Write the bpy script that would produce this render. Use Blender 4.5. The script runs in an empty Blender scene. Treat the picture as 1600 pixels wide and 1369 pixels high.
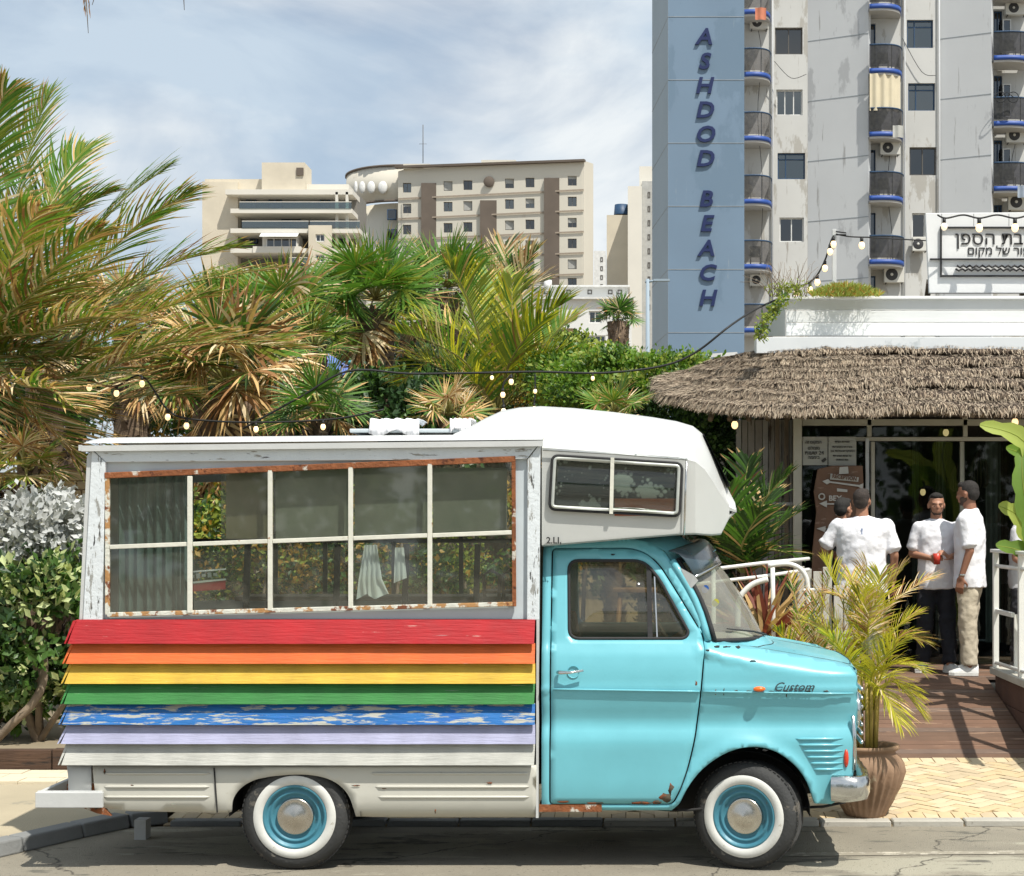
import bpy, bmesh, math, random
import numpy as np
from mathutils import Vector, Matrix, Euler, noise
from mathutils.geometry import delaunay_2d_cdt
R = math.radians
random.seed(7)
sc = bpy.context.scene
col = sc.collection

# ---------------------------------------------------------------- camera, sky, sun, exposure
FP, CH, CD, CX, CY = 2725.0, 2.1, 10.5, 1000.0, 817.0      # focal length in photo pixels, height, distance, vanishing point
cam_d = bpy.data.cameras.new('camera'); cam = bpy.data.objects.new('camera', cam_d); col.objects.link(cam)
cam.location = (0, -CD, CH); cam.rotation_euler = (R(90), 0, 0)
cam_d.sensor_width = 36; cam_d.lens = FP / 1600 * 36
cam_d.shift_x = (800 - CX) / 1600; cam_d.shift_y = (CY - 684.5) / 1600
cam_d.clip_start = 0.1; cam_d.clip_end = 6000
sc.camera = cam

SUN_EL, SUN_AZ = 60.0, 38.0                                 # azimuth: to the right of straight behind the camera
sun_d = bpy.data.lights.new('sun', 'SUN'); sun = bpy.data.objects.new('sun', sun_d); col.objects.link(sun)
sun_d.energy = 5.0; sun_d.angle = R(0.6); sun_d.color = (1, .955, .87)
sv = Vector((math.sin(R(SUN_AZ)) * math.cos(R(SUN_EL)), -math.cos(R(SUN_AZ)) * math.cos(R(SUN_EL)), math.sin(R(SUN_EL))))
sun.rotation_euler = sv.to_track_quat('Z', 'Y').to_euler()
sun.location = (10, -20, 30)

world = bpy.data.worlds.new('World'); sc.world = world; world.use_nodes = True
wn, wl = world.node_tree.nodes, world.node_tree.links
wn.clear()
w_out = wn.new('ShaderNodeOutputWorld'); bg = wn.new('ShaderNodeBackground'); bg.inputs[1].default_value = 0.105
sky = wn.new('ShaderNodeTexSky'); sky.sky_type = 'NISHITA'; sky.sun_disc = False
sky.sun_elevation = R(SUN_EL); sky.sun_rotation = math.atan2(sv.x, sv.y); sky.air_density = 1.0; sky.dust_density = 1.2; sky.ozone_density = 1.5
tc = wn.new('ShaderNodeTexCoord')
mp = wn.new('ShaderNodeMapping'); mp.inputs['Scale'].default_value = (2.6, 2.6, 5.2); mp.inputs['Location'].default_value = (3.1, 0.4, 1.7)
wl.new(tc.outputs['Generated'], mp.inputs[0])
n1 = wn.new('ShaderNodeTexNoise'); n1.inputs['Scale'].default_value = 2.0; n1.inputs['Detail'].default_value = 9; n1.inputs['Roughness'].default_value = .55; n1.inputs['Distortion'].default_value = .6
wl.new(mp.outputs[0], n1.inputs['Vector'])
r1 = wn.new('ShaderNodeValToRGB'); r1.color_ramp.elements[0].position = .36; r1.color_ramp.elements[1].position = .58
r1.color_ramp.elements[0].color = (.45, .45, .45, 1); r1.color_ramp.elements[1].color = (.97, .97, .97, 1)
wl.new(n1.outputs[0], r1.inputs[0])
n2 = wn.new('ShaderNodeTexNoise'); n2.inputs['Scale'].default_value = 2.4; n2.inputs['Detail'].default_value = 6
mp2 = wn.new('ShaderNodeMapping'); mp2.inputs['Scale'].default_value = (2, 2, 5); mp2.inputs['Location'].default_value = (7.3, 2, .2)
wl.new(tc.outputs['Generated'], mp2.inputs[0]); wl.new(mp2.outputs[0], n2.inputs['Vector'])
r2 = wn.new('ShaderNodeValToRGB'); r2.color_ramp.elements[0].position = .42; r2.color_ramp.elements[1].position = .56
r2.color_ramp.elements[0].color = (5.3, 6.3, 7.3, 1); r2.color_ramp.elements[1].color = (7.9, 8.3, 8.5, 1)
wl.new(n2.outputs[0], r2.inputs[0])
mx = wn.new('ShaderNodeMix'); mx.data_type = 'RGBA'
wl.new(r1.outputs[0], mx.inputs['Factor']); wl.new(sky.outputs[0], mx.inputs['A']); wl.new(r2.outputs[0], mx.inputs['B'])
wl.new(mx.outputs['Result'], bg.inputs[0]); wl.new(bg.outputs[0], w_out.inputs[0])

sc.view_settings.view_transform = 'Standard'; sc.view_settings.look = 'None'
sc.view_settings.exposure = 0.10; sc.view_settings.gamma = 1.0; sc.view_settings.use_curve_mapping = False
sc.render.engine = 'CYCLES'
sc.cycles.max_bounces = 8; sc.cycles.transparent_max_bounces = 16

# ---------------------------------------------------------------- helpers
def P(px, py, D):
    "world point of a photo pixel at distance D from the camera"
    return Vector(((px - CX) * D / FP, D - CD, CH - (py - CY) * D / FP))
def TX(px): return (px - CX) * CD / FP
def TZ(py): return CH - (py - CY) * CD / FP

MATS = {}
def _mixc(nt, fac, a, b):
    m = nt.nodes.new('ShaderNodeMix'); m.data_type = 'RGBA'
    for k, v in (('Factor', fac), ('A', a), ('B', b)):
        if hasattr(v, 'links') or isinstance(v, bpy.types.NodeSocket): nt.links.new(v, m.inputs[k])
        elif k == 'Factor': m.inputs[k].default_value = v
        else: m.inputs[k].default_value = (*v[:3], 1)
    return m.outputs['Result']
def _noise(nt, vec, scale, detail=4, rough=.6, sc3=None, loc=(0, 0, 0)):
    if sc3 or loc != (0, 0, 0):
        mp = nt.nodes.new('ShaderNodeMapping'); mp.inputs['Scale'].default_value = sc3 or (1, 1, 1); mp.inputs['Location'].default_value = loc
        nt.links.new(vec, mp.inputs[0]); vec = mp.outputs[0]
    n = nt.nodes.new('ShaderNodeTexNoise'); n.inputs['Scale'].default_value = scale; n.inputs['Detail'].default_value = detail; n.inputs['Roughness'].default_value = rough
    nt.links.new(vec, n.inputs['Vector']); return n.outputs[0]
def _step(nt, v, lo, hi):
    r = nt.nodes.new('ShaderNodeMapRange'); r.inputs[1].default_value = lo; r.inputs[2].default_value = hi
    nt.links.new(v, r.inputs[0]); return r.outputs[0]
def pmat(name, c, rough=.6, var=.12, vscale=3, chips=(), bump=0., bscale=30, bsc3=None, metal=0, spec=.5, coat=0, transl=0, objvar=0, emit=None):
    """procedural paint / wood / stone. chips: (colour, threshold, scale, xyz stretch) layers"""
    if name in MATS: return MATS[name]
    m = bpy.data.materials.new(name); m.use_nodes = True; nt = m.node_tree; nt.nodes.clear()
    out = nt.nodes.new('ShaderNodeOutputMaterial'); b = nt.nodes.new('ShaderNodeBsdfPrincipled')
    tc = nt.nodes.new('ShaderNodeTexCoord'); vec = tc.outputs['Object']
    n = _noise(nt, vec, vscale, 5)
    cur = _mixc(nt, _step(nt, n, .3, .7), [x * (1 - var) for x in c[:3]], [min(1, x * (1 + var)) for x in c[:3]])
    if objvar:
        oi = nt.nodes.new('ShaderNodeObjectInfo')
        cur = _mixc(nt, oi.outputs['Random'], cur, [min(1, x * (1 + objvar)) for x in c[:3]])
    for i, (cc, th, scl, s3) in enumerate(chips):
        k = _noise(nt, vec, scl, 8, .65, s3, (3.7 * i + 1.3, 2.1 * i, .7))
        cur = _mixc(nt, _step(nt, k, th, th + .035), cur, cc)
    nt.links.new(cur, b.inputs['Base Color'])
    rn = _noise(nt, vec, vscale * 4, 3); rr = nt.nodes.new('ShaderNodeMapRange'); rr.inputs[3].default_value = max(0, rough - .08); rr.inputs[4].default_value = min(1, rough + .12)
    nt.links.new(rn, rr.inputs[0]); nt.links.new(rr.outputs[0], b.inputs['Roughness'])
    b.inputs['Metallic'].default_value = metal; b.inputs['Specular IOR Level'].default_value = spec
    b.inputs['Coat Weight'].default_value = coat; b.inputs['Coat Roughness'].default_value = .12
    if bump:
        bn = _noise(nt, vec, bscale, 6, .6, bsc3)
        bu = nt.nodes.new('ShaderNodeBump'); bu.inputs['Strength'].default_value = bump; bu.inputs['Distance'].default_value = .02
        nt.links.new(bn, bu.inputs['Height']); nt.links.new(bu.outputs[0], b.inputs['Normal'])
    if emit:
        b.inputs['Emission Color'].default_value = (*emit[:3], 1); b.inputs['Emission Strength'].default_value = emit[3]
    if transl:
        t = nt.nodes.new('ShaderNodeBsdfTranslucent'); ms = nt.nodes.new('ShaderNodeMixShader'); ms.inputs[0].default_value = transl
        tcx = _mixc(nt, .5, cur, [min(1, c[0] * 2.2), min(1, c[1] * 2.2), c[2] * .9]); nt.links.new(tcx, t.inputs[0])
        nt.links.new(b.outputs[0], ms.inputs[1]); nt.links.new(t.outputs[0], ms.inputs[2]); nt.links.new(ms.outputs[0], out.inputs[0])
    else: nt.links.new(b.outputs[0], out.inputs[0])
    MATS[name] = m; return m
def gmat(name, tint=(.6, .65, .62), refl=.12, rough=.02, dirt=.0, dlo=.3):
    if name in MATS: return MATS[name]
    m = bpy.data.materials.new(name); m.use_nodes = True; nt = m.node_tree; nt.nodes.clear()
    out = nt.nodes.new('ShaderNodeOutputMaterial'); tr = nt.nodes.new('ShaderNodeBsdfTransparent'); tr.inputs[0].default_value = (*tint, 1)
    gl = nt.nodes.new('ShaderNodeBsdfGlossy'); gl.inputs['Roughness'].default_value = rough
    fr = nt.nodes.new('ShaderNodeLayerWeight'); fr.inputs[0].default_value = .5
    pw_ = nt.nodes.new('ShaderNodeMath'); pw_.operation = 'POWER'; pw_.inputs[1].default_value = 4.5; nt.links.new(fr.outputs['Facing'], pw_.inputs[0])
    ad = nt.nodes.new('ShaderNodeMath'); ad.operation = 'MULTIPLY_ADD'; ad.inputs[1].default_value = .6; ad.inputs[2].default_value = .035 + refl; ad.use_clamp = True
    nt.links.new(pw_.outputs[0], ad.inputs[0])
    tc = nt.nodes.new('ShaderNodeTexCoord'); n = _noise(nt, tc.outputs['Object'], 1.3, 2)
    bu = nt.nodes.new('ShaderNodeBump'); bu.inputs['Strength'].default_value = .03; bu.inputs['Distance'].default_value = .03; nt.links.new(n, bu.inputs['Height']); nt.links.new(bu.outputs[0], gl.inputs['Normal'])
    ms = nt.nodes.new('ShaderNodeMixShader'); nt.links.new(ad.outputs[0], ms.inputs[0]); nt.links.new(tr.outputs[0], ms.inputs[1]); nt.links.new(gl.outputs[0], ms.inputs[2])
    cur = ms.outputs[0]
    if dirt:
        df = nt.nodes.new('ShaderNodeBsdfDiffuse'); df.inputs[0].default_value = (.42, .40, .34, 1)
        n2 = _noise(nt, tc.outputs['Object'], 6, 8); s = _step(nt, n2, dlo, .9)
        mu = nt.nodes.new('ShaderNodeMath'); mu.operation = 'MULTIPLY'; mu.inputs[1].default_value = dirt; nt.links.new(s, mu.inputs[0])
        m2 = nt.nodes.new('ShaderNodeMixShader'); nt.links.new(mu.outputs[0], m2.inputs[0]); nt.links.new(cur, m2.inputs[1]); nt.links.new(df.outputs[0], m2.inputs[2]); cur = m2.outputs[0]
    nt.links.new(cur, out.inputs[0]); MATS[name] = m; return m

def tag(o, label=None, cat=None, group=None, kind=None):
    if label: o['label'] = label
    if cat: o['category'] = cat
    if group: o['group'] = group
    if kind: o['kind'] = kind
    return o
def thing(name, label, cat, loc=(0, 0, 0), group=None):
    o = bpy.data.objects.new(name, None); o.empty_display_size = .1; o.location = loc; col.objects.link(o)
    return tag(o, label, cat, group)
def link(o, parent=None, world=True):
    col.objects.link(o)
    if parent:
        o.parent = parent
        if world and parent.parent is None and parent.type == 'EMPTY': o.matrix_parent_inverse = Matrix.Translation(-Vector(parent.location))
    return o
def copy_tree(o, parent=None):
    c = o.copy(); col.objects.link(c); c.parent = parent
    for ch in o.children: copy_tree(ch, c)
    return c

class MB:
    def __init__(s): s.v = []; s.f = []; s.m = []; s.sm = []
    def add(s, vs, fs, mi=0, smooth=False):
        k = len(s.v); s.v += [tuple(x) for x in vs]
        for f in fs: s.f.append([k + i for i in f]); s.m.append(mi); s.sm.append(smooth)
        return s
    def box(s, a, b, mi=0, M=None):
        (x0, y0, z0), (x1, y1, z1) = a, b
        vs = [Vector(p) for p in ((x0,y0,z0),(x1,y0,z0),(x1,y1,z0),(x0,y1,z0),(x0,y0,z1),(x1,y0,z1),(x1,y1,z1),(x0,y1,z1))]
        if M: vs = [M @ p for p in vs]
        return s.add(vs, [(0,3,2,1),(4,5,6,7),(0,1,5,4),(1,2,6,5),(2,3,7,6),(3,0,4,7)], mi)
    def cbox(s, c, size, mi=0, rot=None):
        h = Vector(size) / 2; M = Matrix.Translation(Vector(c)) @ (rot if rot else Matrix.Identity(4))
        return s.box(-h, h, mi, M)
    def bar(s, a, b, w, h, mi=0, up=(0, 0, 1)):
        "box section bar from a to b"
        a, b = Vector(a), Vector(b); d = (b - a); L = d.length; d.normalize(); u = Vector(up); sd = d.cross(u)
        if sd.length < 1e-4: sd = d.cross(Vector((0, 1, 0)))
        sd.normalize(); u = sd.cross(d)
        vs = [p + sd * i * w / 2 + u * j * h / 2 for p in (a, b) for i, j in ((-1,-1),(1,-1),(1,1),(-1,1))]
        return s.add(vs, [(0,1,2,3),(7,6,5,4),(0,4,5,1),(1,5,6,2),(2,6,7,3),(3,7,4,0)], mi)
    def prism(s, pts, y0, y1, mi=0):
        "outline in x,z extruded along y"
        n = len(pts); ar = sum(pts[i][0] * pts[(i+1) % n][1] - pts[(i+1) % n][0] * pts[i][1] for i in range(n))
        if ar < 0: pts = pts[::-1]
        vs = [(x, y0, z) for x, z in pts] + [(x, y1, z) for x, z in pts]
        return s.add(vs, [list(range(n)), list(range(2*n-1, n-1, -1))] + [(i, i + n, (i+1) % n + n, (i+1) % n) for i in range(n)], mi)
    def tube(s, pts, rad, n=8, mi=0, cap=True, smooth=True, flat=1.0):
        pts = [Vector(p) for p in pts]; k = len(pts)
        if not hasattr(rad, '__len__'): rad = [rad] * k
        vs = []; u = None
        for i, p in enumerate(pts):
            t = (pts[min(i+1, k-1)] - pts[max(i-1, 0)]).normalized()
            if u is None: u = t.orthogonal().normalized()
            u = (u - t * u.dot(t)).normalized(); w = t.cross(u)
            vs += [p + (u * math.cos(a) + w * math.sin(a) * flat) * rad[i] for a in [2 * math.pi * j / n for j in range(n)]]
        fs = [(i*n+j, i*n+(j+1) % n, (i+1)*n+(j+1) % n, (i+1)*n+j) for i in range(k-1) for j in range(n)]
        if cap: fs += [list(range(n))[::-1], list(range((k-1)*n, k*n))]
        return s.add(vs, fs, mi, smooth)
    def lathe(s, prof, c=(0,0,0), n=32, axis='Z', mi=0, smooth=True, M=None):
        vs = []; k = len(prof)
        for r, h in prof:
            for j in range(n):
                a = 2 * math.pi * j / n; x, y = r * math.cos(a), r * math.sin(a)
                p = Vector((x, y, h)) if axis == 'Z' else Vector((x, h, y)) if axis == 'Y' else Vector((h, x, y))
                p = p + Vector(c); vs.append(M @ p if M else p)
        fs = [(i*n+j, i*n+(j+1) % n, (i+1)*n+(j+1) % n, (i+1)*n+j) for i in range(k-1) for j in range(n)]
        if axis == 'Y': fs = [f[::-1] for f in fs]
        return s.add(vs, fs, mi, smooth)
    def ball(s, c, r, n=12, mi=0, smooth=True, M=None):
        if not hasattr(r, '__len__'): r = (r, r, r)
        vs = []; h = n // 2; C = Vector(c)
        for i in range(h + 1):
            t = math.pi * i / h
            for j in range(n):
                a = 2 * math.pi * j / n; p = Vector((r[0]*math.sin(t)*math.cos(a), r[1]*math.sin(t)*math.sin(a), r[2]*math.cos(t)))
                vs.append(C + (M @ p if M else p))
        return s.add(vs, [(i*n+j, (i+1)*n+j, (i+1)*n+(j+1) % n, i*n+(j+1) % n) for i in range(h) for j in range(n)], mi, smooth)
    def grid(s, rows, mi=0, smooth=True, close=False, flip=False):
        k = len(rows); n = len(rows[0]); m = n if close else n - 1
        fs = [(i*n+j, i*n+(j+1) % n, (i+1)*n+(j+1) % n, (i+1)*n+j) for i in range(k-1) for j in range(m)]
        if flip: fs = [f[::-1] for f in fs]
        return s.add([p for r in rows for p in r], fs, mi, smooth)
    def mesh(s, name, mats):
        me = bpy.data.meshes.new(name); me.from_pydata(s.v, [], s.f)
        for m in (mats if isinstance(mats, (list, tuple)) else [mats]): me.materials.append(m)
        me.polygons.foreach_set('material_index', s.m); me.polygons.foreach_set('use_smooth', s.sm); me.update(); return me
    def build(s, name, mats, parent=None, bevel=0, world=True, seg=2):
        o = bpy.data.objects.new(name, s.mesh(name, mats)); link(o, parent, world)
        if bevel:
            b = o.modifiers.new('bevel', 'BEVEL'); b.width = bevel; b.segments = seg; b.limit_method = 'ANGLE'; b.angle_limit = R(35)
        return o
def rb(p, name, mats, a, b, bevel=0, **k): return MB().box(a, b).build(name, mats, p, bevel, **k)

def catmull(pts, n=6, closed=False):
    pts = [Vector(p) for p in pts]; out = []; k = len(pts)
    rng = range(k if closed else k - 1)
    for i in rng:
        g = (lambda q: pts[q % k]) if closed else (lambda q: pts[max(0, min(k-1, q))])
        a, b, c, d = g(i-1), g(i), g(i+1), g(i+2)
        for j in range(n):
            t = j / n; out.append(.5 * ((2*b) + (c-a)*t + (2*a-5*b+4*c-d)*t*t + (3*b-a-3*c+d)*t**3))
    if not closed: out.append(pts[-1])
    return out
def rounded(poly, r, n=5):
    out = []; k = len(poly)
    for i in range(k):
        a, b, c = Vector(poly[i-1]), Vector(poly[i]), Vector(poly[(i+1) % k])
        rr = r[i] if hasattr(r, '__len__') else r
        u = (a-b); v = (c-b); q = min(rr, u.length*.48, v.length*.48)
        if q < 1e-5: out.append(b); continue
        p0 = b + u.normalized()*q; p1 = b + v.normalized()*q
        for j in range(n + 1):
            t = j / n; out.append(p0*(1-t)**2 + b*2*t*(1-t) + p1*t*t)
    return out
def inside(p, poly):
    x, y = p[0], p[1]; c = False; j = len(poly) - 1
    for i in range(len(poly)):
        xi, yi = poly[i][0], poly[i][1]; xj, yj = poly[j][0], poly[j][1]
        if (yi > y) != (yj > y) and x < (xj-xi)*(y-yi)/(yj-yi)+xi: c = not c
        j = i
    return c
def skin(name, outline, holes, step, yf, mats, parent, thick=.018, mirror=None):
    "curved sheet-metal panel: outline and holes in x,z; yf gives the depth"
    vs, es = [], []
    for lp in [outline] + list(holes):
        q = []
        for i in range(len(lp)):
            a, b = Vector(lp[i]), Vector(lp[(i+1) % len(lp)]); m = max(1, int((b-a).length / step))
            q += [a + (b-a) * j / m for j in range(m)]
        k = len(vs); vs += q; es += [(k+i, k+(i+1) % len(q)) for i in range(len(q))]
    bd = np.array([(v.x, v.y) for v in vs])
    x0, x1 = bd[:, 0].min(), bd[:, 0].max(); z0, z1 = bd[:, 1].min(), bd[:, 1].max()
    for i in range(1, int((x1-x0)/step)+1):
        for j in range(1, int((z1-z0)/step)+1):
            p = (x0+i*step, z0+j*step)
            if ((bd - p)**2).sum(1).min() > (step*.45)**2 and inside(p, outline) and not any(inside(p, h) for h in holes): vs.append(Vector(p))
    V, E, F, *_ = delaunay_2d_cdt(vs, es, [], 0, 1e-6)
    fs = []
    for f in F:
        c = sum((V[i] for i in f), Vector((0, 0))) / len(f)
        if inside(c, outline) and not any(inside(c, h) for h in holes):
            a = (V[f[1]]-V[f[0]]).cross(V[f[2]]-V[f[0]]); fs.append(list(f) if a > 0 else list(f)[::-1])
    def mk(ym):
        mb = MB(); mb.add([(v.x, ym(yf(v.x, v.y)), v.y) for v in V], fs, 0, True); return mb
    o = mk(lambda y: y).build(name, mats, parent)
    sd = o.modifiers.new('solid', 'SOLIDIFY'); sd.thickness = thick; sd.offset = -1
    res = [o]
    if mirror is not None:
        mb = mk(lambda y: 2*mirror - y); mb.f = [f[::-1] for f in mb.f]
        o2 = mb.build(name, mats, parent); sd = o2.modifiers.new('solid', 'SOLIDIFY'); sd.thickness = thick; sd.offset = -1; res.append(o2)
    return res
def interp(tab, x):
    if x <= tab[0][0]: return tab[0][1]
    for (a, u), (b, v) in zip(tab, tab[1:]):
        if x <= b:
            t = (x-a)/(b-a); return u + (v-u)*t
    return tab[-1][1]
def px2(pts): return [(TX(x), TZ(y)) for x, y in pts]
def text(name, s, size, depth, mats, M, parent=None, bold=0, shear=0, align='CENTER', space=1.0, sx=1.0):
    cu = bpy.data.curves.new(name, 'FONT'); cu.body = s; cu.size = size; cu.extrude = depth; cu.offset = bold; cu.shear = shear
    cu.align_x = align; cu.align_y = 'CENTER'; cu.space_character = space; cu.resolution_u = 3
    t = bpy.data.objects.new(name, cu); col.objects.link(t); bpy.context.view_layer.update()
    me = bpy.data.meshes.new_from_object(t.evaluated_get(bpy.context.evaluated_depsgraph_get())); bpy.data.objects.remove(t); bpy.data.curves.remove(cu)
    me.transform(M @ Matrix.Rotation(R(90), 4, 'X') @ Matrix.Diagonal((sx, 1, 1, 1))); me.materials.clear(); me.materials.append(mats); me.name = name
    o = bpy.data.objects.new(name, me); link(o, parent); return o
def T3(x, y, z): return Matrix.Translation(Vector((x, y, z)))
# ---------------------------------------------------------------- camper truck
YC = .94
WHITE = (.54, .55, .54)
RUST = (.19, .06, .022)
m_blue = pmat('pale blue car paint', (.15, .47, .545), .36, .07, 2, [((.16, .10, .05), .715, 11, None), ((.30, .62, .70), .70, 5, (1, 1, 3))], .05, 6, coat=.3)
m_white = pmat('chalky white paint', WHITE, .55, .06, 2, [((.30, .27, .22), .70, 7, (1, 1, 3)), ((.03, .03, .03), .745, 22, (1, 1, 2.5))], .08, 30)
m_wpost = pmat('peeling white timber', (.66, .70, .72), .7, .06, 3, [((.30, .30, .28), .575, 14, (2.2, 2, .5)), ((.05, .05, .05), .615, 18, (2.5, 2, .45))], .3, 30)
m_wbeam = pmat('peeling white beam', (.64, .68, .70), .7, .06, 3, [((.30, .29, .26), .60, 14, (.4, 2, 2.6)), ((.05, .04, .04), .64, 16, (.4, 2, 3))], .3, 30)
m_panel = pmat('grey white sheet', (.52, .58, .61), .6, .06, 2, [((.30, .30, .28), .70, 6, None)], .08, 20)
m_cream = pmat('cream sheet metal', (.54, .53, .47), .45, .05, 1.5, [((.34, .28, .18), .68, 4, (1, 1, 2.5)), (RUST, .77, 9, (1, 1, 3))], .04, 8)
m_rustw = pmat('rusty white frame', (.66, .66, .58), .65, .1, 5, [((.42, .22, .08), .50, 8, None), (RUST, .545, 8, None)], .4, 40)
m_rust = pmat('rusted frame rail', (.25, .085, .03), .85, .35, 9, [((.55, .52, .45), .57, 6, None), ((.10, .03, .012), .6, 14, None)], .6, 50)
m_mull = pmat('cream window bar', (.66, .65, .56), .6, .08, 5, [((.30, .14, .05), .645, 9, None)], .2, 40)
m_dark = pmat('dark underbody', (.018, .018, .018), .8, .3, 4)
m_int = pmat('dim interior lining', (.10, .10, .09), .8, .2, 3)
m_rub = pmat('black rubber', (.022, .022, .023), .7, .2, 12, (), .2, 60)
m_tyre = pmat('worn tyre rubber', (.035, .036, .036), .72, .25, 6, [((.11, .10, .085), .57, 7, None), ((.15, .14, .12), .66, 20, None)], .3, 60)
m_ring = pmat('whitewall ring', (.66, .66, .62), .6, .08, 8, [((.4, .37, .3), .64, 14, None), ((.2, .18, .15), .72, 22, None)])
m_rim = pmat('blue steel rim', (.055, .21, .28), .4, .15, 6, [((.05, .10, .12), .62, 16, None), ((.16, .12, .08), .69, 11, None)], .1)
m_chrome = pmat('pitted chrome', (.62, .62, .60), .16, .1, 8, [((.20, .13, .09), .70, 22, None)], .12, 10, metal=1)
m_hub = pmat('brushed hubcap', (.55, .52, .47), .24, .12, 6, [((.25, .18, .12), .72, 20, None)], .06, 12, metal=1)
m_glass = gmat('cab glass', (.80, .78, .68), .05, .02, .06, -.2)
m_wglass = gmat('windscreen glass', (.74, .80, .72), .06, .02, .50, -.4)
m_pane = gmat('old window pane', (.84, .88, .84), .04, .03, .09, -.2)
m_amber = pmat('amber lens', (.85, .16, .02), .25, .1, 8)
m_red = pmat('red lens', (.6, .05, .02), .25, .1, 8)

truck = thing('camper_truck', 'pale blue vintage camper truck with white box body and rainbow boards along its side', 'camper truck', (TX(800), YC, 0))

def zp(px): return TZ(px)
PROF = [(.35,.05),(.42,.022),(.52,.012),(.78,.006),(.82,.014),(.88,.040),(.94,.032),(1.0,.012),(1.075,.0),(1.09,-.014),(1.105,-.014),(1.118,-.002),(1.2,.002),(1.27,.012),(1.33,.028),(1.37,.055),(1.40,.062),(1.45,.072),(1.90,.165),(1.98,.23)]
ARC = (TX(1168), TZ(1266))
def ycab(x, z):
    y = interp(PROF, z)
    if z > 1.2 and x > TX(1098):      # the wing rolls over into the bonnet
        top = interp([(TX(1098), 1.40), (TX(1130), 1.36), (TX(1200), 1.305), (TX(1260), 1.27), (TX(1341), 1.21)], x)
        d = top - z
        if d < .09: y = .002 + max(0, (.09 - d) / .09)**2.2 * .09
    r = math.hypot(x-ARC[0], z-ARC[1]); y -= .026 * math.exp(-((r-.385)/.045)**2) * (1 if z < .95 else 0)
    if x > TX(1285): y += ((x - TX(1285)) / .215)**2 * .05
    y += .006 * math.exp(-((x-TX(1165))/.12)**2 - ((z-TZ(1118))/.05)**2)   # the dent under the side lamp
    return y

door_out = px2([(862,859),(985,858),(1010,866),(1030,884),(1050,915),(1097,992),(1100,1012),(1096,1060),(1092,1100),(1086,1150),(1074,1200),(1060,1238),(1050,1257),(860,1257)])
door_out = rounded(door_out, [.02,.1,.1,.1,.1,.05,.05,.2,.2,.2,.2,.1,.03,.02])
win = rounded(px2([(887,877),(1006,877),(1030,905),(1077,990),(1070,999),(889,999)]), [.06,.12,.06,.03,.03,.06])
def grow(poly, d):
    c = sum((Vector(p) for p in poly), Vector((0,0))) / len(poly); n = len(poly); out = []
    ar = sum(poly[i][0]*poly[(i+1)%n][1]-poly[(i+1)%n][0]*poly[i][1] for i in range(n)); sg = 1 if ar > 0 else -1
    for i in range(n):
        t = (Vector(poly[(i+1)%n]) - Vector(poly[i-1])).normalized(); out.append(Vector(poly[i]) + Vector((t.y, -t.x)) * d * sg)
    return out
arch = catmull([(*p, 0) for p in px2([(1274,1256),(1262,1222),(1244,1196),(1214,1174),(1180,1166),(1139,1174),(1099,1200),(1073,1232),(1060,1258)])], 4)
arch = [(p.x, p.y) for p in arch]
body_out = px2([(846,851),(900,845),(985,842),(1020,849),(1040,864),(1058,892),(1112,1001),(1150,1008),(1200,1017),(1260,1027),(1320,1038),(1337,1046),(1341,1062),(1341,1110),(1338,1200),(1326,1242),(1300,1258)]) + arch + px2([(1050,1268),(846,1268)])
cab = skin('cab_body', body_out, [grow(door_out, .009)], .026, ycab, [m_blue], truck, mirror=YC)
door = skin('door', door_out, [win], .04, lambda x, z: ycab(x, z) - .002, [m_blue], truck, mirror=YC)
# dark jamb behind the shut line
jam = skin('door_jamb', grow(door_out, .03), [grow(door_out, -.05)], .09, lambda x, z: ycab(x, z) + .026, [m_dark], truck, thick=.01)
# window rubber and quarter-light bar
def ring_tube(name, poly, yf, r, mat, parent, ym=None):
    mb = MB(); pts = [(p[0], yf(p[0], p[1]), p[1]) for p in poly]; k = len(pts); n = 6; rows = []
    V = [Vector(p) for p in pts]
    for i in range(k):
        t = (V[(i+1) % k] - V[i-1]).normalized(); u = Vector((0, 1, 0)); w = t.cross(u).normalized()
        rows.append([V[i] + (u * math.cos(a) + w * math.sin(a)) * r for a in [2*math.pi*j/n for j in range(n)]])
    rows.append(rows[0]); mb.grid(rows, close=True); return mb.build(name, mat, parent)
ring_tube('window_rubber', win, lambda x, z: ycab(x, z) + .002, .011, [m_rub], door[0])
yg = lambda x, z: ycab(x, z) + .012
MB().bar((TX(1014), yg(0, TZ(890)), TZ(886)), (TX(1016), yg(0, TZ(999)), TZ(998)), .03, .02, up=(0, 1, 0)).build('window_post', [m_rub], door[0])
MB().bar((TX(1023), yg(0, TZ(900)), TZ(902)), (TX(1027), yg(0, TZ(999)), TZ(997)), .008, .01, up=(0, 1, 0)).build('window_channel', [m_chrome], door[0])
skin('door_glass', grow(win, .004), [], .2, yg, [m_glass], door[0], thick=.004)
skin('door_glass', grow(win, .004), [], .2, lambda x, z: 2*YC - yg(x, z), [m_glass], door[1], thick=.004)
# door handle
hb = MB(); hy = -.012
hb.lathe([(0, .012), (.022, .010), (.033, .003), (.036, -.004)], (TX(896), hy + .008, TZ(1050)), 20, 'Y', 0, M=None)
hb.build('handle_dish', [m_blue], door[0])
MB().tube([(TX(872), -.015, TZ(1050)), (TX(876), -.045, TZ(1050)), (TX(890), -.05, TZ(1050)), (TX(912), -.042, TZ(1047))], [.013, .014, .009, .008], 8, flat=.8).build('handle', [m_chrome], door[0])
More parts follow.
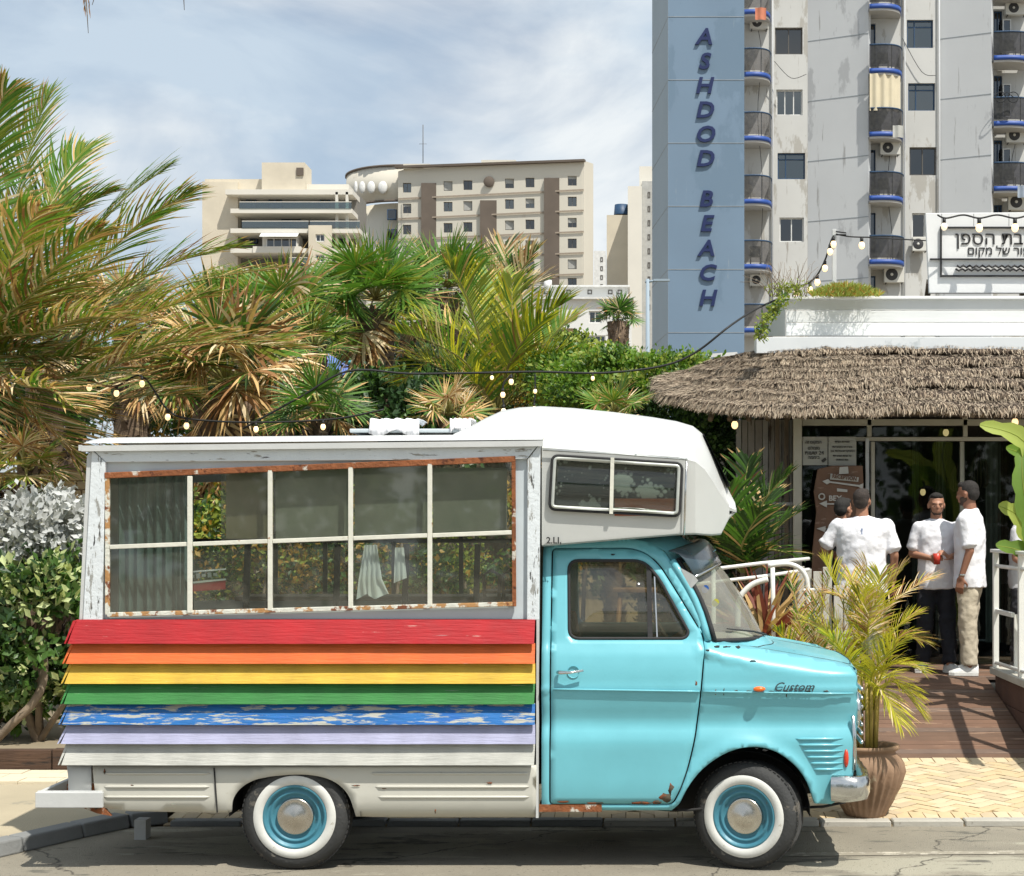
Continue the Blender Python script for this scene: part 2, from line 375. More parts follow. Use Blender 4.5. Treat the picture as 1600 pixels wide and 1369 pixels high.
# belt moulding
for a, b in ((864, 1093), (1099, 1334)):
    MB().tube([(TX(x), ycab(TX(x), TZ(1078)) - .004, TZ(1076.5 + (x-862)*.016)) for x in np.linspace(a, b, 12)], .006, 6).build('belt_moulding', [m_blue], truck)
# roof of the cab
rows = []
for px, ez, cz in ((846, 851, 2.03), (900, 845, 2.05), (985, 842, 2.05), (1020, 849, 2.03), (1040, 862, 1.985), (1056, 885, 1.925)):
    x = TX(px); z0 = TZ(ez) - .002; y0 = ycab(x, z0) + .004; row = []
    for j in range(15):
        v = j / 14; e = 1 - abs(2*v-1)**3
        row.append((x + (.28 * e if px > 1040 else .16 * e if px > 1015 else 0), y0 + (2*YC - 2*y0) * v, z0 + (cz - z0) * e))
    rows.append(row)
MB().grid(rows, flip=True).build('cab_roof', [m_blue], truck)
# windscreen
WB = lambda v: Vector((TX(1113) + .37 * (1 - abs(2*v-1)**2.4), .075 + (2*YC - .15) * v, 1.385 - .02 * (1 - abs(2*v-1)**2)))
WT = lambda v: Vector((TX(1057) + .22 * (1 - abs(2*v-1)**2.4), .16 + (2*YC - .32) * v, 1.87 + .05 * (1 - abs(2*v-1)**2)))
def ws(u, v):
    a, b = WB(v), WT(v); p = a.lerp(b, u); p.x += .03 * math.sin(math.pi * u); return p
MB().grid([[ws(u, v) for v in np.linspace(.02, .98, 21)] for u in np.linspace(0, 1, 7)]).build('windscreen', [m_wglass], truck)
fr = MB()
for vv in (0.01, .99): fr.tube([ws(u, vv) for u in np.linspace(0, 1, 7)], .016, 6)
fr.tube([ws(0, v) for v in np.linspace(.01, .99, 21)], .013, 6); fr.tube([ws(1, v) for v in np.linspace(.01, .99, 21)], .013, 6)
fr.build('windscreen_rubber', [m_rub], truck)
for s in (0, 1):
    pl = MB(); pl.tube([ws(u, s) + Vector((-.022, .0, .0)) for u in np.linspace(0, 1, 7)], .022, 8); pl.build('screen_pillar', [m_blue], truck)
MB().tube([ws(.03, .35) + Vector((.03, 0, 0)), ws(.07, .2) + Vector((.03, 0, .01)), ws(.12, .06) + Vector((.02, 0, .01))], [.008, .006, .004], 5).build('wiper', [m_rub], truck)
# bonnet and scuttle as one flowing surface
rows = []
for t in [0, .04, .09, .15, .25, .4, .55, .7, .85, .95, 1.0]:
    row = []
    for j in range(19):
        v = j / 18; w = abs(2*v-1)
        xr = TX(1113) + .385 * (1 - w**2.4); xf = TX(1341) + .05 * (1 - w**3); x = xr + (xf - xr) * t
        xe = TX(1113) + (TX(1339) - TX(1113)) * t
        ze = interp([(TX(1112), TZ(1001)), (TX(1150), TZ(1008)), (TX(1200), TZ(1017)), (TX(1260), TZ(1027)), (TX(1320), TZ(1038)), (TX(1337), TZ(1046))], xe) - .003
        zc = interp([(0, 1.365), (.09, 1.31), (.25, 1.295), (.7, 1.245), (.95, 1.215), (1, 1.17)], t) + .012*(w < .62)
        e = 1 - w**4; ye = ycab(xe, ze) + .006
        row.append((x, ye + (2*YC - 2*ye) * v, ze + (zc - ze) * e))
    rows.append(row)
m_bon = pmat('flaking blue bonnet paint', (.15, .47, .545), .35, .06, 2, [((.03, .03, .03), .665, 10, (1, 1, 2)), ((.45, .55, .55), .66, 6, None)], .15, 8, coat=.3)
bo_ = MB().grid(rows).build('bonnet', [m_bon], truck)
for line in ([r[2] for r in rows[2:-1]], [r[16] for r in rows[2:-1]], rows[2][2:17], rows[-2][2:17]): MB().tube([Vector(p) + Vector((0, 0, .0005)) for p in line], .0035, 5).build('shut_line', [m_dark], bo_)
# nose: face panel, grille, lamps
nose = MB()
rr = []
for z in (.42, .6, .9, 1.1, 1.19, 1.215):
    rr.append([(TX(1340) + (.05 if z > .5 else .01) * (1 - abs(2*v-1)**3) - (.03 if z > 1.2 else 0), ycab(TX(1339), z) + .005 + (2*YC - 2*ycab(TX(1339), z) - .01) * v, z) for v in np.linspace(0, 1, 11)])
nose.grid(rr, flip=True).build('nose_panel', [m_blue], truck)
gr = MB()
for k in range(7): gr.tube([(TX(1341) + .06, .3, .74 + k*.055), (TX(1341) + .075, YC, .74 + k*.055), (TX(1341) + .06, 2*YC-.3, .74 + k*.055)], .012, 6)
gr.build('grille', [m_chrome], truck)
for y in (.25, 2*YC-.25):
    hl = MB().lathe([(0, .055), (.05, .05), (.085, .03), (.10, .01)], (TX(1341), y, TZ(1116)), 20, 'X', 0); ho = hl.build('headlight', [gmat('lamp glass', (.8, .8, .8), .4)], truck)
    MB().lathe([(.10, .0), (.112, .022), (.108, .03), (.098, .02)], (TX(1341), y, TZ(1116)), 20, 'X').build('lamp_rim', [m_chrome], ho)
MB().ball((TX(1186), ycab(TX(1186), TZ(1078)) - .016, TZ(1076)), (.038, .022, .016), 12).build('side_lamp', [m_amber], truck)
MB().ball((TX(1323), ycab(TX(1323), TZ(1186)) - .004, TZ(1186)), (.016, .02, .056), 12).build('front_indicator', [m_red], truck)
MB().tube([(TX(1334), .045, TZ(1120)), (TX(1337), .05, TZ(1160)), (TX(1336), .05, TZ(1205))], .012, 6).build('chrome_strip', [m_chrome], truck)
for k in range(6):
    y = 1155 + k*9.5; xl = 1243 + k*5.5; zz = TZ(y)
    MB().tube([(TX(xl), ycab(TX(xl), zz) + .004, zz), (TX(xl+8), ycab(TX(xl+8), zz) - .007, zz), (TX(1300), ycab(TX(1300), zz) - .007, zz), (TX(1318), ycab(TX(1318), zz) + .002, zz)], [.004, .009, .009, .004], 6, flat=1).build('vent_rib', [m_blue], truck)
bd = text('badge', 'Custom', .075, .002, pmat('dull badge metal', (.06, .08, .09), .35, metal=.4), T3(TX(1239), ycab(TX(1239), TZ(1078)) - .004, TZ(1073.5)), truck, bold=.0006, shear=.45, sx=1.0)
# front bumper, chrome and dented
prof = [(-.078, .0), (-.07, .03), (-.03, .045), (.03, .045), (.07, .03), (.078, 0), (.06, -.02), (-.06, -.02)]
path = catmull([(TX(1300), .0, 0), (TX(1322), -.02, 0), (TX(1346), .02, 0), (TX(1352), .16, 0), (TX(1358), .5, 0), (TX(1362), YC, 0), (TX(1358), 2*YC-.5, 0), (TX(1352), 2*YC-.1, 0), (TX(1340), 2*YC, 0)], 5)
rows = []
for i, p in enumerate(path):
    t = (path[min(i+1, len(path)-1)] - path[max(i-1, 0)]).normalized(); nrm = Vector((t.y, -t.x, 0))
    rows.append([p + nrm * (d * (1 + .5 * noise.noise(p * 9))) + Vector((0, 0, TZ(1232) + h * (1 + .12*noise.noise(p*7 + Vector((3,0,0)))))) for h, d in prof])
MB().grid(rows, close=True).build('front_bumper', [m_chrome], truck)
MB().box((TX(1300), .2, .42), (TX(1340), 1.7, .48)).build('valance', [m_blue], truck)
# ---- wheels
def wheel(x, y, z, steer=0, side=1, R_=.326):
    w = bpy.data.objects.new('wheel', MB().lathe([(.0, .06), (.19, .06), (.215, .10), (.215, .17)], (0,0,0), 32, 'Y').mesh('wheel', [m_dark]))
    link(w, truck, True); w.location = (x, y, z); w.rotation_euler = (0, 0, steer + (0 if side == 1 else math.pi))
    k = R_ / .326; t = MB()
    tp = [(.215,.03),(.225,.004),(.25,-.006),(.285,-.002),(.308,.014),(.320,.030),(.3255,.042)]
    gy = .05
    for i in range(4): tp += [(.3265, gy), (.3265, gy+.018), (.318, gy+.021), (.318, gy+.027), (.3265, gy+.03)]; gy += .03
    tp += [(.3255,.178),(.31,.20),(.28,.212),(.24,.20),(.215,.17)]
    t.lathe([(a*k, b) for a, b in tp], (0,0,0), 56, 'Y')
    for j in range(64):     # tread blocks on the shoulder
        a = 2*math.pi*j/64; Mt = Matrix.Rotation(a, 4, 'Y')
        t.box((.3265*k-.004, .028, -.011), (.3265*k+.0015, .048, .008), 0, Mt)
    t.build('tyre', [m_tyre], w, world=False)
    MB().lathe([(.193,.0),(.197,-.008),(.247,-.0105),(.251,-.004)], (0,0,0), 56, 'Y').build('whitewall', [m_ring], w, world=False)
    MB().lathe([(.195,.0),(.190,-.006),(.178,-.004),(.172,.016),(.160,.022),(.152,.012),(.142,.010),(.134,.030),(.110,.034),(.10,.02),(.02,.02),(0,.02)], (0,0,0), 48, 'Y').build('rim', [m_rim], w, world=False)
    hb = MB(); hb.lathe([(.112,.026),(.110,.012),(.104,.008),(.098,.010),(.06,-.002),(.03,-.012),(.0,-.016)], (0,0,0), 48, 'Y').build('hubcap', [m_hub], w, world=False)
    return w
XR, XF = TX(459), TX(1163)
wheel(XR, .03, .324); wheel(XF, .045, .324, R(-19)); wheel(XR, 2*YC-.03, .324, 0, -1); wheel(XF, 2*YC-.045, .324, R(-19), -1)
MB().tube([(XR, .2, .324), (XR, 1.7, .324)], .05, 10).build('rear_axle', [m_dark], truck)
MB().tube([(XF, .2, .324), (XF, 1.7, .324)], .04, 10).build('front_axle', [m_dark], truck)
for xx, nm in ((XR, 'rear_wheel_well'), (XF, 'front_wheel_well')):
    ww = MB(); rows = []
    for y in (.03, .40): rows.append([(xx + .40*math.cos(a), y, .36 + .36*math.sin(a)) for a in np.linspace(-.1, math.pi+.1, 17)])
    ww.grid(rows); ww.box((xx-.42, .40, .3), (xx+.42, .42, .75)); ww.build(nm, [m_dark], truck)
# chassis and underbody
MB().box((TX(115), .08, .60), (TX(838), 1.80, .66)).box((TX(845), .08, .40), (TX(1060), 1.80, .44)).box((TX(1270), .12, .46), (TX(1335), 1.76, .5)).build('floor_pan', [m_dark], truck)
for y in (.45, 1.35): MB().box((TX(150), y, .46), (TX(1310), y+.08, .60)).build('chassis_rail', [m_dark], truck)
MB().tube([(TX(1000), .15, .36), (TX(1040), .12, .352), (TX(1075), .12, .35), (TX(1110), .14, .36)], .009, 6).build('brake_pipe', [m_dark], truck)
MB().tube([(TX(1255), .15, .36), (TX(1290), .12, .372), (TX(1325), .12, .40)], .009, 6).build('tow_cable', [m_dark], truck)
rb(truck, 'sill', [m_rust], (TX(842), .03, .355), (TX(940), .2, .40))
rb(truck, 'engine_block', [m_dark], (TX(1130), .45, .4), (TX(1320), 1.4, 1.1))
rb(truck, 'bulkhead', [m_int], (TX(846), .12, .44), (TX(852), 1.76, 1.36))
for y in (.28, 1.08):
    s = MB(); s.box((TX(868), y, .8), (TX(960), y+.5, .98)); s.cbox((TX(882), y+.25, 1.22), (.12, .5, .55), rot=Matrix.Rotation(R(-10), 4, 'Y')); s.build('seat', [pmat('brown seat vinyl', (.11, .085, .06), .5)], truck, .03)
sw = MB(); Mr = T3(TX(1040), 1.35, 1.36) @ Matrix.Rotation(R(58), 4, 'Y')
sw.tube([Mr @ Vector((.2*math.cos(a), .2*math.sin(a), 0)) for a in np.linspace(0, 2*math.pi, 25)], .012, 6); sw.tube([Mr @ Vector((0, 0, 0)), Mr @ Vector((0, 0, -.35))], .02, 6); sw.tube([Mr @ Vector((-.2, 0, 0)), Mr @ Vector((.2, 0, 0))], .01, 6)
sw.build('steering_wheel', [pmat('cream bakelite', (.35, .33, .27), .4)], truck)
dsh = MB(); dsh.grid([[(WB(v).x - .03 - a, WB(v).y, 1.34 - b) for v in np.linspace(.05, .95, 11)] for a, b in ((0, 0), (.2, -.01), (.3, .06), (.3, .3))]); dsh.build('dashboard', [pmat('faded dashboard', (.28, .27, .20), .8, .2)], truck)
MB().ball((WB(.3).x - .13, .55, 1.37), (.09, .14, .045), 12).build('crumpled_paper', [pmat('paper', (.6, .58, .5), .8, .2, 9)], truck)
for v, u, c, nm in ((.07, .62, (.02, .10, .38), 's1'), (.085, .45, (.55, .50, .05), 's2'), (.05, .80, (.35, .03, .03), 's3')):
    p = ws(u, v); st = MB().lathe([(0, 0), (.026, 0)], (0,0,0), 14, 'X', M=T3(*(p + Vector((-.012, .0, 0)))) @ Matrix.Rotation(R(30), 4, 'Y') @ Matrix.Rotation(R(-60), 4, 'Z')); st.build('windscreen_sticker', [pmat('sticker ' + nm, c, .5)], truck)
# sun visor over the windscreen
m_vis = pmat('tinted visor', (.035, .06, .075), .22, .2, 3, [((.25, .27, .27), .66, 3, None)], .1, 4, coat=.6)
rows = []
for t in np.linspace(0, 1, 6):
    row = []
    for v in np.linspace(0.0, 1.0, 17):
        e = 1 - abs(2*v-1)**2.6
        back = Vector((TX(1045) + .22*e, .14 + 1.6*v, 1.925 + .065*e)); lip = Vector((TX(1086) + .19*e, .11 + 1.66*v, 1.77 + .075*e))
        p = back.lerp(lip, t); p.z += .045 * math.sin(math.pi * t); row.append(p)
    rows.append(row)
vo = MB().grid(rows, flip=False).build('sun_visor', [m_vis], truck); sd = vo.modifiers.new('s', 'SOLIDIFY'); sd.thickness = .006
MB().tube(rows[-1], .009, 6).build('visor_lip', [m_chrome], vo)
MB().add([Vector(p) for p in ((TX(1064), .13, TZ(888)), (TX(1084), .10, TZ(899)), (TX(1092), .10, TZ(908)), (TX(1078), .115, TZ(924)))], [(0, 1, 2, 3), (3, 2, 1, 0)]).build('visor_bracket', [m_white], truck)

# ---- the box body
YB = .03
wo = px2([(163,722),(822,716),(838,968),(158,968)])
WIN = px2([(166,744),(803,719),(803,944),(166,961)])
wh = [Vector(p) for p in WIN]
wp = skin('side_wall', wo, [WIN], .3, lambda x, z: YB + .022, [m_panel], truck, thick=.015, mirror=YC)
for o in wp: o.data.polygons.foreach_set('use_smooth', [False]*len(o.data.polygons))
MB().prism(px2([(142,703),(163,722),(158,969),(128,969)]), YB-.012, YB+.04).build('corner_post', [m_wpost], truck, .003)
MB().prism(px2([(133,712),(141,704),(127,969),(121,969)]), YB+.002, YB+.09).build('rear_moulding', [m_white], truck, .002)
MB().prism(px2([(143,702),(843,692),(823,717),(164,722)]), YB-.011, YB+.04).build('top_beam', [m_wbeam], truck, .003)
MB().prism(px2([(844,693),(842,969),(823,969),(824,718)]), YB-.012, YB+.04).build('corner_post', [m_wpost], truck, .003)
MB().prism(px2([(842,969),(841,1279),(837,1279),(838,969)]), YB-.012, YB+.04).build('edge_strip', [m_white], truck)
rb(truck, 'rear_wall', [m_panel], (TX(141), YB+.05, TZ(1195)), (TX(146), 2*YC-.06, TZ(700)))
rb(truck, 'front_wall', [m_int], (TX(838), YB+.05, TZ(1195)), (TX(842), 2*YC-.06, TZ(850)))
def chip(name, px, py, w, h, mat, yf, seed=0, par=None):
    n = 16; o_ = []
    for i in range(n):
        a = 2*math.pi*i/n; k = 1 + .75*noise.noise(Vector((math.cos(a)*1.6 + seed*7.3, math.sin(a)*1.6, seed)))
        o_.append((TX(px + w*.5*k*math.cos(a)), TZ(py + h*.5*k*math.sin(a))))
    return skin(name, o_, [], .04, lambda x, z: yf(x, z) - .0025, [mat], par or truck, .001)[0]
m_grime = pmat('grime', (.07, .055, .035), .9, .4, 20, [(RUST, .5, 14, None)]); m_flake = pmat('flaked black primer', (.02, .02, .02), .8, .4, 20)
for i, (x, y, w, h) in enumerate(((1042, 1247, 22, 12), (1050, 1236, 9, 18), (1026, 1255, 16, 5), (1003, 1256, 26, 4), (930, 1256, 30, 3), (1088, 1068, 3, 9), (880, 1254, 22, 3))): chip('rust_patch', x, y, w, h, m_grime, ycab, i)
for i, (x, y, w, h) in enumerate(((1118, 1081, 2, 9), (1131, 1082, 1.6, 13), (1150, 1080, 6, 3), (1228, 1081, 6, 5), (1229, 1086, 1.6, 9), (1262, 1080, 9, 2.5), (1290, 1080, 8, 2.5), (1170, 1080, 10, 2), (1205, 1080, 8, 2))): chip('rust_run', x, y, w, h, m_grime, ycab, 20+i)
for i, (x, y, w, h) in enumerate(((1106, 1016, 7, 2.5), (1121, 1011, 9, 3), (1137, 1012, 12, 2.2), (1155, 1013, 7, 3.5), (1176, 1033, 10, 2), (1195, 1172, 8, 3), (1182, 1169, 4, 2.5), (957, 867, 6, 2.5))): chip('paint_flake', x, y, w, h, m_flake, ycab, 40+i)
for i, (x, y, w, h) in enumerate(((206, 1228, 4, 4), (163, 1206, 3, 8), (700, 1209, 22, 2), (765, 1224, 8, 3), (556, 1228, 12, 2), (600, 1232, 7, 3), (150, 1262, 9, 6), (680, 1268, 2, 8))): chip('paint_chip', x, y, w, h, m_grime, lambda x, z: .008, 60+i)
rb(truck, 'far_wall', [m_panel], (TX(141), 2*YC-.04, TZ(1190)), (TX(842), 2*YC-.025, TZ(968)))
rb(truck, 'near_wall_lining', [m_int], (TX(148), YB+.06, TZ(1190)), (TX(836), YB+.075, TZ(972)))
# roof with a raised crown
rows = []
for px in (124, 130, 150, 300, 500, 700, 848):
    f = .6 if px == 124 else 1; row = []
    for v in np.linspace(0, 1, 13):
        e = 1 - abs(2*v-1)**2.5; row.append((TX(px), YB-.035 + (2*YC-2*YB+.07) * v, TZ(696 - (px-130)*.008) + .012*f + .07 * e * f))
    rows.append(row)
ro = MB().grid(rows, flip=True).build('roof', [m_white], truck)
rl = MB()
for y in (YB-.04, 2*YC-YB+.02): rl.bar((TX(128), y+.01, TZ(701)), (TX(848), y+.01, TZ(693)), .024, .034)
rl.bar((TX(126), YB-.04, TZ(700)), (TX(126), 2*YC-YB+.04, TZ(700)), .02, .035); rl.build('roof_edge', [m_white], ro)
# window frame, bars, panes
def wy(x, a, b): return a + (b - a) * (x - 166) / 637
fy = YB - .004
fr = MB(); fr.bar((TX(166), fy, TZ(858)), (TX(166), fy, TZ(742)), .027, .02, up=(0,1,0)); fr.bar((TX(166), fy, TZ(961)), (TX(803), fy, TZ(944)), .026, .022, up=(0,1,0))
fr.bar((TX(166), fy, TZ(961)), (TX(166), fy, TZ(858)), .027, .02, up=(0,1,0))
wf = fr.build('window_frame', [m_rustw], truck, .003)
MB().bar((TX(162), fy-.001, TZ(743)), (TX(805), fy-.001, TZ(717)), .036, .024, up=(0,1,0)).build('top_rail', [m_rust], wf, .003)
MB().bar((TX(803), fy, TZ(948)), (TX(802), fy, TZ(722)), .024, .022, up=(0,1,0)).build('side_rail', [m_rust], wf, .003)
MB().bar((TX(296), fy-.014, TZ(966-8)), (TX(296), fy-.014, TZ(744)), .03, .016, up=(0,1,0)).build('mullion', [m_mull], wf, .003)
for x in (421, 547, 671): MB().bar((TX(x), fy-.004, TZ(wy(x,961,944))), (TX(x), fy-.004, TZ(wy(x,744,719))), .028, .018, up=(0,1,0)).build('mullion', [m_mull], wf, .003)
XS = [166, 296, 421, 547, 671, 803]
for i in range(5):
    a, b = XS[i], XS[i+1]; lift = -4 if i else 0
    MB().bar((TX(a+4), fy-.002, TZ(wy(a,855,832))), (TX(b-4), fy-.002, TZ(wy(b,855,832))), .026, .015, up=(0,1,0)).build('glazing_bar', [m_mull], wf, .003)
    for (t0, t1) in ((0, 1), (1, 2)):
        ya = [(744, 719), (855, 832), (961, 944)]
        q = px2([(a, wy(a, *ya[t0])), (b, wy(b, *ya[t0])), (b, wy(b, *ya[t1])), (a, wy(a, *ya[t1]))])
        if i == 1 and t0 == 0: q = px2([(343, wy(343, 744, 719)), (b, wy(b, 744, 719)), (b, wy(b, 855, 832)), (343, wy(343, 855, 832))])
        MB().prism(q, fy+.006 + .001*((i*2+t0) % 3), fy+.009 + .001*((i*2+t0) % 3)).build('window_pane', [m_pane], wf)
# far side windows: bars only, so that the yard shows through
ff = MB()
for x in (166, 330, 421, 547, 671, 803): ff.bar((TX(x), 1.86, TZ(961)), (TX(x), 1.86, TZ(730)), .03, .02, up=(0,1,0))
ff.bar((TX(166), 1.86, TZ(850)), (TX(803), 1.86, TZ(850)), .03, .02, up=(0,1,0)); ff.build('far_window_frame', [m_int], truck)
# blinds and curtain
bl = pmat('grey roller blind', (.21, .21, .175), .85, .12, 2.5, (), .15, 12)
for a, b, z0, z1 in ((424, 545, 726, 845), (549, 669, 722, 840), (673, 790, 730, 838)):
    rows = []
    for px in np.linspace(a, b, 14): rows.append([(TX(px), .12 + .004*math.sin(px*.3), TZ(z1)), (TX(px), .115, TZ((z0+z1)/2)), (TX(px), .12, TZ(z0))])
    MB().grid(rows).build('blind', [bl], truck)
rows = [[(TX(px), .13, TZ(842)), (TX(px), .14, TZ(730))] for px in (345, 419)]
MB().grid(rows).build('blind', [pmat('brown blind', (.17, .14, .09), .85, .15, 4)], truck)
cm = pmat('teal grey curtain', (.12, .17, .165), .85, .2, 3)
rows = [[(TX(px), .16 + .03*math.sin(px*.42) + .012*math.sin(px*1.1), TZ(962)), (TX(px), .16 + .025*math.sin(px*.42), TZ(740))] for px in np.linspace(172, 292, 60)]
MB().grid(rows).build('curtain', [cm], truck)
# furniture inside
m_wd = pmat('varnished wood', (.22, .12, .05), .5, .2, 8)
rb(truck, 'counter', [m_wd], (TX(300), 1.1, TZ(952)), (TX(800), 1.5, TZ(944)), .004)
for x in (352, 390, 500, 613, 730): MB().bar((TX(x), .55, TZ(968)), (TX(x+3), .55, TZ(852)), .035, .035).build('rack_post', [m_dark], truck)
for x in (740, 772):
    ch = MB(); ch.tube([(TX(x), .8, TZ(966)), (TX(x-3), .8, TZ(905)), (TX(x+10), .8, TZ(896)), (TX(x+24), .8, TZ(905)), (TX(x+22), .8, TZ(966))], .012, 6); ch.box((TX(x), .7, TZ(935)), (TX(x+22), 1.0, TZ(930))); ch.build('chair_frame', [m_wd], truck)
# rainbow boards
def boardmat(name, c, chips, bump=.35): return pmat(name, c, .62, .16, 5, chips + [([v*.45 for v in c], .70, 30, (.4, 1, 1.5)), ([v*.5+.2 for v in c], .67, 22, (.12, 1, 3))], bump, 26, (.25, 1, 3))
bm = [boardmat('red board paint', (.37, .006, .011), [((.55, .30, .26), .65, 9, (.35, 1, 4)), ((.35, .01, .015), .62, 3, (.5, 1, 2))]),
      boardmat('orange board paint', (.64, .125, .022), [((.55, .13, .04), .66, 5, (.3, 1, 3))]),
      boardmat('yellow board paint', (.60, .39, .04), [((.55, .40, .08), .69, 6, (.3, 1, 3))]),
      boardmat('green board paint', (.03, .19, .04), [((.30, .48, .28), .68, 9, (.4, 1, 4))]),
      boardmat('blue board paint worn to the wood', (.008, .125, .38), [((.40, .40, .35), .525, 24, (.22, 1, 1.9)), ((.45, .45, .40), .60, 9, (.25, 1, 2.6)), ((.01, .12, .42), .56, 9, (.5, 1, 4))], .4),
      boardmat('lilac board paint', (.35, .355, .50), [((.38, .38, .5), .68, 6, (.3, 1, 3))]),
      boardmat('grey white board paint', (.44, .44, .40), [((.45, .44, .40), .67, 6, (.3, 1, 3))])]
lab = ['red board', 'orange board', 'yellow board', 'green board', 'blue board with flaking paint', 'lilac board', 'grey white board']
EDG = [(970,1006,118,109), (1007,1037,114,106), (1038,1068,112,104), (1069,1100,110,103), (1101,1132,109,100), (1133,1162,108,98), (1163,1195,107,99)]
for k, (t, b, lt, lb) in enumerate(EDG):
    rows = []; N = 15
    for i in range(N):
        f = i / (N-1); xt = TX(lt) + (TX(836) - TX(lt)) * f; xb = TX(lb) + (TX(835 + (k % 3)) - TX(lb)) * f
        jz = .0016 * noise.noise(Vector((f*5, k*3.1, 0))); jy = .003 * noise.noise(Vector((f*3, k*2.3, 5)))
        zt, zb = TZ(t) + .006, TZ(b) + jz + .002
        rows.append([(xt, .012 - .001*k, zt), (xb, -.041 + jy, zb), (xb, -.026 + jy, zb-.001), (xt, .026 - .001*k, zt)])
    g = MB().grid(rows, smooth=False, close=True); n = len(g.v); g.f += [[3,2,1,0], [n-4,n-3,n-2,n-1]]; g.m += [0,0]; g.sm += [False]*2
    o = g.build('board', [bm[k]], truck, .0015); o['label'] = lab[k]
    r_ = MB().add([(TX(lt-4), .0, TZ(t)), (TX(lb-6), -.033, TZ(b)+.003), (TX(lb-4), -.035, TZ(b)+.002), (TX(lt+1), .0, TZ(t))] + [(TX(lt-4), 1.88, TZ(t)), (TX(lb-6), 1.91, TZ(b)+.003), (TX(lb-4), 1.91, TZ(b)+.002), (TX(lt+1), 1.88, TZ(t))],
                  [(0,1,2,3), (7,6,5,4), (0,4,5,1), (1,5,6,2), (2,6,7,3), (3,7,4,0)])
    o = r_.build('rear_board', [bm[k]], truck); o['label'] = lab[k] + ' across the tail'
rb(truck, 'rear_backing', [m_dark], (TX(116), .02, TZ(1192)), (TX(128), 1.86, TZ(972)))
rb(truck, 'side_backing', [m_dark], (TX(117), .03, TZ(1192)), (TX(834), .05, TZ(972)))
# lower panels
arch2 = catmull([(*p, 0) for p in px2([(360,1270),(364,1248),(378,1230),(404,1217),(440,1212),(480,1211),(512,1217),(535,1232),(548,1252),(554,1278)])], 4)
lo = px2([(143,1196),(838,1196),(837,1279),(600,1279)]) + [(p.x, p.y) for p in arch2][::-1] + px2([(355,1272),(200,1269),(150,1262)])
ylow = lambda x, z: .012 + max(0, (.40 - z)) * .5 + (.006 if z > .62 else 0) - .012*math.exp(-((math.hypot(x-XR, z-.32)-.30)/.03)**2)
skin('lower_panel', lo, [], .05, ylow, [m_cream], truck)
skin('rear_corner', px2([(103,1197),(141,1197),(141,1240),(108,1240)]), [], .1, lambda x, z: .016, [m_white], truck)
rb(truck, 'tail_panel', [m_white], (TX(104), .03, TZ(1240)), (TX(108), 1.84, TZ(1197)))
for y in (1209, 1230, 1246):
    for a, b in ((160, 328), (578, 828)):
        a2 = a + (y-1209)*.3 if a > 500 else a
        MB().tube([(TX(a2), ylow(TX(a2), TZ(y)) + .004, TZ(y)), (TX(a2+8), ylow(0, TZ(y)) - .002, TZ(y)), (TX(b-8), ylow(0, TZ(y)) - .002, TZ(y)), (TX(b), ylow(0, TZ(y)) + .004, TZ(y))], [.003, .009, .009, .003], 6).build('pressed_rib', [m_cream], truck)
MB().prism(px2([(333,1200),(335,1200),(340,1270),(338,1270)]), .004, .012).build('panel_seam', [m_dark], truck)
# rear bumper
rbm = MB(); rbm.box((TX(58), -.035, TZ(1261)), (TX(163), -.005, TZ(1237))).box((TX(58), -.005, TZ(1261)), (TX(66), 1.90, TZ(1237)))
rbm.box((TX(58), -.005, TZ(1238)), (TX(160), .02, TZ(1237)+.004)); rbm.build('rear_bumper', [m_white], truck, .005)
MB().prism(px2([(125,1262),(160,1262),(172,1276),(150,1272)]), .02, .05).build('bumper_bracket', [m_rust], truck)
for y in (.45, 1.35): rb(truck, 'bumper_arm', [m_rust], (TX(66), y, TZ(1256)), (TX(150), y+.05, TZ(1243)))
rb(truck, 'tow_bar', [m_rust], (TX(176), .3, TZ(1279)), (TX(215), .36, TZ(1271)))

# ---- the overcab pod
def crown(px, py): p = P(px, py, CD + YC); return p.x, p.z
CR = [(724,681),(745,670),(768,657),(792,646),(818,641),(850,639),(900,642),(960,648),(1020,656),(1055,662),(1080,669),(1094,679),(1106,699),(1120,727),(1133,757),(1144,786)]
LIP = [(600,691),(845,697),(1075,713),(1097,724),(1110,740),(1125,763),(1140,784),(1150,795)]
BOT = [(846,855),(1060,837),(1085,836),(1110,838),(1130,838),(1140,822),(1150,800)]
YS = [(846,.042),(1074,.042),(1090,.07),(1110,.17),(1125,.27),(1140,.37),(1150,.42)]
m_pod = pmat('white fibreglass', (.56, .57, .55), .38, .05, 1.3, [((.55, .54, .48), .68, 3, (1, 1, 2)), ((.35, .38, .30), .735, 9, None)], .05, 6, coat=.2)
rows = []
for px, py in CR:
    X, zc = crown(px, py); nx = CX + X * FP / CD      # photo column this X has on the near side
    zl = TZ(interp(LIP, nx)); ys = interp(YS, nx)
    if nx < 846: rows.append(('dome', X, zl - .03, zl - .02, ys, zc))
    else: rows.append(('full', X, TZ(interp(BOT, nx)), zl, ys, zc))
def sec(X, zb, zl, ys, zc):
    h = zc - zl
    pts = [(ys+.05, zb+.002), (ys+.004, zb+.012), (ys, zb+.03), (ys, zl-.03), (ys-.004, zl-.008), (ys+.012, zl+.003), (ys+.10, zl+.02), (ys+.17, zl+.028+h*.35), (ys+.30, zl+h*.84), (ys+.5, zl+h*.97), (YC, zc)]
    pts = [(y, max(z, zb)) for y, z in pts]
    full = pts + [(2*YC-y, z) for y, z in pts[::-1][1:]]
    return [(X, y, z) for y, z in full]
x846 = TX(846); 
full = [r for r in rows if r[0] == 'full']; dome = [r for r in rows if r[0] == 'dome']
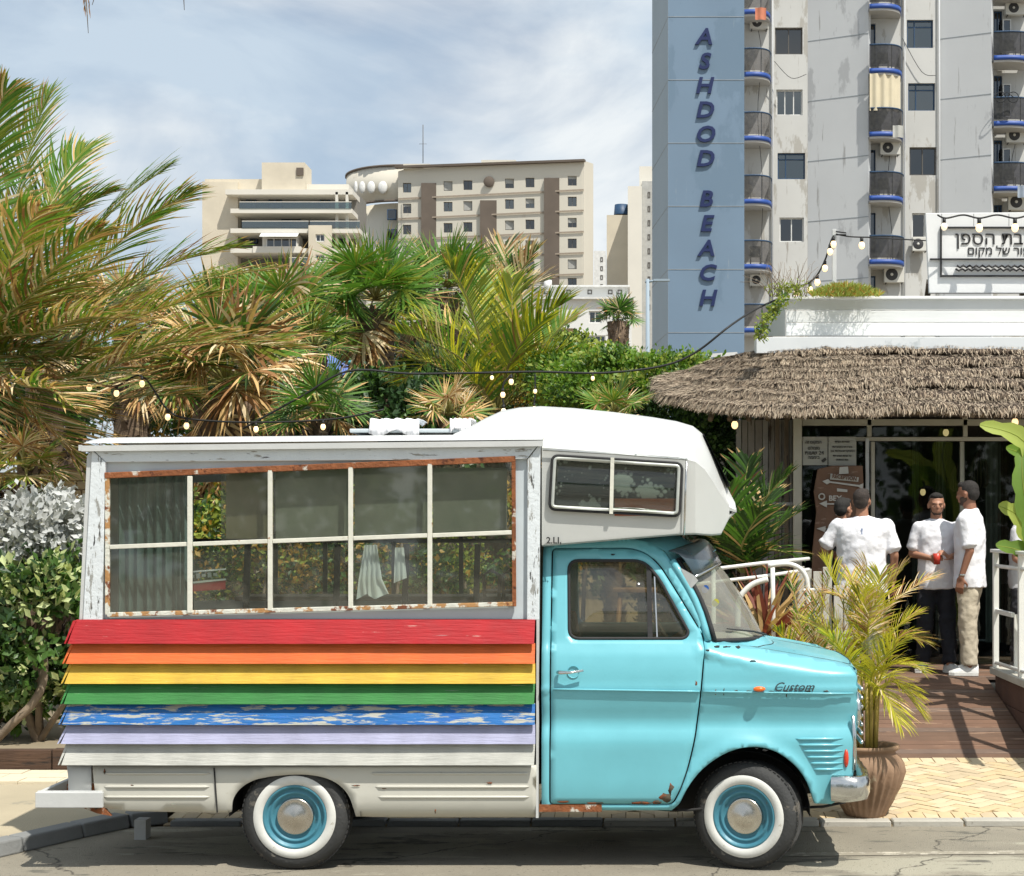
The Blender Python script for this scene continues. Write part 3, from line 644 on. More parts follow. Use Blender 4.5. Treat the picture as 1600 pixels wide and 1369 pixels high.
zc846 = dome[-1][5] + (full[0][5]-dome[-1][5]) * (x846 - dome[-1][1]) / (full[0][1]-dome[-1][1])
F = [('full', x846, TZ(855), TZ(697), .042, zc846)] + full
G = [sec(*r[1:]) for r in F]
pod = MB(); pod.grid(G, flip=True); 
n = len(G[0]); nv = len(pod.v)
# underside and ends
for i in range(len(G)-1): pod.add([G[i][0], G[i+1][0], G[i+1][-1], G[i][-1]], [(0, 1, 2, 3)])
e = G[-1]; pod.add(e, [list(range(n))])
pod.add(G[0], [list(range(n))[::-1]])
po = pod.build('overcab_pod', [m_pod], truck)
em = po.modifiers.new('e', 'WELD'); em.merge_threshold = .0005
es_ = po.modifiers.new('es', 'EDGE_SPLIT'); es_.split_angle = R(26)
D_ = [[(p[1] if 0 else p) for p in sec(r[1], r[2], r[3], r[4], r[5])] for r in dome] + [G[0]]
MB().grid([s[5:-5] for s in D_], flip=True).build('roof_dome', [m_pod], po)
# gutter, vertical trim
MB().tube([(TX(848), .016, TZ(703)), (TX(960), .016, TZ(709)), (TX(1074), .016, TZ(718))], .006, 6).build('gutter', [pmat('dull alloy strip', (.45, .47, .46), .4, .2, 8, [((.03, .05, .04), .6, 25, None)], metal=.5)], po)
MB().tube([(TX(1073), .018, TZ(716)), (TX(1071), .018, TZ(770)), (TX(1069), .02, TZ(836))], .006, 6).build('trim_strip', [m_chrome], po)
# pod window
pw = rounded(px2([(861,709),(1068,722),(1064,809),(856,798)]), .05, 6)
pwi = grow(pw, -.016); pwj = grow(pw, -.034)
skin('window_gasket', pw, [pwi], .2, lambda x, z: .008, [m_rub], po, thick=.03)
skin('window_surround', pwi, [pwj], .2, lambda x, z: .002, [pmat('pale alloy frame', (.50, .52, .48), .35, .1, 8, metal=.3)], po, thick=.03)
MB().bar((TX(957), .004, TZ(715)), (TX(955), .004, TZ(803)), .022, .02, up=(0,1,0)).build('window_divider', [m_mull], po)
skin('window_pane', pwj, [], .3, lambda x, z: .012, [gmat('pod glass', (.72, .76, .72), .03, .02, .03)], po, thick=.003)
m_lace = bpy.data.materials.new('lace curtain'); m_lace.use_nodes = True; nt = m_lace.node_tree; bs = nt.nodes['Principled BSDF']; bs.inputs['Roughness'].default_value = .9
tcn = nt.nodes.new('ShaderNodeTexCoord'); vo_ = nt.nodes.new('ShaderNodeTexVoronoi'); vo_.inputs['Scale'].default_value = 6.2; vo_.inputs['Randomness'].default_value = .9
nt.links.new(tcn.outputs['Object'], vo_.inputs['Vector'])
v2 = nt.nodes.new('ShaderNodeTexVoronoi'); v2.inputs['Scale'].default_value = 34; nt.links.new(tcn.outputs['Object'], v2.inputs['Vector'])
mm = nt.nodes.new('ShaderNodeMath'); mm.operation = 'MULTIPLY_ADD'; mm.inputs[1].default_value = .5; nt.links.new(v2.outputs[0], mm.inputs[0]); nt.links.new(vo_.outputs[0], mm.inputs[2])
nt.links.new(_mixc(nt, _step(nt, mm.outputs[0], .74, .60), (.022, .03, .026), (.50, .52, .50)), bs.inputs['Base Color'])
skin('curtain', grow(pwj, .01), [], .3, lambda x, z: .031, [m_lace], po, thick=.004)
rb(po, 'cushion', [pmat('orange cushion', (.35, .09, .03), .9, .2)], (TX(960), .024, TZ(806)), (TX(1058), .029, TZ(779)))
# front window strip on the pod
a, b = F[-5], F[-2]
zz = lambda r: r[5] - .02
MB().add([(a[1]+.004, .42, zz(a)), (b[1]+.012, .5, zz(b)), (b[1]+.012, 1.38, zz(b)), (a[1]+.004, 1.46, zz(a))], [(0,1,2,3)]).build('front_pane', [m_rub], po)
text('pod_mark', '2.LI,', .055, .001, pmat('black stencil', (.02, .02, .02), .7), T3(TX(865), .026, TZ(845)), po, bold=.0012)

# towels and a tray on the roof
tray = thing('roof_hatch', 'flat pale roof hatch lying on the camper roof behind the overcab pod', 'roof hatch', (TX(650), .8, TZ(690)))
zt = P(0, 672, CD+.9).z
rb(tray, 'lid', [m_panel], (P(560,0,CD+.9).x, .55, zt-.035), (P(742,0,CD+.9).x, 1.25, zt-.01), .006)
rb(tray, 'skirt', [m_white], (P(600,0,CD+.9).x, .62, 2.60), (P(735,0,CD+.9).x, 1.18, zt-.036))
def cloth(name, label, x0, x1, y0, z, drop, cat='towel', mat=None, seed=0, grp=None):
    rows = []
    for i in range(30):
        f = i/29; x = x0 + (x1-x0)*f; w = .012*math.sin(f*26+seed) + .008*math.sin(f*61)
        rows.append([(x, y0 - .02 + w, z - drop*(.8+.2*math.sin(f*9+seed))), (x, y0 - .015 + w*.6, z - drop*.5), (x, y0, z + .012 + w*.4), (x, y0+.2, z + .016 + w*.5), (x, y0+.42, z+.012+w)])
    o = MB().grid(rows, flip=True).build(name, [mat or pmat('white cotton', (.80, .80, .82), .9, .05, 6)]); s = o.modifiers.new('s', 'SOLIDIFY'); s.thickness = .006
    return tag(o, label, cat, grp)
cloth('towel', 'white crumpled towel hung over the left end of the roof hatch', P(578,0,CD+.55).x, P(655,0,CD+.55).x, .55, zt+.04, .10)
cloth('towel', 'small white towel hung over the hatch beside the overcab pod', P(703,0,CD+.55).x, P(735,0,CD+.55).x, .55, zt+.04, .08, seed=2)
# white cloth hanging just inside the panes
rows = []
for i in range(22):
    f = i/21; rows.append([(TX(553 + f*50 + 4*math.sin(f*9)), .09+.012*math.sin(f*24), TZ(938 - 9*abs(math.sin(f*5)))), (TX(557 + f*36), .085+.014*math.sin(f*27), TZ(905)), (TX(566+f*20), .085+.010*math.sin(f*24), TZ(852))])
MB().grid(rows).build('hanging_cloth', [pmat('white cotton', (.8, .8, .82), .9)], truck)
MB().grid([[(TX(612+f*20), .09+.015*math.sin(f*14), TZ(912-8*f)), (TX(614+f*14), .085+.01*math.sin(f*9), TZ(856))] for f in np.linspace(0, 1, 12)]).build('hanging_cloth', [pmat('white cotton', (.8, .8, .82), .9)], truck)
bx = MB(); bx.add([(TX(288), .12, TZ(926)), (TX(345), .12, TZ(922)), (TX(345), .12, TZ(905)), (TX(288), .12, TZ(910))], [(0,1,2,3)]); bo = bx.build('reflected_banner', [pmat('red banner', (.35, .02, .02), .7)], truck)  # a reflection in the pane, modelled as a red panel with white marks
for k in range(5): MB().bar((TX(290 + k*9), .115, TZ(902 - k*.8)), (TX(296 + k*9), .115, TZ(901.5 - k*.8)), .03 if k % 2 else .018, .004, up=(0,1,0)).build('reflected_mark', [m_white], bo)
MB().bar((TX(288), .116, TZ(912)), (TX(346), .116, TZ(906)), .012, .004, up=(0,1,0)).build('reflected_line', [m_white], bo); MB().bar((TX(288), .116, TZ(895)), (TX(346), .116, TZ(890)), .010, .004, up=(0,1,0)).build('reflected_line', [m_white], bo)
# ---------------------------------------------------------------- ground, road, kerbs, pavement
m_soil = pmat('sandy soil', (.22, .18, .12), .95, .25, .4, (), .3, 3)
m_road = pmat('sun bleached asphalt', (.30, .27, .21), .85, .16, .9, [((.43, .40, .31), .55, .8, (.6, 1.6, 1)), ((.16, .15, .12), .60, 2.2, (.8, 2.5, 1)), ((.55, .52, .44), .66, 55, None), ((.10, .095, .08), .62, 48, None), ((.09, .085, .07), .72, 9, (.5, 2.5, 1))], .8, 110)
m_drive = pmat('beige worn asphalt', (.42, .36, .25), .9, .12, .8, [((.30, .27, .20), .64, 1.6, None), ((.22, .19, .14), .70, 20, None)], .4, 70)
m_kerb = pmat('grey kerb concrete', (.22, .225, .22), .85, .12, 2, [((.40, .39, .35), .64, 3, None), ((.10, .10, .09), .68, 9, None)], .3, 30)
m_pav = [pmat('pale sandstone paver %s' % n, c, .8, .08, 3, [((.30, .24, .16), .70, 9, None)], .25, 40) for n, c in (('cream', (.60, .49, .32)), ('honey', (.57, .44, .26)), ('sand', (.50, .40, .26)))]
m_joint = pmat('sandy joints', (.30, .23, .14), .95, .2, 8)

nt = m_road.node_tree; bsdf = [n for n in nt.nodes if n.type == 'BSDF_PRINCIPLED'][0]; old = bsdf.inputs['Base Color'].links[0].from_socket
tcn = nt.nodes.new('ShaderNodeTexCoord'); nz = nt.nodes.new('ShaderNodeTexNoise'); nz.inputs['Scale'].default_value = 2.5; nz.inputs['Detail'].default_value = 6; nt.links.new(tcn.outputs['Object'], nz.inputs['Vector'])
va = nt.nodes.new('ShaderNodeVectorMath'); va.operation = 'MULTIPLY_ADD'; va.inputs[1].default_value = (.5, .5, .5); nt.links.new(nz.outputs['Color'], va.inputs[0]); nt.links.new(tcn.outputs['Object'], va.inputs[2])
vr = nt.nodes.new('ShaderNodeTexVoronoi'); vr.feature = 'DISTANCE_TO_EDGE'; vr.inputs['Scale'].default_value = .33; nt.links.new(va.outputs[0], vr.inputs['Vector'])
nt.links.new(_mixc(nt, _step(nt, vr.outputs[0], .004, .0), old, (.07, .062, .05)), bsdf.inputs['Base Color'])
def sheet(name, pts, mat, kind='structure', div=None):
    o = MB().add(pts, [tuple(range(len(pts)))]).build(name, [mat]); return tag(o, kind=kind)
sheet('ground', [(-1500, -60, -.06), (1500, -60, -.06), (1500, 3000, -.06), (-1500, 3000, -.06)], m_soil)
sheet('road', [(-40, -40, 0), (40, -40, 0), (40, 1.56, 0), (-3.3, 1.56, 0), (-3.5, 1.5, 0), (-3.7, 1.15, 0), (-3.95, .6, 0), (-4.4, -.4, 0), (-5.6, -2.4, 0), (-9, -6, 0), (-40, -30, 0)], m_road)
# faded line on the road
rows = []
m_line = pmat('faded road paint', (.50, .46, .37), .85, .1, 4, [((.28, .25, .2), .50, 5, (1, 2, 1)), ((.30, .27, .21), .45, 18, None)])
for f in np.linspace(0, 1, 26):
    x = .55 + 7*f; y = .50 + .16*math.sin(f*2.5); w = .055 + .012*noise.noise(Vector((f*9, 0, 0))); rows.append([(x, y-w, .004), (x, y+w, .004)])
tag(MB().grid(rows, flip=True).build('road_line', [m_line]), kind='structure')
# front kerb: flush stones along the pavement
kerb = tag(MB().box((-3.3, 1.57, -.02), (12, 1.68, .01)).build('kerb', [m_joint]), kind='structure')
ks = MB().box((0, 0, 0), (.488, .125, .05)).mesh('kerb_stone', [m_kerb])
ks2 = MB().box((0, 0, 0), (.488, .125, .05)).mesh('kerb_stone', [pmat('pale kerb concrete', (.42, .40, .35), .85, .1, 3, [((.25, .23, .2), .62, 7, None)], .2, 30)])
for i in range(22):
    o = bpy.data.objects.new('kerb_stone', ks2 if i > 5 else ks); link(o, kerb); o.location = (-3.25 + i*.5, 1.56, -.012 + .003*(i % 3)); b = o.modifiers.new('b', 'BEVEL'); b.width = .008
# pavement of herringbone pavers
def zs(y): return .034 + (y - 1.68) * (.128 / 2.17)
pv = tag(MB().add([(-3.3, 1.68, zs(1.68)-.008), (12, 1.68, zs(1.68)-.008), (12, 3.86, zs(3.86)-.008), (-3.3, 3.86, zs(3.86)-.008)], [(0,1,2,3)]).build('pavement', [m_joint]), kind='structure')
W_ = .1; slope = math.atan(.128/2.17)
pm = [MB().box((-.0965, -.0465, -.03), (.0965, .0465, 0)).mesh('paver', [m]) for m in m_pav]
cands = []
c45, s45 = math.cos(R(45)), math.sin(R(45))
for a in range(-90, 90):
    for b_ in range(-60, 60):
        for kind in (0, 1):
            u, v = (1.0, .5) if kind == 0 else (.5, 2.0); u += a + 2*b_; v += a - 2*b_; u *= W_; v *= W_
            x = u*c45 - v*s45 + 3.0; y = u*s45 + v*c45 + 2.7
            if -3.2 < x < 4.2 and 1.86 < y < 3.68: cands.append((x, y, kind))
for y in (1.78, 3.76):
    k = 0
    x = -3.25
    while x < 4.2: cands.append((x, y, 2)); x += .1
cands = list({(round(x, 3), round(y, 3), k) for x, y, k in cands})
cands.sort(key=lambda c: 0 if 1.05 < c[0] < 3.45 + (c[1]-1.7)*.25 else 1 + abs(c[0]-2.2))
rest = MB()
for i, (x, y, kind) in enumerate(cands):
    rz = {0: R(45), 1: R(135), 2: R(90)}[kind] + random.uniform(-.012, .012); z = zs(y) + .004 + random.uniform(-.0025, .0025)
    M = T3(x, y, z) @ Matrix.Rotation(slope, 4, 'X') @ Matrix.Rotation(rz, 4, 'Z')
    if i < 298: o = bpy.data.objects.new('paver', random.choice(pm)); link(o, pv); o.matrix_local = M
    else: rest.box((-.0965, -.0465, -.03), (.0965, .0465, 0), random.randrange(3), M)
tag(rest.build('paver', m_pav, pv), kind='stuff')
for k_, (x0, x1) in enumerate(((-3.3, 1.0),)): pass
# driveway on the left, its kerb and the strip of square pavers
ip = [Vector(p) for p in ((-3.28, 1.66, 0), (-3.5, 1.5, 0), (-3.7, 1.12, 0), (-3.92, .62, 0), (-4.2, .02, 0), (-4.55, -.62, 0), (-5.0, -1.3, 0), (-5.6, -2.0, 0))]
sheet('driveway', [(p.x-.06, p.y+.03, .083) for p in ip] + [(-40, -22, .083), (-40, 2.95, .083), (-3.28, 2.95, .083)], m_drive)
ik = tag(MB().add([(p.x, p.y, -.01) for p in ip] + [(p.x-.1, p.y+.06, -.01) for p in ip[::-1]], [tuple(range(len(ip)*2))]).build('island_kerb', [m_joint]), kind='structure')
for a, b in zip(ip, ip[1:]):
    d = (b - a).normalized(); nrm = Vector((d.y, -d.x, 0)); nrm = nrm if nrm.x < 0 else -nrm
    q = [a + d*.006, b - d*.006]; w = .15
    MB().add([q[0], q[1], q[1]+nrm*w, q[0]+nrm*w] + [v + Vector((0, 0, .095)) + nrm*.02 for v in (q[0], q[1])] + [v + Vector((0, 0, .10)) for v in (q[1]+nrm*w, q[0]+nrm*w)],
             [(3,2,1,0), (4,5,6,7), (0,1,5,4), (1,2,6,5), (2,3,7,6), (3,0,4,7)]).build('kerb_stone', [m_kerb], ik, .012)
ps = sheet('side_pavement', [(-40, 2.95, .079), (-3.28, 2.95, .079), (-3.28, 3.62, .079), (-40, 3.62, .079)], m_joint)
sq = [MB().box((0, 0, 0), (.292, .205, .03)).mesh('paver', [pmat('cream paving slab', (.68, .60, .44), .8, .08, 2, [((.4, .34, .24), .68, 5, None)], .2, 30)])]
for i in range(12):
    for j in range(3):
        o = bpy.data.objects.new('paver', sq[0]); link(o, ps); o.location = (-3.6 - i*.3 + j*.09, 2.96 + j*.215, .074 + random.uniform(-.002, .002))
bed = tag(MB().box((-12, 3.72, 0), (1.25, 14, .26)).build('planting_bed', [m_soil]), kind='structure')
m_sleep = pmat('dark timber sleeper', (.075, .042, .026), .9, .3, 3, [((.03, .02, .015), .6, 4, (.3, 3, 3))], .5, 20, (.2, 3, 3))
slp = thing('timber_edging', 'low dark brown timber edging of the planting bed behind the camper', 'edging', (-4, 3.65, 0))
for i in range(9): rb(slp, 'plank', [m_sleep], (-9.6 + i*1.21, 3.62, .03), (-8.4 + i*1.21, 3.72, .26 + .006*(i % 3)), .008)
rb(None, 'prop', [pmat('pale concrete', (.5, .5, .48), .8)], P(213, 0, 11.6).to_tuple()[:1] + (1.05, 0), P(231, 0, 11.6).to_tuple()[:1] + (1.17, .13))
o = bpy.data.objects['prop']; o.name = 'concrete_block'; tag(o, 'small pale concrete block standing on the road under the camper tail', 'block')

# ---- boardwalk ramp
def zd(y): return .162 + (y - 3.85) * .207 if y < 6.1 else .628
m_deck = [pmat('weathered deck plank %s' % n, c, .7, .15, 3, [((.34, .22, .15), .60, 4, (.3, 4, 2)), ((.09, .05, .035), .66, 7, (.3, 4, 2))], .35, 20, (.2, 4, 2)) for n, c in (('brown', (.145, .085, .054)), ('warm brown', (.17, .095, .06)), ('grey brown', (.155, .105, .078)))]
dk = tag(MB().add([(.9, 3.86, .10), (3.30, 3.86, .10), (3.30, 6.1, .57), (.9, 6.1, .57)], [(0,1,2,3)]).add([(.3, 6.1, .57), (6, 6.1, .57), (6, 13, .57), (.3, 13, .57)], [(0,1,2,3)]).build('boardwalk', [m_dark]), kind='structure')
y = 3.87; i = 0
while y < 8.6:
    L = .098; y2 = y + L
    x0, x1 = (.92, 3.30) if y < 6.08 else (.3, 5.2)
    za, zb = zd(y) + random.uniform(-.002, .002), zd(y2)
    MB().add([(x0, y, za-.03), (x1, y, za-.03), (x1, y2, zb-.03), (x0, y2, zb-.03), (x0, y, za), (x1, y, za), (x1, y2, zb), (x0, y2, zb)], [(3,2,1,0), (4,5,6,7), (0,1,5,4), (1,2,6,5), (2,3,7,6), (3,0,4,7)]).build('plank', [m_deck[(i*7 % 5) % 3]], dk, .004)
    y = y2 + .012; i += 1
# planter wall and capping on the right of the boardwalk
pl = thing('planter_box', 'brown sided planter with pale timber capping along the right edge of the boardwalk', 'planter', (3.8, 5, 0))
for k in range(3): rb(pl, 'plank', [pmat('red brown cladding', (.10, .05, .035), .75, .2, 4, (), .3, 20)], (3.31, 2.9, .02 + k*.22), (3.34, 5.75, .235 + k*.22), .003)
rb(pl, 'side', [m_dark], (3.335, 2.92, 0), (6.5, 5.72, .66))
rb(pl, 'capping', [pmat('weathered pale beam', (.46, .44, .38), .8, .12, 3, [((.28, .25, .2), .62, 6, (1, .3, 2))], .2, 20)], (3.27, 2.85, .69), (3.50, 5.82, .755), .008)
rb(pl, 'soil', [m_soil], (3.5, 2.95, .6), (6.4, 5.7, .70))

# ---- white tubular railings
m_rail = pmat('white enamel rail', (.74, .74, .70), .4, .06, 4, [((.35, .2, .1), .72, 12, None)], .05, 30)
rr_ = thing('railing', 'white metal railing with flat posts on the planter at the right edge of the boardwalk', 'railing', (3.3, 5, .75), 'white railings')
for y in (5.70, 4.62, 3.7): MB().box((3.285, y, .70), (3.335, y+.055, 1.83)).build('post', [m_rail], rr_, .004)
MB().box((3.27, 2.8, 1.825), (3.35, 5.80, 1.855)).build('top_rail', [m_rail], rr_, .006)
MB().tube([(3.31, 2.8, 1.70), (3.31, 5.72, 1.70)], .018, 8).build('rail', [m_rail], rr_)
MB().box((3.30, 5.0, 1.26), (3.33, 5.7, 1.30)).build('rail', [m_rail], rr_)
MB().tube([(3.31, 2.8, .84), (3.31, 5.72, .80)], .018, 8).build('rail', [m_rail], rr_)
MB().box((3.35, 5.1, .72), (3.39, 5.13, 1.28)).build('post', [m_rail], rr_)
rl_ = thing('railing', 'white tubular railing sloping up behind the cab of the camper', 'railing', P(1200, 950, 15.2), 'white railings')
def tb(par, name, pts, r, m=m_rail, n=8): return MB().tube(pts, r, n).build(name, [m], par)
tb(rl_, 'rail', [P(1085, 893, 15.0), P(1190, 880, 15.3), P(1264, 873, 15.6)], .016)
tb(rl_, 'rail', [P(1085, 913, 15.0), P(1190, 901, 15.3), P(1264, 890, 15.6)], .016)
tb(rl_, 'post', [P(1207, 880, 15.3), P(1208, 950, 15.3), P(1210, 1050, 15.3)], .02)
tb(rl_, 'post', [P(1115, 890, 15.05), P(1115, 1060, 15.05)], .02)
hp = thing('hoop_rail', 'white bent tube handrail standing before the picket boards', 'handrail', P(1250, 950, 14.9), 'white railings')
tb(hp, 'tube', catmull([P(1200, 884, 14.95), P(1228, 881, 14.95), P(1246, 886, 14.95), P(1257, 897, 14.95), P(1262, 915, 14.95), P(1263, 960, 14.95), P(1262, 1075, 14.95)], 5), .021)
tb(hp, 'bracket', [P(1256, 923, 14.93), P(1272, 922, 15.2)], .018)
hp2 = thing('hoop_rail', 'curved white pipe end of the handrail nearest the windscreen', 'handrail', P(1150, 950, 14.8), 'white railings')
tb(hp2, 'tube', catmull([P(1153, 1060, 14.8), P(1153, 960, 14.8), P(1156, 935, 14.8), P(1166, 921, 14.8), P(1180, 911, 14.8), P(1200, 905, 14.8)], 5), .024)
# picket boards
pk = thing('picket_fence', 'short fence of upright whitewashed boards beside the boardwalk entrance', 'fence', P(1270, 1000, 15.6))
m_pick = pmat('whitewashed board', (.50, .49, .44), .8, .14, 3, [((.26, .22, .17), .60, 6, (3, 3, .5)), ((.12, .10, .08), .70, 9, (3, 3, .5))], .35, 22, (3, 3, .4))
xs = 1246
for i, w in enumerate((13, 12, 15, 17, 16, 14, 13)):
    a = P(xs, 885 + (i*37 % 11) + (25 if i > 3 else 0), 15.7 + .05*(i % 2)); b = P(xs + w, 0, 15.7)
    MB().box((a.x, a.y, .2), (b.x - .012, a.y + .025, a.z)).build('board', [m_pick], pk, .003); xs += w

# ---------------------------------------------------------------- beach cafe
_P = P
def P(px, py, D): return _P(px, py, D + .9)      # the cafe front stands a little behind the group of men
D1 = 17.4
m_frame = pmat('cream steel frame', (.50, .47, .38), .55, .1, 3, [((.3, .2, .12), .70, 9, None)], .1, 20)
m_ww = pmat('white weatherboard', (.70, .72, .71), .6, .05, 2, [((.48, .50, .50), .66, 3, (.4, 2, 2))], .12, 16, (.2, 2, 3))
m_cglass = gmat('cafe glass', (.50, .56, .54), .0, .02, .0)
cafe = thing('beach_cafe', 'glass fronted beach cafe with straw eaves and a white boarded parapet', 'cafe', P(1400, 1056, D1))
cz = .63
def fbar(x0, y0, x1, y1, D, name='frame', mat=m_frame, th=.07, par=cafe, bev=.004):
    a, b = P(x0, y1, D), P(x1, y0, D); return MB().box((a.x, a.y, a.z), (b.x, a.y + th, b.z)).build(name, [mat], par, bev)
fbar(1240, 600, 1253, 1068, 17.1, 'post', th=.09)
fbar(1254, 655, 1800, 665, 17.2, 'beam'); fbar(1254, 683, 1800, 689, 17.2, 'transom')
for x in (1355, 1505, 1640): fbar(x, 640, x+7, 682.5, 17.2, 'post')
fbar(1361, 690, 1367, 1066, 17.2, 'post'); fbar(1500, 690, 1507, 1066, 17.25, 'post'); fbar(1640, 690, 1648, 1066, 17.25, 'post')
fbar(1352.5, 685, 1358, 772, 17.1, 'pole', m_white, .04)
fbar(1254, 1060, 1360, 1070, 17.2, 'sill')
for x0, x1 in ((1254, 1360), (1368, 1499), (1508, 1640)):
    fbar(x0, 690, x1, 1060, 17.22, 'window_pane', m_cglass, .008, bev=0)
for x0, x1 in ((1254, 1354), (1363, 1504)): fbar(x0, 666, x1, 682, 17.22, 'window_pane', m_cglass, .008, bev=0)
# interior: floor, dark back wall, ceiling
m_in = pmat('cafe wall with indoor darkness', (.05, .048, .042), .9, .35, 1.5, [((.14, .13, .11), .62, 2, (1, 1, .4)), ((.02, .05, .03), .60, 1.3, None)])  # indoor darkness is put into the wall and ceiling colour
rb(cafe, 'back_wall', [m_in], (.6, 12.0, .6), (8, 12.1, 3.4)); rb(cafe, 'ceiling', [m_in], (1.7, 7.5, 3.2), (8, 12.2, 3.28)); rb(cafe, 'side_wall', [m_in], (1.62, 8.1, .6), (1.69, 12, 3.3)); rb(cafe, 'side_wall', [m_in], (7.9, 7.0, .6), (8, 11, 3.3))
m_cv = pmat('hanging fabric', (.30, .32, .28), .9, .3, 2)
for i, (x, w, c) in enumerate(((1540, 14, 0), (1462, 9, 0), (1560, 10, 1), (1583, 12, 1), (1425, 6, 0))):
    a = P(x, 0, 19.5); rows = [[(a.x + .1*j/8*w/8 , a.y + .02*math.sin(j*2.2), z) for z in (.7, 3.1)] for j in range(9)]
    MB().grid(rows).build('drape', [m_cv if not c else pmat('brown drape', (.09, .06, .04), .9, .2)], cafe)
# wall of slats left of the post
m_slat = [pmat('old grey slat %s' % n, c, .85, .2, 3, [((.09, .07, .055), .60, 5, (3, 3, .4))], .4, 18, (3, 3, .3)) for n, c in (('a', (.30, .28, .25)), ('b', (.20, .155, .11)), ('c', (.38, .37, .35)))]
slw = thing('slatted_wall', 'weathered wall of upright slats under the left end of the straw roof', 'wall', P(1200, 900, 17.6))
x = 1150; i = 0
while x < 1238:
    w = 9 + (i*5 % 4); a, b = P(x, 1000, 17.7), P(x+w-.9, 640, 17.7); MB().box((a.x, a.y + .012*(i % 2), .5), (b.x, a.y+.03+.012*(i % 2), 3.2)).build('slat', [m_slat[(i*3) % 3 if i % 4 else 2]], slw, .003); x += w; i += 1
for xx in (1212, 1226): fbar(xx, 645, xx+6, 1060, 17.5, 'batten', m_slat[1], .05, slw)
fbar(1205, 785, 1242, 790, 17.3, 'shelf', m_slat[2], .12, slw)

# ---- straw roof
rv0 = lambda r: Vector((r.uniform(-1, 1), r.uniform(-1, 1), r.uniform(-1, 1)))
m_straw = [pmat('grey straw %s' % n, c, .95, .3, 12, (), .5, 60) for n, c in (('pale', (.44, .36, .265)), ('mid', (.27, .205, .145)), ('dark', (.08, .058, .042)))]
th = thing('straw_roof', 'grey straw thatched eaves in shaggy layers below the white parapet', 'thatched roof', P(1300, 600, 16.8))
layers = [ # px/py of the lower edge, D, thickness
    ([(1040,622,17.5),(1066,636,17.1),(1116,645,16.8),(1180,652,16.5),(1250,655,16.35),(1350,651,16.3),(1500,652,16.3),(1700,654,16.3)], 24),
    ([(1040,606,17.7),(1075,622,17.3),(1130,628,16.95),(1200,631,16.7),(1260,634,16.6),(1400,631,16.6),(1700,633,16.6)], 22),
    ([(1062,600,17.8),(1110,608,17.4),(1180,613,17.0),(1260,614,16.85),(1400,611,16.85),(1700,613,16.85)], 22),
    ([(1095,590,17.8),(1140,594,17.5),(1200,595,17.2),(1280,596,17.1),(1400,593,17.1),(1700,595,17.1)], 21),
    ([(1112,584,17.9),(1160,580,17.65),(1230,577,17.4),(1300,578,17.35),(1400,575,17.35),(1700,577,17.35)], 20),
    ([(1138,574,18.0),(1185,566,17.8),(1250,560,17.6),(1400,557,17.6),(1700,559,17.6)], 16)]
for li, (pts, hh) in enumerate(layers):
    path = catmull([P(*p) for p in pts], 8); T = hh * 16.8 / FP
    mb = MB(); rows = []
    for i, p in enumerate(path):
        t = (path[min(i+1, len(path)-1)] - path[max(i-1, 0)]).normalized(); o_ = Vector((t.y, -t.x, 0)).normalized(); w = .03*noise.noise(p*2.5 + Vector((0, 0, li)))
        q = [p + o_*.05 + Vector((0, 0, w)), p + o_*.13 + Vector((0, 0, T*.3+w)), p + o_*.09 + Vector((0, 0, T*.72+w)), p - o_*.06 + Vector((0, 0, T*1.05+w)), p - o_*.5 + Vector((0, 0, T*1.4)), p - o_*.5 + Vector((0, 0, 0.05))]
        rows.append(q)
    mb.grid(rows, 2, close=True, flip=True)
    mb.build('thatch_bed', m_straw, th)
    st = MB(); rnd = random.Random(li); PR = [(.10, .02), (.155, .28*T), (.12, .72*T), (-.02, 1.05*T), (-.18, 1.25*T), (-.30, 1.35*T)]
    for k in range(12500 if li < 5 else 6000):
        f = rnd.random() * (len(path)-1.001); i = int(f); p = path[i].lerp(path[i+1], f-i); t = (path[i+1]-path[i]).normalized(); o_ = Vector((t.y, -t.x, 0)).normalized()
        w_ = .03*noise.noise(p*2.5 + Vector((0, 0, li))) + .02*noise.noise(p*9); g = rnd.random()**.85*4.99; gi = int(g); (o0, h0), (o1, h1) = PR[gi], PR[gi+1]; g -= gi
        b = p + o_*(o0 + (o1-o0)*g + rnd.uniform(0, .02)) + Vector((0, 0, h0 + (h1-h0)*g + w_ + .01)); dd = Vector((0, 0, -(h1-h0))) - o_*(o1-o0); dd.normalize()
        d = (dd + o_*rnd.uniform(-.05, .45) + t*rnd.uniform(-.5, .5) + Vector((0, 0, rnd.uniform(-.2, .16)))).normalized()
        L = rnd.uniform(.04, .10); wv = (t + rv0(rnd)*.3) * rnd.uniform(.0025, .006); e = b + d*L
        st.add([b - wv, b + wv, e + wv*.3, e - wv*.3], [(0,1,2,3)], rnd.choice((0, 0, 0, 1, 1, 2)))
    tag(st.build('straw', m_straw, th), kind='stuff')
rb(cafe, 'roof_slab', [m_dark], (P(1190,0,17.9).x, 8.25, 3.3), (8, 12.2, 3.4))
for k in range(5): # rafters under the straw
    tb(th, 'rafter', [P(1110 + k*30, 655, 17.1 + .1*k), P(1125 + k*30, 600, 18.2)], .03, m_slat[1])
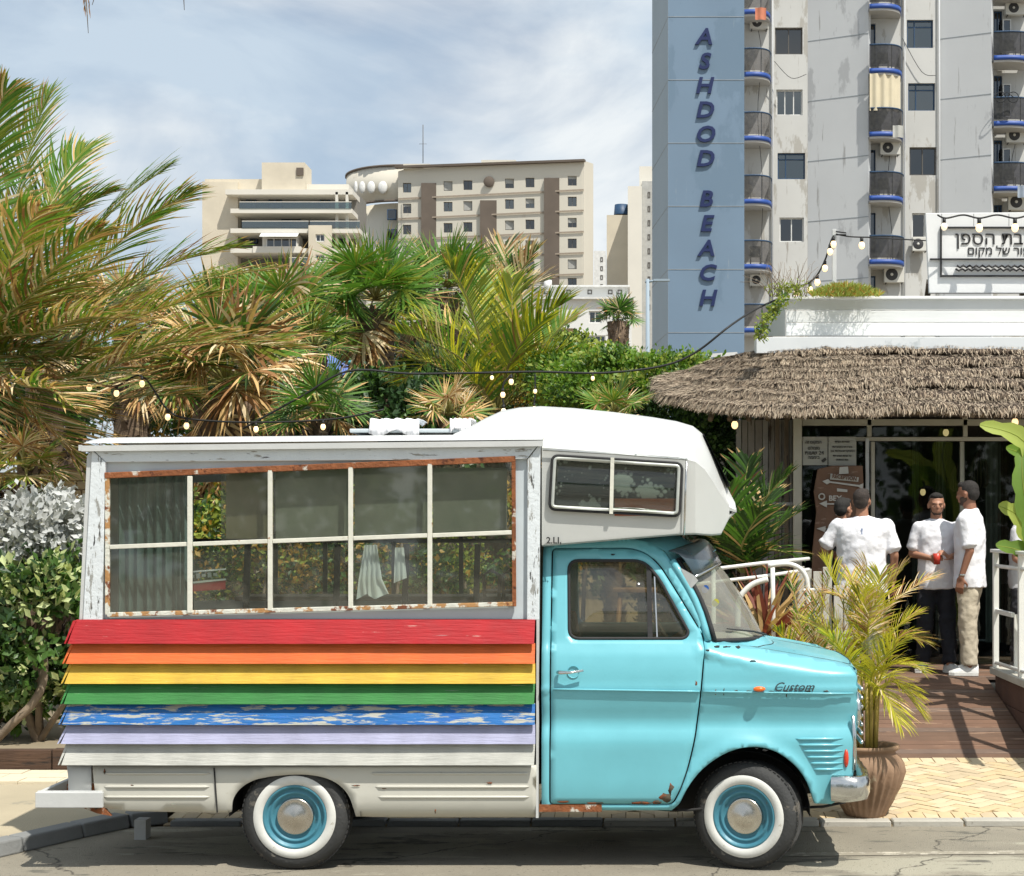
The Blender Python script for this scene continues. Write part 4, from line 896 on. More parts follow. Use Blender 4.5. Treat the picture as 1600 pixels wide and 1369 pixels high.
# parapet
prp = thing('parapet', 'white boarded parapet with metal fascia above the straw roof', 'parapet', P(1400, 520, 17.9))
def pb(x0, y0, x1, y1, D, name, mat, th_=.05, bev=.004): return fbar(x0, y0, x1, y1, D, name, mat, th_, prp, bev)
m_fas = pmat('white metal fascia', (.66, .69, .71), .4, .05, 1.5, [((.50, .54, .56), .64, 1.2, None)], .04, 6)
pb(1182, 527, 1720, 552, 17.55, 'fascia', m_fas, .35)
m_brd = [pmat('parapet board %s' % n, c, .6, .05, 2, [((.46, .47, .46), .67, 3, (.4, 2, 2))], .15, 16, (.2, 2, 3)) for n, c in (('grey', (.56, .57, .56)), ('white', (.68, .69, .68)), ('bright', (.78, .79, .78)))]
for (y0, y1, mi) in ((468, 484.5, 0), (485.5, 503.5, 1), (504.5, 524.5, 2)): pb(1228, y0, 1720, y1, 17.95 - .01*mi, 'board', m_brd[mi], .03, .003)
pb(1222, 462.5, 1720, 467, 17.9, 'coping', m_brd[2], .2)
a, b, c_, d_ = P(1227, 466, 17.98), P(1227, 525, 17.9), P(1192, 525, 19.6), P(1212, 466, 19.6)
MB().add([a, b, c_, d_], [(0, 1, 2, 3)]).add([a + Vector((0,.03,0)), d_ + Vector((0,.03,0)), c_ + Vector((0,.03,0)), b + Vector((0,.03,0))], [(0,1,2,3)]).build('end_board', [m_brd[0]], prp)
# name board
m_sign = pmat('white painted board', (.72, .73, .73), .55, .05, 1.2, [((.55, .57, .58), .62, 2, (1, 1, 2)), ((.3, .28, .25), .75, 9, None)], .1, 10)
m_blk = pmat('black sign paint', (.015, .015, .017), .6)
sg = thing('sign_board', 'large white board with black Hebrew lettering in a black outline on the roof', 'sign', P(1560, 400, 18.2))
sp = [(1446,333),(1700,331),(1700,458),(1452,458)]
q = [P(x, y, 18.3) for x, y in sp]
MB().prism([(v.x, v.z) for v in q], q[0].y, q[0].y+.06).build('panel', [m_sign], sg, .006)
for x in (1471, 1521, 1576, 1630): MB().box((P(x,0,18.3).x, q[0].y-.002, P(0,353,18.3).z), (P(x+1,0,18.3).x, q[0].y+.001, P(0,334,18.3).z)).build('panel_joint', [pmat('grey joint', (.3, .3, .3), .8)], sg)  # thin grey bars mark the panel joints
def ol(x0, y0, x1, y1, nm='outline'):
    a, b = P(x0, y1, 18.28), P(x1, y0, 18.28); MB().box((a.x, a.y-.014, a.z), (b.x, a.y+.014, b.z)).build(nm, [m_blk], sg)
ol(1469, 354.5, 1700, 357); ol(1469, 354, 1471.5, 433); ol(1472, 430, 1700, 432.6); ol(1453, 404, 1700, 406.2)
def heb(s, x0, x1, ymid, sizepx, D, par, mat, bold=.004):
    "Hebrew set in visual order between two pixel columns"
    vis = s[::-1].replace('42', '24'); size = sizepx * D / FP; c = P((x0+x1)/2, ymid, D)
    o = text('lettering', vis, size, .004, mat, Matrix.Identity(4), par, bold=bold)
    xs_ = [v.co.x for v in o.data.vertices]; zs_ = [v.co.z for v in o.data.vertices]; wx = max(xs_)-min(xs_); k = (x1-x0)*D/FP/wx
    mx_ = (max(xs_)+min(xs_))/2; mz = (max(zs_)+min(zs_))/2
    for v in o.data.vertices: v.co = Vector(((v.co.x-mx_)*k + c.x, v.co.y + c.y, (v.co.z-mz) + c.z))
    return o
heb('ובת הספן', 1490, 1607, 377, 30, 18.292, sg, m_blk, 0)
heb('סיפור של מקום', 1510, 1628, 393, 19, 18.292, sg, m_blk, 0)
for k in range(2):
    tb(sg, 'wave_line', [P(x, 416.5 + k*5 + (1.6 if j % 2 else -1.6), 18.27) for j, x in enumerate(range(1495 - 2*k, 1690, 5))], .012, m_blk, 5)
for x in (1452, 1600): MB().bar(P(x, 440, 18.5), P(x-4, 470, 19.2), .06, .05).build('strut', [m_slat[1]], sg)
# notices in the window
m_pap = pmat('pale notice board', (.42, .41, .36), .7, .06, 3)
m_ink = pmat('grey brown ink', (.06, .055, .05), .7)
def notice(x0, y0, x1, y1, label, lines, D=17.12):
    t = thing('notice', label, 'notice', P((x0+x1)/2, y1, D))
    a, b = P(x0, y1, D), P(x1, y0, D); MB().box((a.x, a.y, a.z), (b.x, a.y+.012, b.z)).build('card', [m_pap], t)
    for s, xa, xb, ym, sz in lines: heb(s, xa, xb, ym, sz, D-.006, t, m_ink, 0)
    return t
nt1 = notice(1254, 682.5, 1293, 727, 'square pale notice reading 24 hours beside the cream post', [('המקום זה', 1258, 1284, 692, 7.5), ('מצולם', 1262, 1281, 700, 7.5), ('24 שעות', 1257, 1288, 707.5, 9), ('ביממה', 1262, 1281, 715, 7.5)])
MB().cbox(P(1287.5, 719, 17.11), (.05, .006, .03), rot=Matrix.Rotation(R(-35), 4, 'Y')).build('camera_symbol', [m_ink], nt1)
notice(1294.5, 682.5, 1338, 727.5, 'square pale notice with five fine lines beside the white pole', [('שמירת הציוד', 1304, 1328, 690.5, 4.6), ('והרכוש באחריות', 1300, 1332, 698.5, 4.6), ('המבקרים בלבד אין', 1297, 1336, 705, 4.6), ('על אחת האחריות', 1301, 1331, 712, 4.6), ('את החפצים', 1306, 1326, 718.5, 4.6)])
# carved wooden direction board
m_log = pmat('brown carved slab', (.17, .095, .06), .8, .25, 4, [((.26, .17, .12), .6, 6, (1, 1, 3))], .4, 16)
m_wl = pmat('white routed lettering', (.55, .53, .48), .7, .1)
tt = thing('direction_board', 'carved brown timber slab with white arrows leaning in the cafe window', 'sign', P(1310, 1060, 17.0))
q = [P(x, y, 16.98) for x, y in ((1278,733),(1300,727.5),(1348,727.5),(1350,770),(1352,900),(1354,1065),(1264,1065),(1270,860),(1276,800),(1272,768))]
MB().prism([(v.x, v.z) for v in q], q[0].y, q[0].y+.06).build('slab', [m_log], tt, .01)
def wl_(pts, D=16.96, th_=.012): q = [P(x, y, D) for x, y in pts]; MB().prism([(v.x, v.z) for v in q], q[0].y, q[0].y+th_).build('arrow', [m_wl], tt)
wl_([(1312,730),(1325,729),(1326,740),(1311,741)])
wl_([(1297,752),(1343,758),(1349,755),(1348,765),(1341,760.5),(1297,754.5),(1292,757),(1285,752),(1294,748.5)])
wl_([(1298,740),(1342,746),(1341,753),(1297,749)])
MT = T3(P(1319.5, 746.3, 16.94).x, P(0, 0, 16.94).y, P(0, 746.3, 16.94).z) @ Matrix.Rotation(R(7.5), 4, 'Y')
text('lettering', 'RECEPTION', .055, .002, m_log, MT, tt, bold=.0018, sx=.88)
wl_([(1308,763),(1324,765),(1324,769),(1308,768)])
wl_([(1280,787),(1292,782),(1292,786.5),(1306,786.5),(1309,783),(1316,787),(1309,793),(1306,788.5),(1292,788.5),(1292,793)])
text('lettering', 'BEX', .075, .002, m_wl, T3(P(1305, 779, 16.95).x, P(0,0,16.95).y, P(0, 779, 16.95).z), tt, bold=.002)
tb(tt, 'ring', [P(1284 + 4.5*math.cos(a), 776 + 4.5*math.sin(a), 16.95) for a in np.linspace(0, 2*math.pi, 14)], .008, m_wl, 5)
wl_([(1306,801),(1322,801),(1322,805),(1306,805)]); wl_([(1276,826),(1290,822),(1290,826),(1300,826),(1300,829),(1290,829),(1290,832)])
# lamps hanging inside
m_bulb = pmat('warm bulb glass', (.9, .75, .5), .2, .02, 3, emit=(1, .66, .32, 1.6))
m_bulbo = pmat('clear bulb glass', (.75, .72, .62), .15, .05, 3, emit=(1, .8, .55, .7))
m_cable = pmat('black cable', (.012, .012, .012), .6)
def bulb(par, p, r=.03, on=True, hang=.05):
    s = MB().tube([p + Vector((0, 0, hang)), p + Vector((0, 0, r*1.0))], r*.55, 7).build('socket', [m_cable], par)
    MB().ball(p, (r, r, r*1.25), 10).build('bulb', [m_bulb if on else m_bulbo], par)
for (x, y, D, lab) in ((1478, 676, 18.6, 'small lit bulb lamp hanging behind the cafe glass left of the centre post'), (1586, 660, 16.5, 'lit bulb lamp hanging under the straw eave at the right'), (1442, 769, 20, 'lit bulb lamp hanging deep inside the cafe between the men'), (1148, 664, 16.9, 'lit bulb lamp hanging under the left end of the straw roof')):
    t = thing('pendant_lamp', lab, 'lamp', P(x, y, D), 'pendant lamps'); bulb(t, P(x, y, D), .035, True, .07); tb(t, 'cord', [P(x, y, D) + Vector((0, 0, .06)), P(x, y, D) + Vector((0, 0, .5 if D > 17 else .16))], .005, m_cable, 5)
for (x, y, s_, lab) in ((1530, 735, .15, 'dark wire lantern hanging inside the cafe beside the right man'), (1495, 748, .11, 'smaller dark lantern hanging inside the cafe above the men')):
    t = thing('lantern', lab, 'lantern', P(x, y, 18.8), 'wire lanterns'); c = P(x, y, 18.8)
    for k in range(8):
        a = k*math.pi/4; tb(t, 'wire', [c + Vector((0, 0, s_*1.6)), c + Vector((s_*.6*math.cos(a), s_*.6*math.sin(a), s_*.5)), c + Vector((s_*.7*math.cos(a), s_*.7*math.sin(a), -s_*1.0)), c + Vector((s_*.4*math.cos(a), s_*.4*math.sin(a), -s_*1.3))], .008, m_slat[1], 4)
    tb(t, 'cord', [c + Vector((0, 0, s_*1.5)), c + Vector((0, 0, 1.0))], .005, m_cable, 4)

# ---- festoon lights
_festP = P
def festoon(label, pts, bulbs, r=.009, D=None, gname='festoon lights'):
    path = catmull([P(*p) for p in pts], 7); t = thing('festoon_light', label, 'string light', path[0], gname)
    tb(t, 'cable', path, r, m_cable, 5)
    for f, on, rb_ in bulbs:
        p = path[min(len(path)-1, int(f*(len(path)-1)))]; bulb(t, p - Vector((0, 0, rb_*2.6)), rb_, on, rb_*2.4)
pole = thing('light_pole', 'slim white pole on the cafe roof carrying festoon bulbs', 'pole', P(1303, 460, 18.3))
fbar(1300.5, 358, 1307, 462, 18.3, 'shaft', m_white, .045, pole); tb(pole, 'arm', [P(1306, 362, 18.28), P(1322, 364, 18.28), P(1322, 367, 18.28), P(1307, 367, 18.28)], .008, m_cable, 5)
festoon('festoon bulbs curving from the roof tuft up to the white pole', [(1237, 446, 18.6), (1258, 445, 18.5), (1275, 432, 18.4), (1289, 407, 18.35), (1298, 378, 18.3), (1303, 368, 18.3)], [(.1, 1, .033), (.3, 1, .033), (.45, 1, .033), (.62, 1, .033), (.78, 1, .033), (.97, 1, .033)], .01)
festoon('festoon cable running right from the white pole to the sign board', [(1306, 366, 18.3), (1330, 370, 18.3), (1362, 371, 18.4), (1410, 374, 19.4), (1446, 376, 20)], [(.40, 1, .035)], .008)
festoon('festoon bulbs clipped across the top of the sign board', [(1465, 336, 18.05), (1478, 341, 18.0), (1505, 336, 18.05), (1530, 341, 18.0), (1558, 336, 18.05), (1586, 341, 18.0), (1612, 336, 18.05), (1640, 341, 18.0)], [(.14, 0, .036), (.43, 1, .04), (.715, 1, .04)], .010)
P = _P
festoon('black cable arching down from the parapet across the palms', [(1221, 465, 18.8), (1180, 484, 18.6), (1140, 510, 18), (1085, 552, 18), (1030, 573, 18), (940, 583, 18), (840, 581, 18), (740, 583, 18), (640, 584, 18), (545, 580, 18), (470, 620, 18), (380, 670, 18)], [(.48, 1, .02), (.62, 1, .02)], .012)
festoon('row of bulbs on a thin cable among the trunks left of the camper roof', [(60, 560, 17), (150, 598, 17), (182, 603, 17), (222, 588, 17), (262, 640, 17), (300, 655, 17), (400, 660, 17), (520, 655, 17), (600, 640, 17)], [(.12, 1, .028), (.25, 1, .028), (.375, 1, .028), (.5, 1, .028), (.62, 1, .028), (.75, 1, .026), (.87, 1, .026)], .010)
festoon('short cluster of bulbs hanging behind the overcab dome', [(800, 585, 15), (787, 600, 15), (786, 625, 15), (790, 645, 15)], [(.05, 1, .022), (.45, 1, .022), (.8, 1, .024), (.99, 1, .024)], .008)
festoon('single drop of bulbs just right of the dome top', [(836, 585, 15), (836, 612, 15), (834, 640, 15)], [(.4, 1, .017), (.85, 1, .018)], .007)
# ---------------------------------------------------------------- buildings
def bwall(name, parent, px, D, wins, mat, thick=.3, D2=None):
    "flat wall from a photo-space outline; D2 = distance at its right edge when it stands at an angle"
    xa = min(p[0] for p in px); xb = max(p[0] for p in px)
    def Dx(x): return D if D2 is None else D + (D2-D)*(x-xa)/(xb-xa)
    f = lambda x, y: P(x, y, Dx(x))
    A, B = f(xa, 0), f(xb, 0); k = (B.y-A.y)/(B.x-A.x)
    o2 = [(f(x, y).x, f(x, y).z) for x, y in px]; hs = [[(f(x, y).x, f(x, y).z) for x, y in ((w[0],w[1]),(w[2],w[1]),(w[2],w[3]),(w[0],w[3]))] for w in wins]
    o = skin(name, o2, hs, 1e4, lambda x, z: A.y + k*(x-A.x), [mat], parent, thick)[0]; o.data.polygons.foreach_set('use_smooth', [False]*len(o.data.polygons)); return o
m_gd = gmat('dark window glass', (.05, .09, .09), .10, .04)
m_gt = gmat('teal window glass', (.14, .30, .28), .16, .04)
m_fb = pmat('dark blue window frame', (.02, .06, .13), .5); m_fw = pmat('white window frame', (.66, .66, .64), .5); m_fg = pmat('brown window frame', (.10, .09, .08), .5)
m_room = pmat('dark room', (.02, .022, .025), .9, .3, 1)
m_shut = pmat('grey roller shutter', (.34, .34, .32), .7, .1, 2)
def bwin(parent, x0, y0, x1, y1, D, fm=m_fb, gm=m_gd, fw=.05, cols=2, rec=.14, shut=0, transom=0):
    a, b = P(x0, y1, D), P(x1, y0, D); y = a.y + rec; m = MB()
    m.box((a.x, y, a.z), (b.x, y+.05, a.z+fw)).box((a.x, y, b.z-fw), (b.x, y+.05, b.z)).box((a.x, y, a.z+fw), (a.x+fw, y+.05, b.z-fw)).box((b.x-fw, y, a.z+fw), (b.x, y+.05, b.z-fw))
    for i in range(1, cols): xm = a.x + (b.x-a.x)*i/cols if not transom else a.x + (b.x-a.x)*.3; m.box((xm-fw*.4, y+.002, a.z+fw), (xm+fw*.4, y+.045, b.z-fw))
    if transom: m.box((a.x+fw, y+.004, b.z-(b.z-a.z)*.25), (b.x-fw, y+.04, b.z-(b.z-a.z)*.25+fw*.7))
    o = m.build('window', [fm], parent)
    MB().box((a.x+.01, y+.052, a.z+.01), (b.x-.01, y+.06, b.z-.01)).build('pane', [gm], o)
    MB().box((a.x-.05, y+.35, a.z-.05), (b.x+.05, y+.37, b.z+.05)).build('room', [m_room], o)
    if shut: MB().box((a.x+fw, y-.02, b.z-(b.z-a.z)*shut), (b.x-fw, y+.0, b.z)).build('shutter', [m_shut], o)
    return o
# --- the beach tower
tw = thing('apartment_tower', 'tall grey white apartment tower with a blue wall reading ASHDOD BEACH', 'apartment tower', P(1250, 850, 80))
m_tb = pmat('powder blue plaster', (.165, .24, .33), .8, .06, .25, [((.14, .21, .29), .55, .35, (1, 1, .5)), ((.22, .28, .34), .66, 2.0, (1.5, 1, .15))], .1, 3)
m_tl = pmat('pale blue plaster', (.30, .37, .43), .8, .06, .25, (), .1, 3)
m_tw = pmat('weathered white plaster', (.54, .54, .52), .85, .07, .3, [((.40, .385, .35), .55, .8, (1, 1, .35)), ((.33, .31, .28), .62, 2.5, (1.5, 1, .12)), ((.40, .34, .28), .70, 1.6, (1, 1, .6))], .15, 3)
m_tg = pmat('grey plaster', (.56, .575, .585), .85, .05, .25, [((.42, .43, .44), .58, .6, (1, 1, .35)), ((.36, .36, .36), .63, 2.2, (1.5, 1, .10))], .12, 3)
m_jt = pmat('wall joint', (.28, .31, .33), .9)
TOP, BOTM = -260, 860
bwall('blue_wall', tw, [(1044, TOP), (1163, TOP), (1163, BOTM), (1044, BOTM)], 78, [], m_tb, .4)
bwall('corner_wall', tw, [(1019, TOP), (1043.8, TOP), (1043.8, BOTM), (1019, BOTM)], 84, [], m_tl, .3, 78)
WA = [(1211,43,1254,85), (1213,140,1254,180), (1215,239,1258,280), (1218,340,1256,378), (1212,-55,1254,-13)]
WBs = [(1417,31,1458,75), (1419,130,1461,173), (1421,230,1463,274), (1425,333,1446,372), (1416,-67,1457,-25)]
DA = [(1162.5, y-40, 1172, y+12) for y in ()]
bwall('window_wall', tw, [(1150, TOP), (1262, TOP), (1262, BOTM), (1150, BOTM)], 82, WA, m_tw, .3)
bwall('angled_wall', tw, [(1262.2, TOP), (1357, TOP), (1357, BOTM), (1262.2, BOTM)], 82, [], m_tg, .3, 80.6)
DB = [(1358, 37+98.5*i, 1368, 100+98.5*i) for i in range(-1, 5)]
bwall('window_wall', tw, [(1350, TOP), (1468, TOP), (1468, BOTM), (1350, BOTM)], 81.6, WBs + DB, m_tw, .3)
bwall('angled_wall', tw, [(1468.2, TOP), (1549, TOP), (1549, BOTM), (1468.2, BOTM)], 81.6, [], m_tg, .3, 80.5)
DC = [(1553, 17+101*i, 1566, 85+101*i) for i in range(0, 4)]
bwall('window_wall', tw, [(1545, TOP), (1700, TOP), (1700, BOTM), (1545, BOTM)], 82, DC, m_tw, .3)
rb(tw, 'core', [m_tg], (P(1030, 0, 86).x, P(0, 0, 86).y, 0), (P(1700, 0, 86).x, P(0, 0, 96).y, P(0, TOP, 86).z))
rb(tw, 'return_wall', [m_tg], (P(1157, 0, 78.4).x, P(0,0,78.4).y, 0), (P(1161, 0, 78.4).x, P(0,0,82).y, P(0, TOP, 78).z))
for i, w in enumerate(WA): bwin(tw, *w, 82, [m_fg, m_fw, m_fb, m_fw, m_fg][i], [m_gd, m_gt, m_gt, m_gd, m_gd][i], .06, [2, 3, 2, 2, 2][i], transom=(i == 2))
for i, w in enumerate(WBs): bwin(tw, *w, 81.6, [m_fb, m_fb, m_fg, m_fw, m_fg][i], [m_gt, m_gt, m_gd, m_gd, m_gd][i], .06, [2, 2, 2, 1, 2][i], transom=(i < 2))
for w in DB: bwin(tw, *w, 81.6, m_fb, m_gd, .05, 1).name = 'balcony_door'
for w in DC: bwin(tw, *w, 82, m_fb, m_gd, .06, 2).name = 'balcony_door'
# door onto the third column
for i in range(4): fx = bwin(tw, 1567, 30+101*i, 1580, 82+101*i, 81.7, m_fw, m_gd, .05, 1, .0); fx.name = 'balcony_door'
for k in range(-3, 8):
    z = P(0, 125 + 98.7*k, 78).z
    for (xa, Da, xb, Db) in ((1044.5, 78, 1162.5, 78), (1019, 84, 1044, 78), (1262.5, 82, 1357, 80.6), (1468.5, 81.6, 1549, 80.5)):
        a, b = P(xa, 0, Da), P(xb, 0, Db); a.z = b.z = z; o_ = Vector((0, -.004, 0)); MB().bar(a+o_, b+o_, .02, .03).build('joint', [m_jt], tw)
# balconies
m_bb = pmat('blue balcony band', (.02, .07, .30), .5, .1, 2); m_bs = pmat('balcony soffit', (.45, .44, .42), .8, .1, 1)
m_mesh = gmat('dark balcony mesh', (.30, .29, .30), .02, .5, .22); m_mesh2 = gmat('dense balcony mesh', (.10, .10, .12), .02, .5, .12)
m_acw = pmat('white unit casing', (.62, .61, .56), .5, .06, 3); m_acd = pmat('fan grille', (.04, .04, .042), .6)
def balcony(x0, x1, ytop, D, dense=False, chairs=0):
    z1 = P(0, ytop, D).z; z0 = z1 - 1.06; zb = z0 - .24; xa, xb = P(x0, 0, D).x, P(x1, 0, D).x; w = xb - xa; yw = P(0, 0, D).y + .9
    plan = [(xa, yw-1.45), (xa + w*.35, yw-1.55), (xa + w*.62, yw-1.48), (xa + w*.84, yw-1.22), (xa + w*.96, yw-.80), (xb, yw-.35), (xb, yw)]
    plan = [tuple(p) for p in catmull([(*p, 0) for p in plan], 3)]
    m = MB(); m.grid([[(p[0], p[1], z) for p in plan] for z in (zb, zb+.21)], flip=False); o = m.build('balcony', [m_bb], tw); s = o.modifiers.new('s', 'SOLIDIFY'); s.thickness = .05
    MB().add([(p[0], p[1], zb+.02) for p in plan] + [(xa, yw, zb+.02)], [tuple(range(len(plan)+1))]).add([(p[0]*.985+xa*.015, p[1]+.04, zb-.09) for p in plan] + [(xa, yw, zb-.09)], [tuple(range(len(plan)+1))[::-1]]).grid([[(p[0]*.985+xa*.015, p[1]+.04, z) for p in plan] for z in (zb-.09, zb+.0)]).build('slab', [m_bs], o)
    MB().grid([[(p[0], p[1]-.002, z) for p in plan] for z in (zb+.275, z1)]).build('mesh_screen', [m_mesh2 if dense else m_mesh], o)
    MB().tube([(p[0], p[1], z1) for p in plan], .035, 6).build('handrail', [m_fb], o)
    for q in (plan[6], plan[12]): MB().bar((q[0], q[1]+.04, zb+.2), (q[0], q[1]+.04, z1), .04, .04).build('upright', [m_fb], o)
    if chairs:
        c = Vector((xa + w*.45, yw-.7, z0 + .05)); m = MB()
        m.box(c + Vector((-.25, -.2, .38)), c + Vector((.25, .2, .43))).box(c + Vector((-.25, .18, .43)), c + Vector((.25, .22, .9)))
        for dx in (-.23, .23):
            for dy in (-.18, .18): m.bar(c + Vector((dx, dy, 0)), c + Vector((dx, dy, .4)), .03, .03)
        m.build('balcony_chair', [m_room], o)
    return o
def aircon(x0, y0, x1, y1, D):
    a, b = P(x0, y1, D), P(x1, y0, D); y = a.y - .35; o = MB().box((a.x, y, a.z), (b.x, y+.3, b.z)).build('air_conditioner', [m_acw], tw, .02)
    cx, cz_, r = a.x + (b.x-a.x)*.38, (a.z+b.z)/2, (b.z-a.z)*.38
    MB().lathe([(0, -.012), (r*.9, -.012), (r, 0)], (cx, y-.003, cz_), 20, 'Y').build('fan_grille', [m_acd], o)
    MB().lathe([(0, -.03), (r*.22, -.03), (r*.25, -.013)], (cx, y-.003, cz_), 12, 'Y').build('hub', [m_acw], o)
    for dx in (.1, .9): MB().bar((a.x + (b.x-a.x)*dx, y, a.z-.03), (a.x + (b.x-a.x)*dx, y+.36, a.z-.03), .03, .04).build('bracket', [m_acd], o)
for i, y in enumerate((-115, -16, 81, 180, 278, 379, 478)): balcony(1159, 1204.5 + i*.6, y, 81.2, False, i in (5,))
for i, y in enumerate((-123, -25, 75, 173.5, 272.5, 371.5)): balcony(1356, 1409.5 + i, y, 80.8, True, i in (2, 4))
for i, y in enumerate((-46, 55, 157, 258)): balcony(1549, 1616, y, 81, True, i in (1, 3))
for q in ((1171,28,1200,48), (1171,430,1197,448)): aircon(*q, 82)
for q in ((1374,222,1405,244), (1380,418,1411,443), (1424,372,1447,394)): aircon(*q, 81.5)
for q in ((1569,5,1602,26), (1570,202,1603,225), (1573,305,1606,330)): aircon(*q, 81.8)
for x, D in ((1206, 82), (1412, 81.6), (1466, 81.6)): MB().tube([P(x, TOP, D) + Vector((0, -.12, 0)), P(x+1, 200, D) + Vector((0, -.14, 0)), P(x, 700, D) + Vector((0, -.12, 0))], .045, 6).build('downpipe', [m_tg], tw)
for pts in ([(1185, 48), (1190, 90), (1184, 180), (1192, 300), (1186, 430)], [(1390, 244), (1387, 300), (1394, 372), (1389, 418)], [(1410, 60), (1440, 112), (1462, 118)], [(1210, 96), (1236, 122), (1260, 116)], [(1586, 226), (1580, 262), (1588, 305)]): MB().tube(catmull([P(a, b, 81.4) for a, b in pts], 5), .018, 4).build('cable', [m_acd], tw)
for x, y, c in ((1180, 12, (.55, .2, .12)), (1395, 196, (.45, .45, .42)), (1590, 290, (.3, .35, .42))):
    a = P(x, y, 79.5); MB().grid([[(a.x + .5*t, a.y + .05*math.sin(9*t), a.z - .55*u) for t in np.linspace(0, 1, 8)] for u in (0, 1)]).build('laundry', [pmat('laundry %.2f' % c[0], c, .9)], tw)
# cream curtain closing one balcony
a = P(1359, 173, 80.2); b = P(1409, 115, 80.2)
rows = [[(a.x + (b.x-a.x)*t, a.y + .05*math.sin(t*24) + .5*t**4, z) for t in np.linspace(0, 1, 30)] for z in (a.z, b.z)]
MB().grid(rows).build('balcony_curtain', [pmat('cream awning cloth', (.62, .55, .40), .85, .08, 1)], tw)
bc = P(1573, 152, 80); bk = MB()
for dx in (-.28, .3): bk.tube([bc + Vector((dx + .24*math.cos(t), 0, .24*math.sin(t))) for t in np.linspace(0, 2*math.pi, 16)], .02, 5)
bk.tube([bc + Vector((-.28, 0, 0)), bc + Vector((0, 0, .25)), bc + Vector((.3, 0, 0))], .02, 5); bk.build('bicycle_on_balcony', [m_room], tw)
# letters
m_let = pmat('navy blue letter', (.006, .016, .085), .45, .05, 2)
for ch, x, y in zip('ASHDODBEACH', (1099.5,1099.5,1099.5,1100.5,1101,1101,1102,1102.5,1103,1103.5,1104.5), (58.5,97,135,173,211,249,312,350.5,389,427.5,467)):
    c = P(x, y, 77.95); text('letter', ch, 1.0, .05, m_let, T3(c.x, c.y, c.z) , tw, bold=.022, shear=.2, sx=1.06)

# --- the cream hotel block
ho = thing('hotel_block', 'broad cream block with three brown stone stripes and a curved left wing', 'apartment block', P(740, 850, 252))
m_cr = pmat('cream cladding', (.62, .585, .50), .85, .05, .08, [((.53, .49, .41), .62, .2, None)], .1, 1.5)
m_crs = pmat('pale cream cladding', (.63, .59, .50), .85, .05, .08); m_br = pmat('brown stone cladding', (.125, .10, .08), .85, .12, .5)
YR = [282.6, 315, 348, 380.5, 413, 442]
CR_ = [(636, 6.5), (700, 7), (731, 7), (796, 7), (828, 7), (894, 7)]
wl = []
for i, (x, hw) in enumerate(CR_):
    for j, y in enumerate(YR):
        yy = y + (894-x)*.042
        if yy < 455 - (15 if i == 0 else 0): wl.append((x-hw, yy-7.5, x+hw, yy+7.5))
k_t = lambda x: 258 + (925-x)*.012 - (6 if x > 905 else 0)
bwall('facade', ho, [(622, 268), (640, 262), (912, 252), (912, 860), (622, 860)], 257, wl, m_cr, .5, 250)
bwall('side', ho, [(912.3, 251), (927, 256), (927, 860), (912.3, 860)], 250, [], m_crs, .4, 256)
for i, w in enumerate(wl):
    Dm = 257 - 7*((w[0]+w[2])/2 - 622)/290; bwin(ho, *w, Dm, m_fg, m_gd if i % 3 else m_gt, .08, 2, .25, shut=(.0, .5, 0, .0, .9, .3, 0)[i*5 % 7])
for x0, x1, y0 in ((658,681.5,286), (750,777,313), (850,874,278)):
    Dm = 257 - 7*((x0+x1)/2-622)/290 - .35; a, b = P(x0, 840, Dm), P(x1, y0, Dm); rb(ho, 'stone_stripe', [m_br], (a.x, a.y, a.z), (b.x, a.y+.5, b.z))
for y in (299, 331, 364, 397, 430):
    z = P(0, y, 251).z; A, B = P(622, 0, 256.85), P(912, 0, 249.85); A.z = B.z = z; MB().bar(A, B, .08, .22).build('band', [pmat('brown band', (.34, .28, .22), .85)], ho)
c = P(764, 284, 253.2); MB().lathe([(0, -.05), (.75, -.05), (.8, .0)], tuple(c), 24, 'Y').build('round_window', [m_br], ho)
A, B = P(618, 261.5, 256.5), P(914, 251, 249.6); MB().bar(A, B, .8, .32).build('roof_edge', [m_br], ho)
# curved wing
cen = P(640, 0, 268); rad = 8.2
def wing(y0, y1, r, mat, nm, a0=62, a1=200):
    zt, zb = P(0, y0, 262).z, P(0, y1, 262).z; rows = []
    for a in np.linspace(R(a0), R(a1), 22): rows.append([(cen.x + r*1.12*math.cos(a), cen.y - r*1.2*abs(math.sin(a)) + (0 if a < math.pi else r*.9*(a-math.pi)), z) for z in (zb, zt)])
    o = MB().grid(rows, flip=True).build(nm, [mat], ho); s = o.modifiers.new('s', 'SOLIDIFY'); s.thickness = .4; return o
wing(268, 322, rad, m_cr, 'curved_parapet'); wing(322, 860, rad*.82, m_crs, 'curved_wing'); wing(266, 269, rad*1.02, m_br, 'curved_roof_edge'); wing(320, 323, rad*1.01, m_br, 'curved_band')
for x, w in ((556, 3), (566, 5), (580, 6.5), (598, 7.5)):
    c = P(x, 293, 257.5); MB().ball((c.x, c.y, c.z), (w*.095, .3, .95), 12).build('round_opening', [m_fw], ho)
for x, y in ((611, 335), (611, 366), (611, 397)): bwin(ho, x-6, y-8, x+8, y+8, 258, m_fb, m_gd, .1, 1, .0)
a = P(661, 255, 252); mast = MB().tube([a, P(661, 195, 252)], .06, 5); mast.tube([P(655, 225, 252), P(667, 225, 252)], .03, 4); mast.build('mast', [m_fg], ho)
for x0, x1, y in ((630, 672, 256), (752, 806, 250)): a, b = P(x0, y+8, 256), P(x1, y, 256); rb(ho, 'plant_room', [m_crs], (a.x, a.y, a.z), (b.x, a.y+4, b.z))
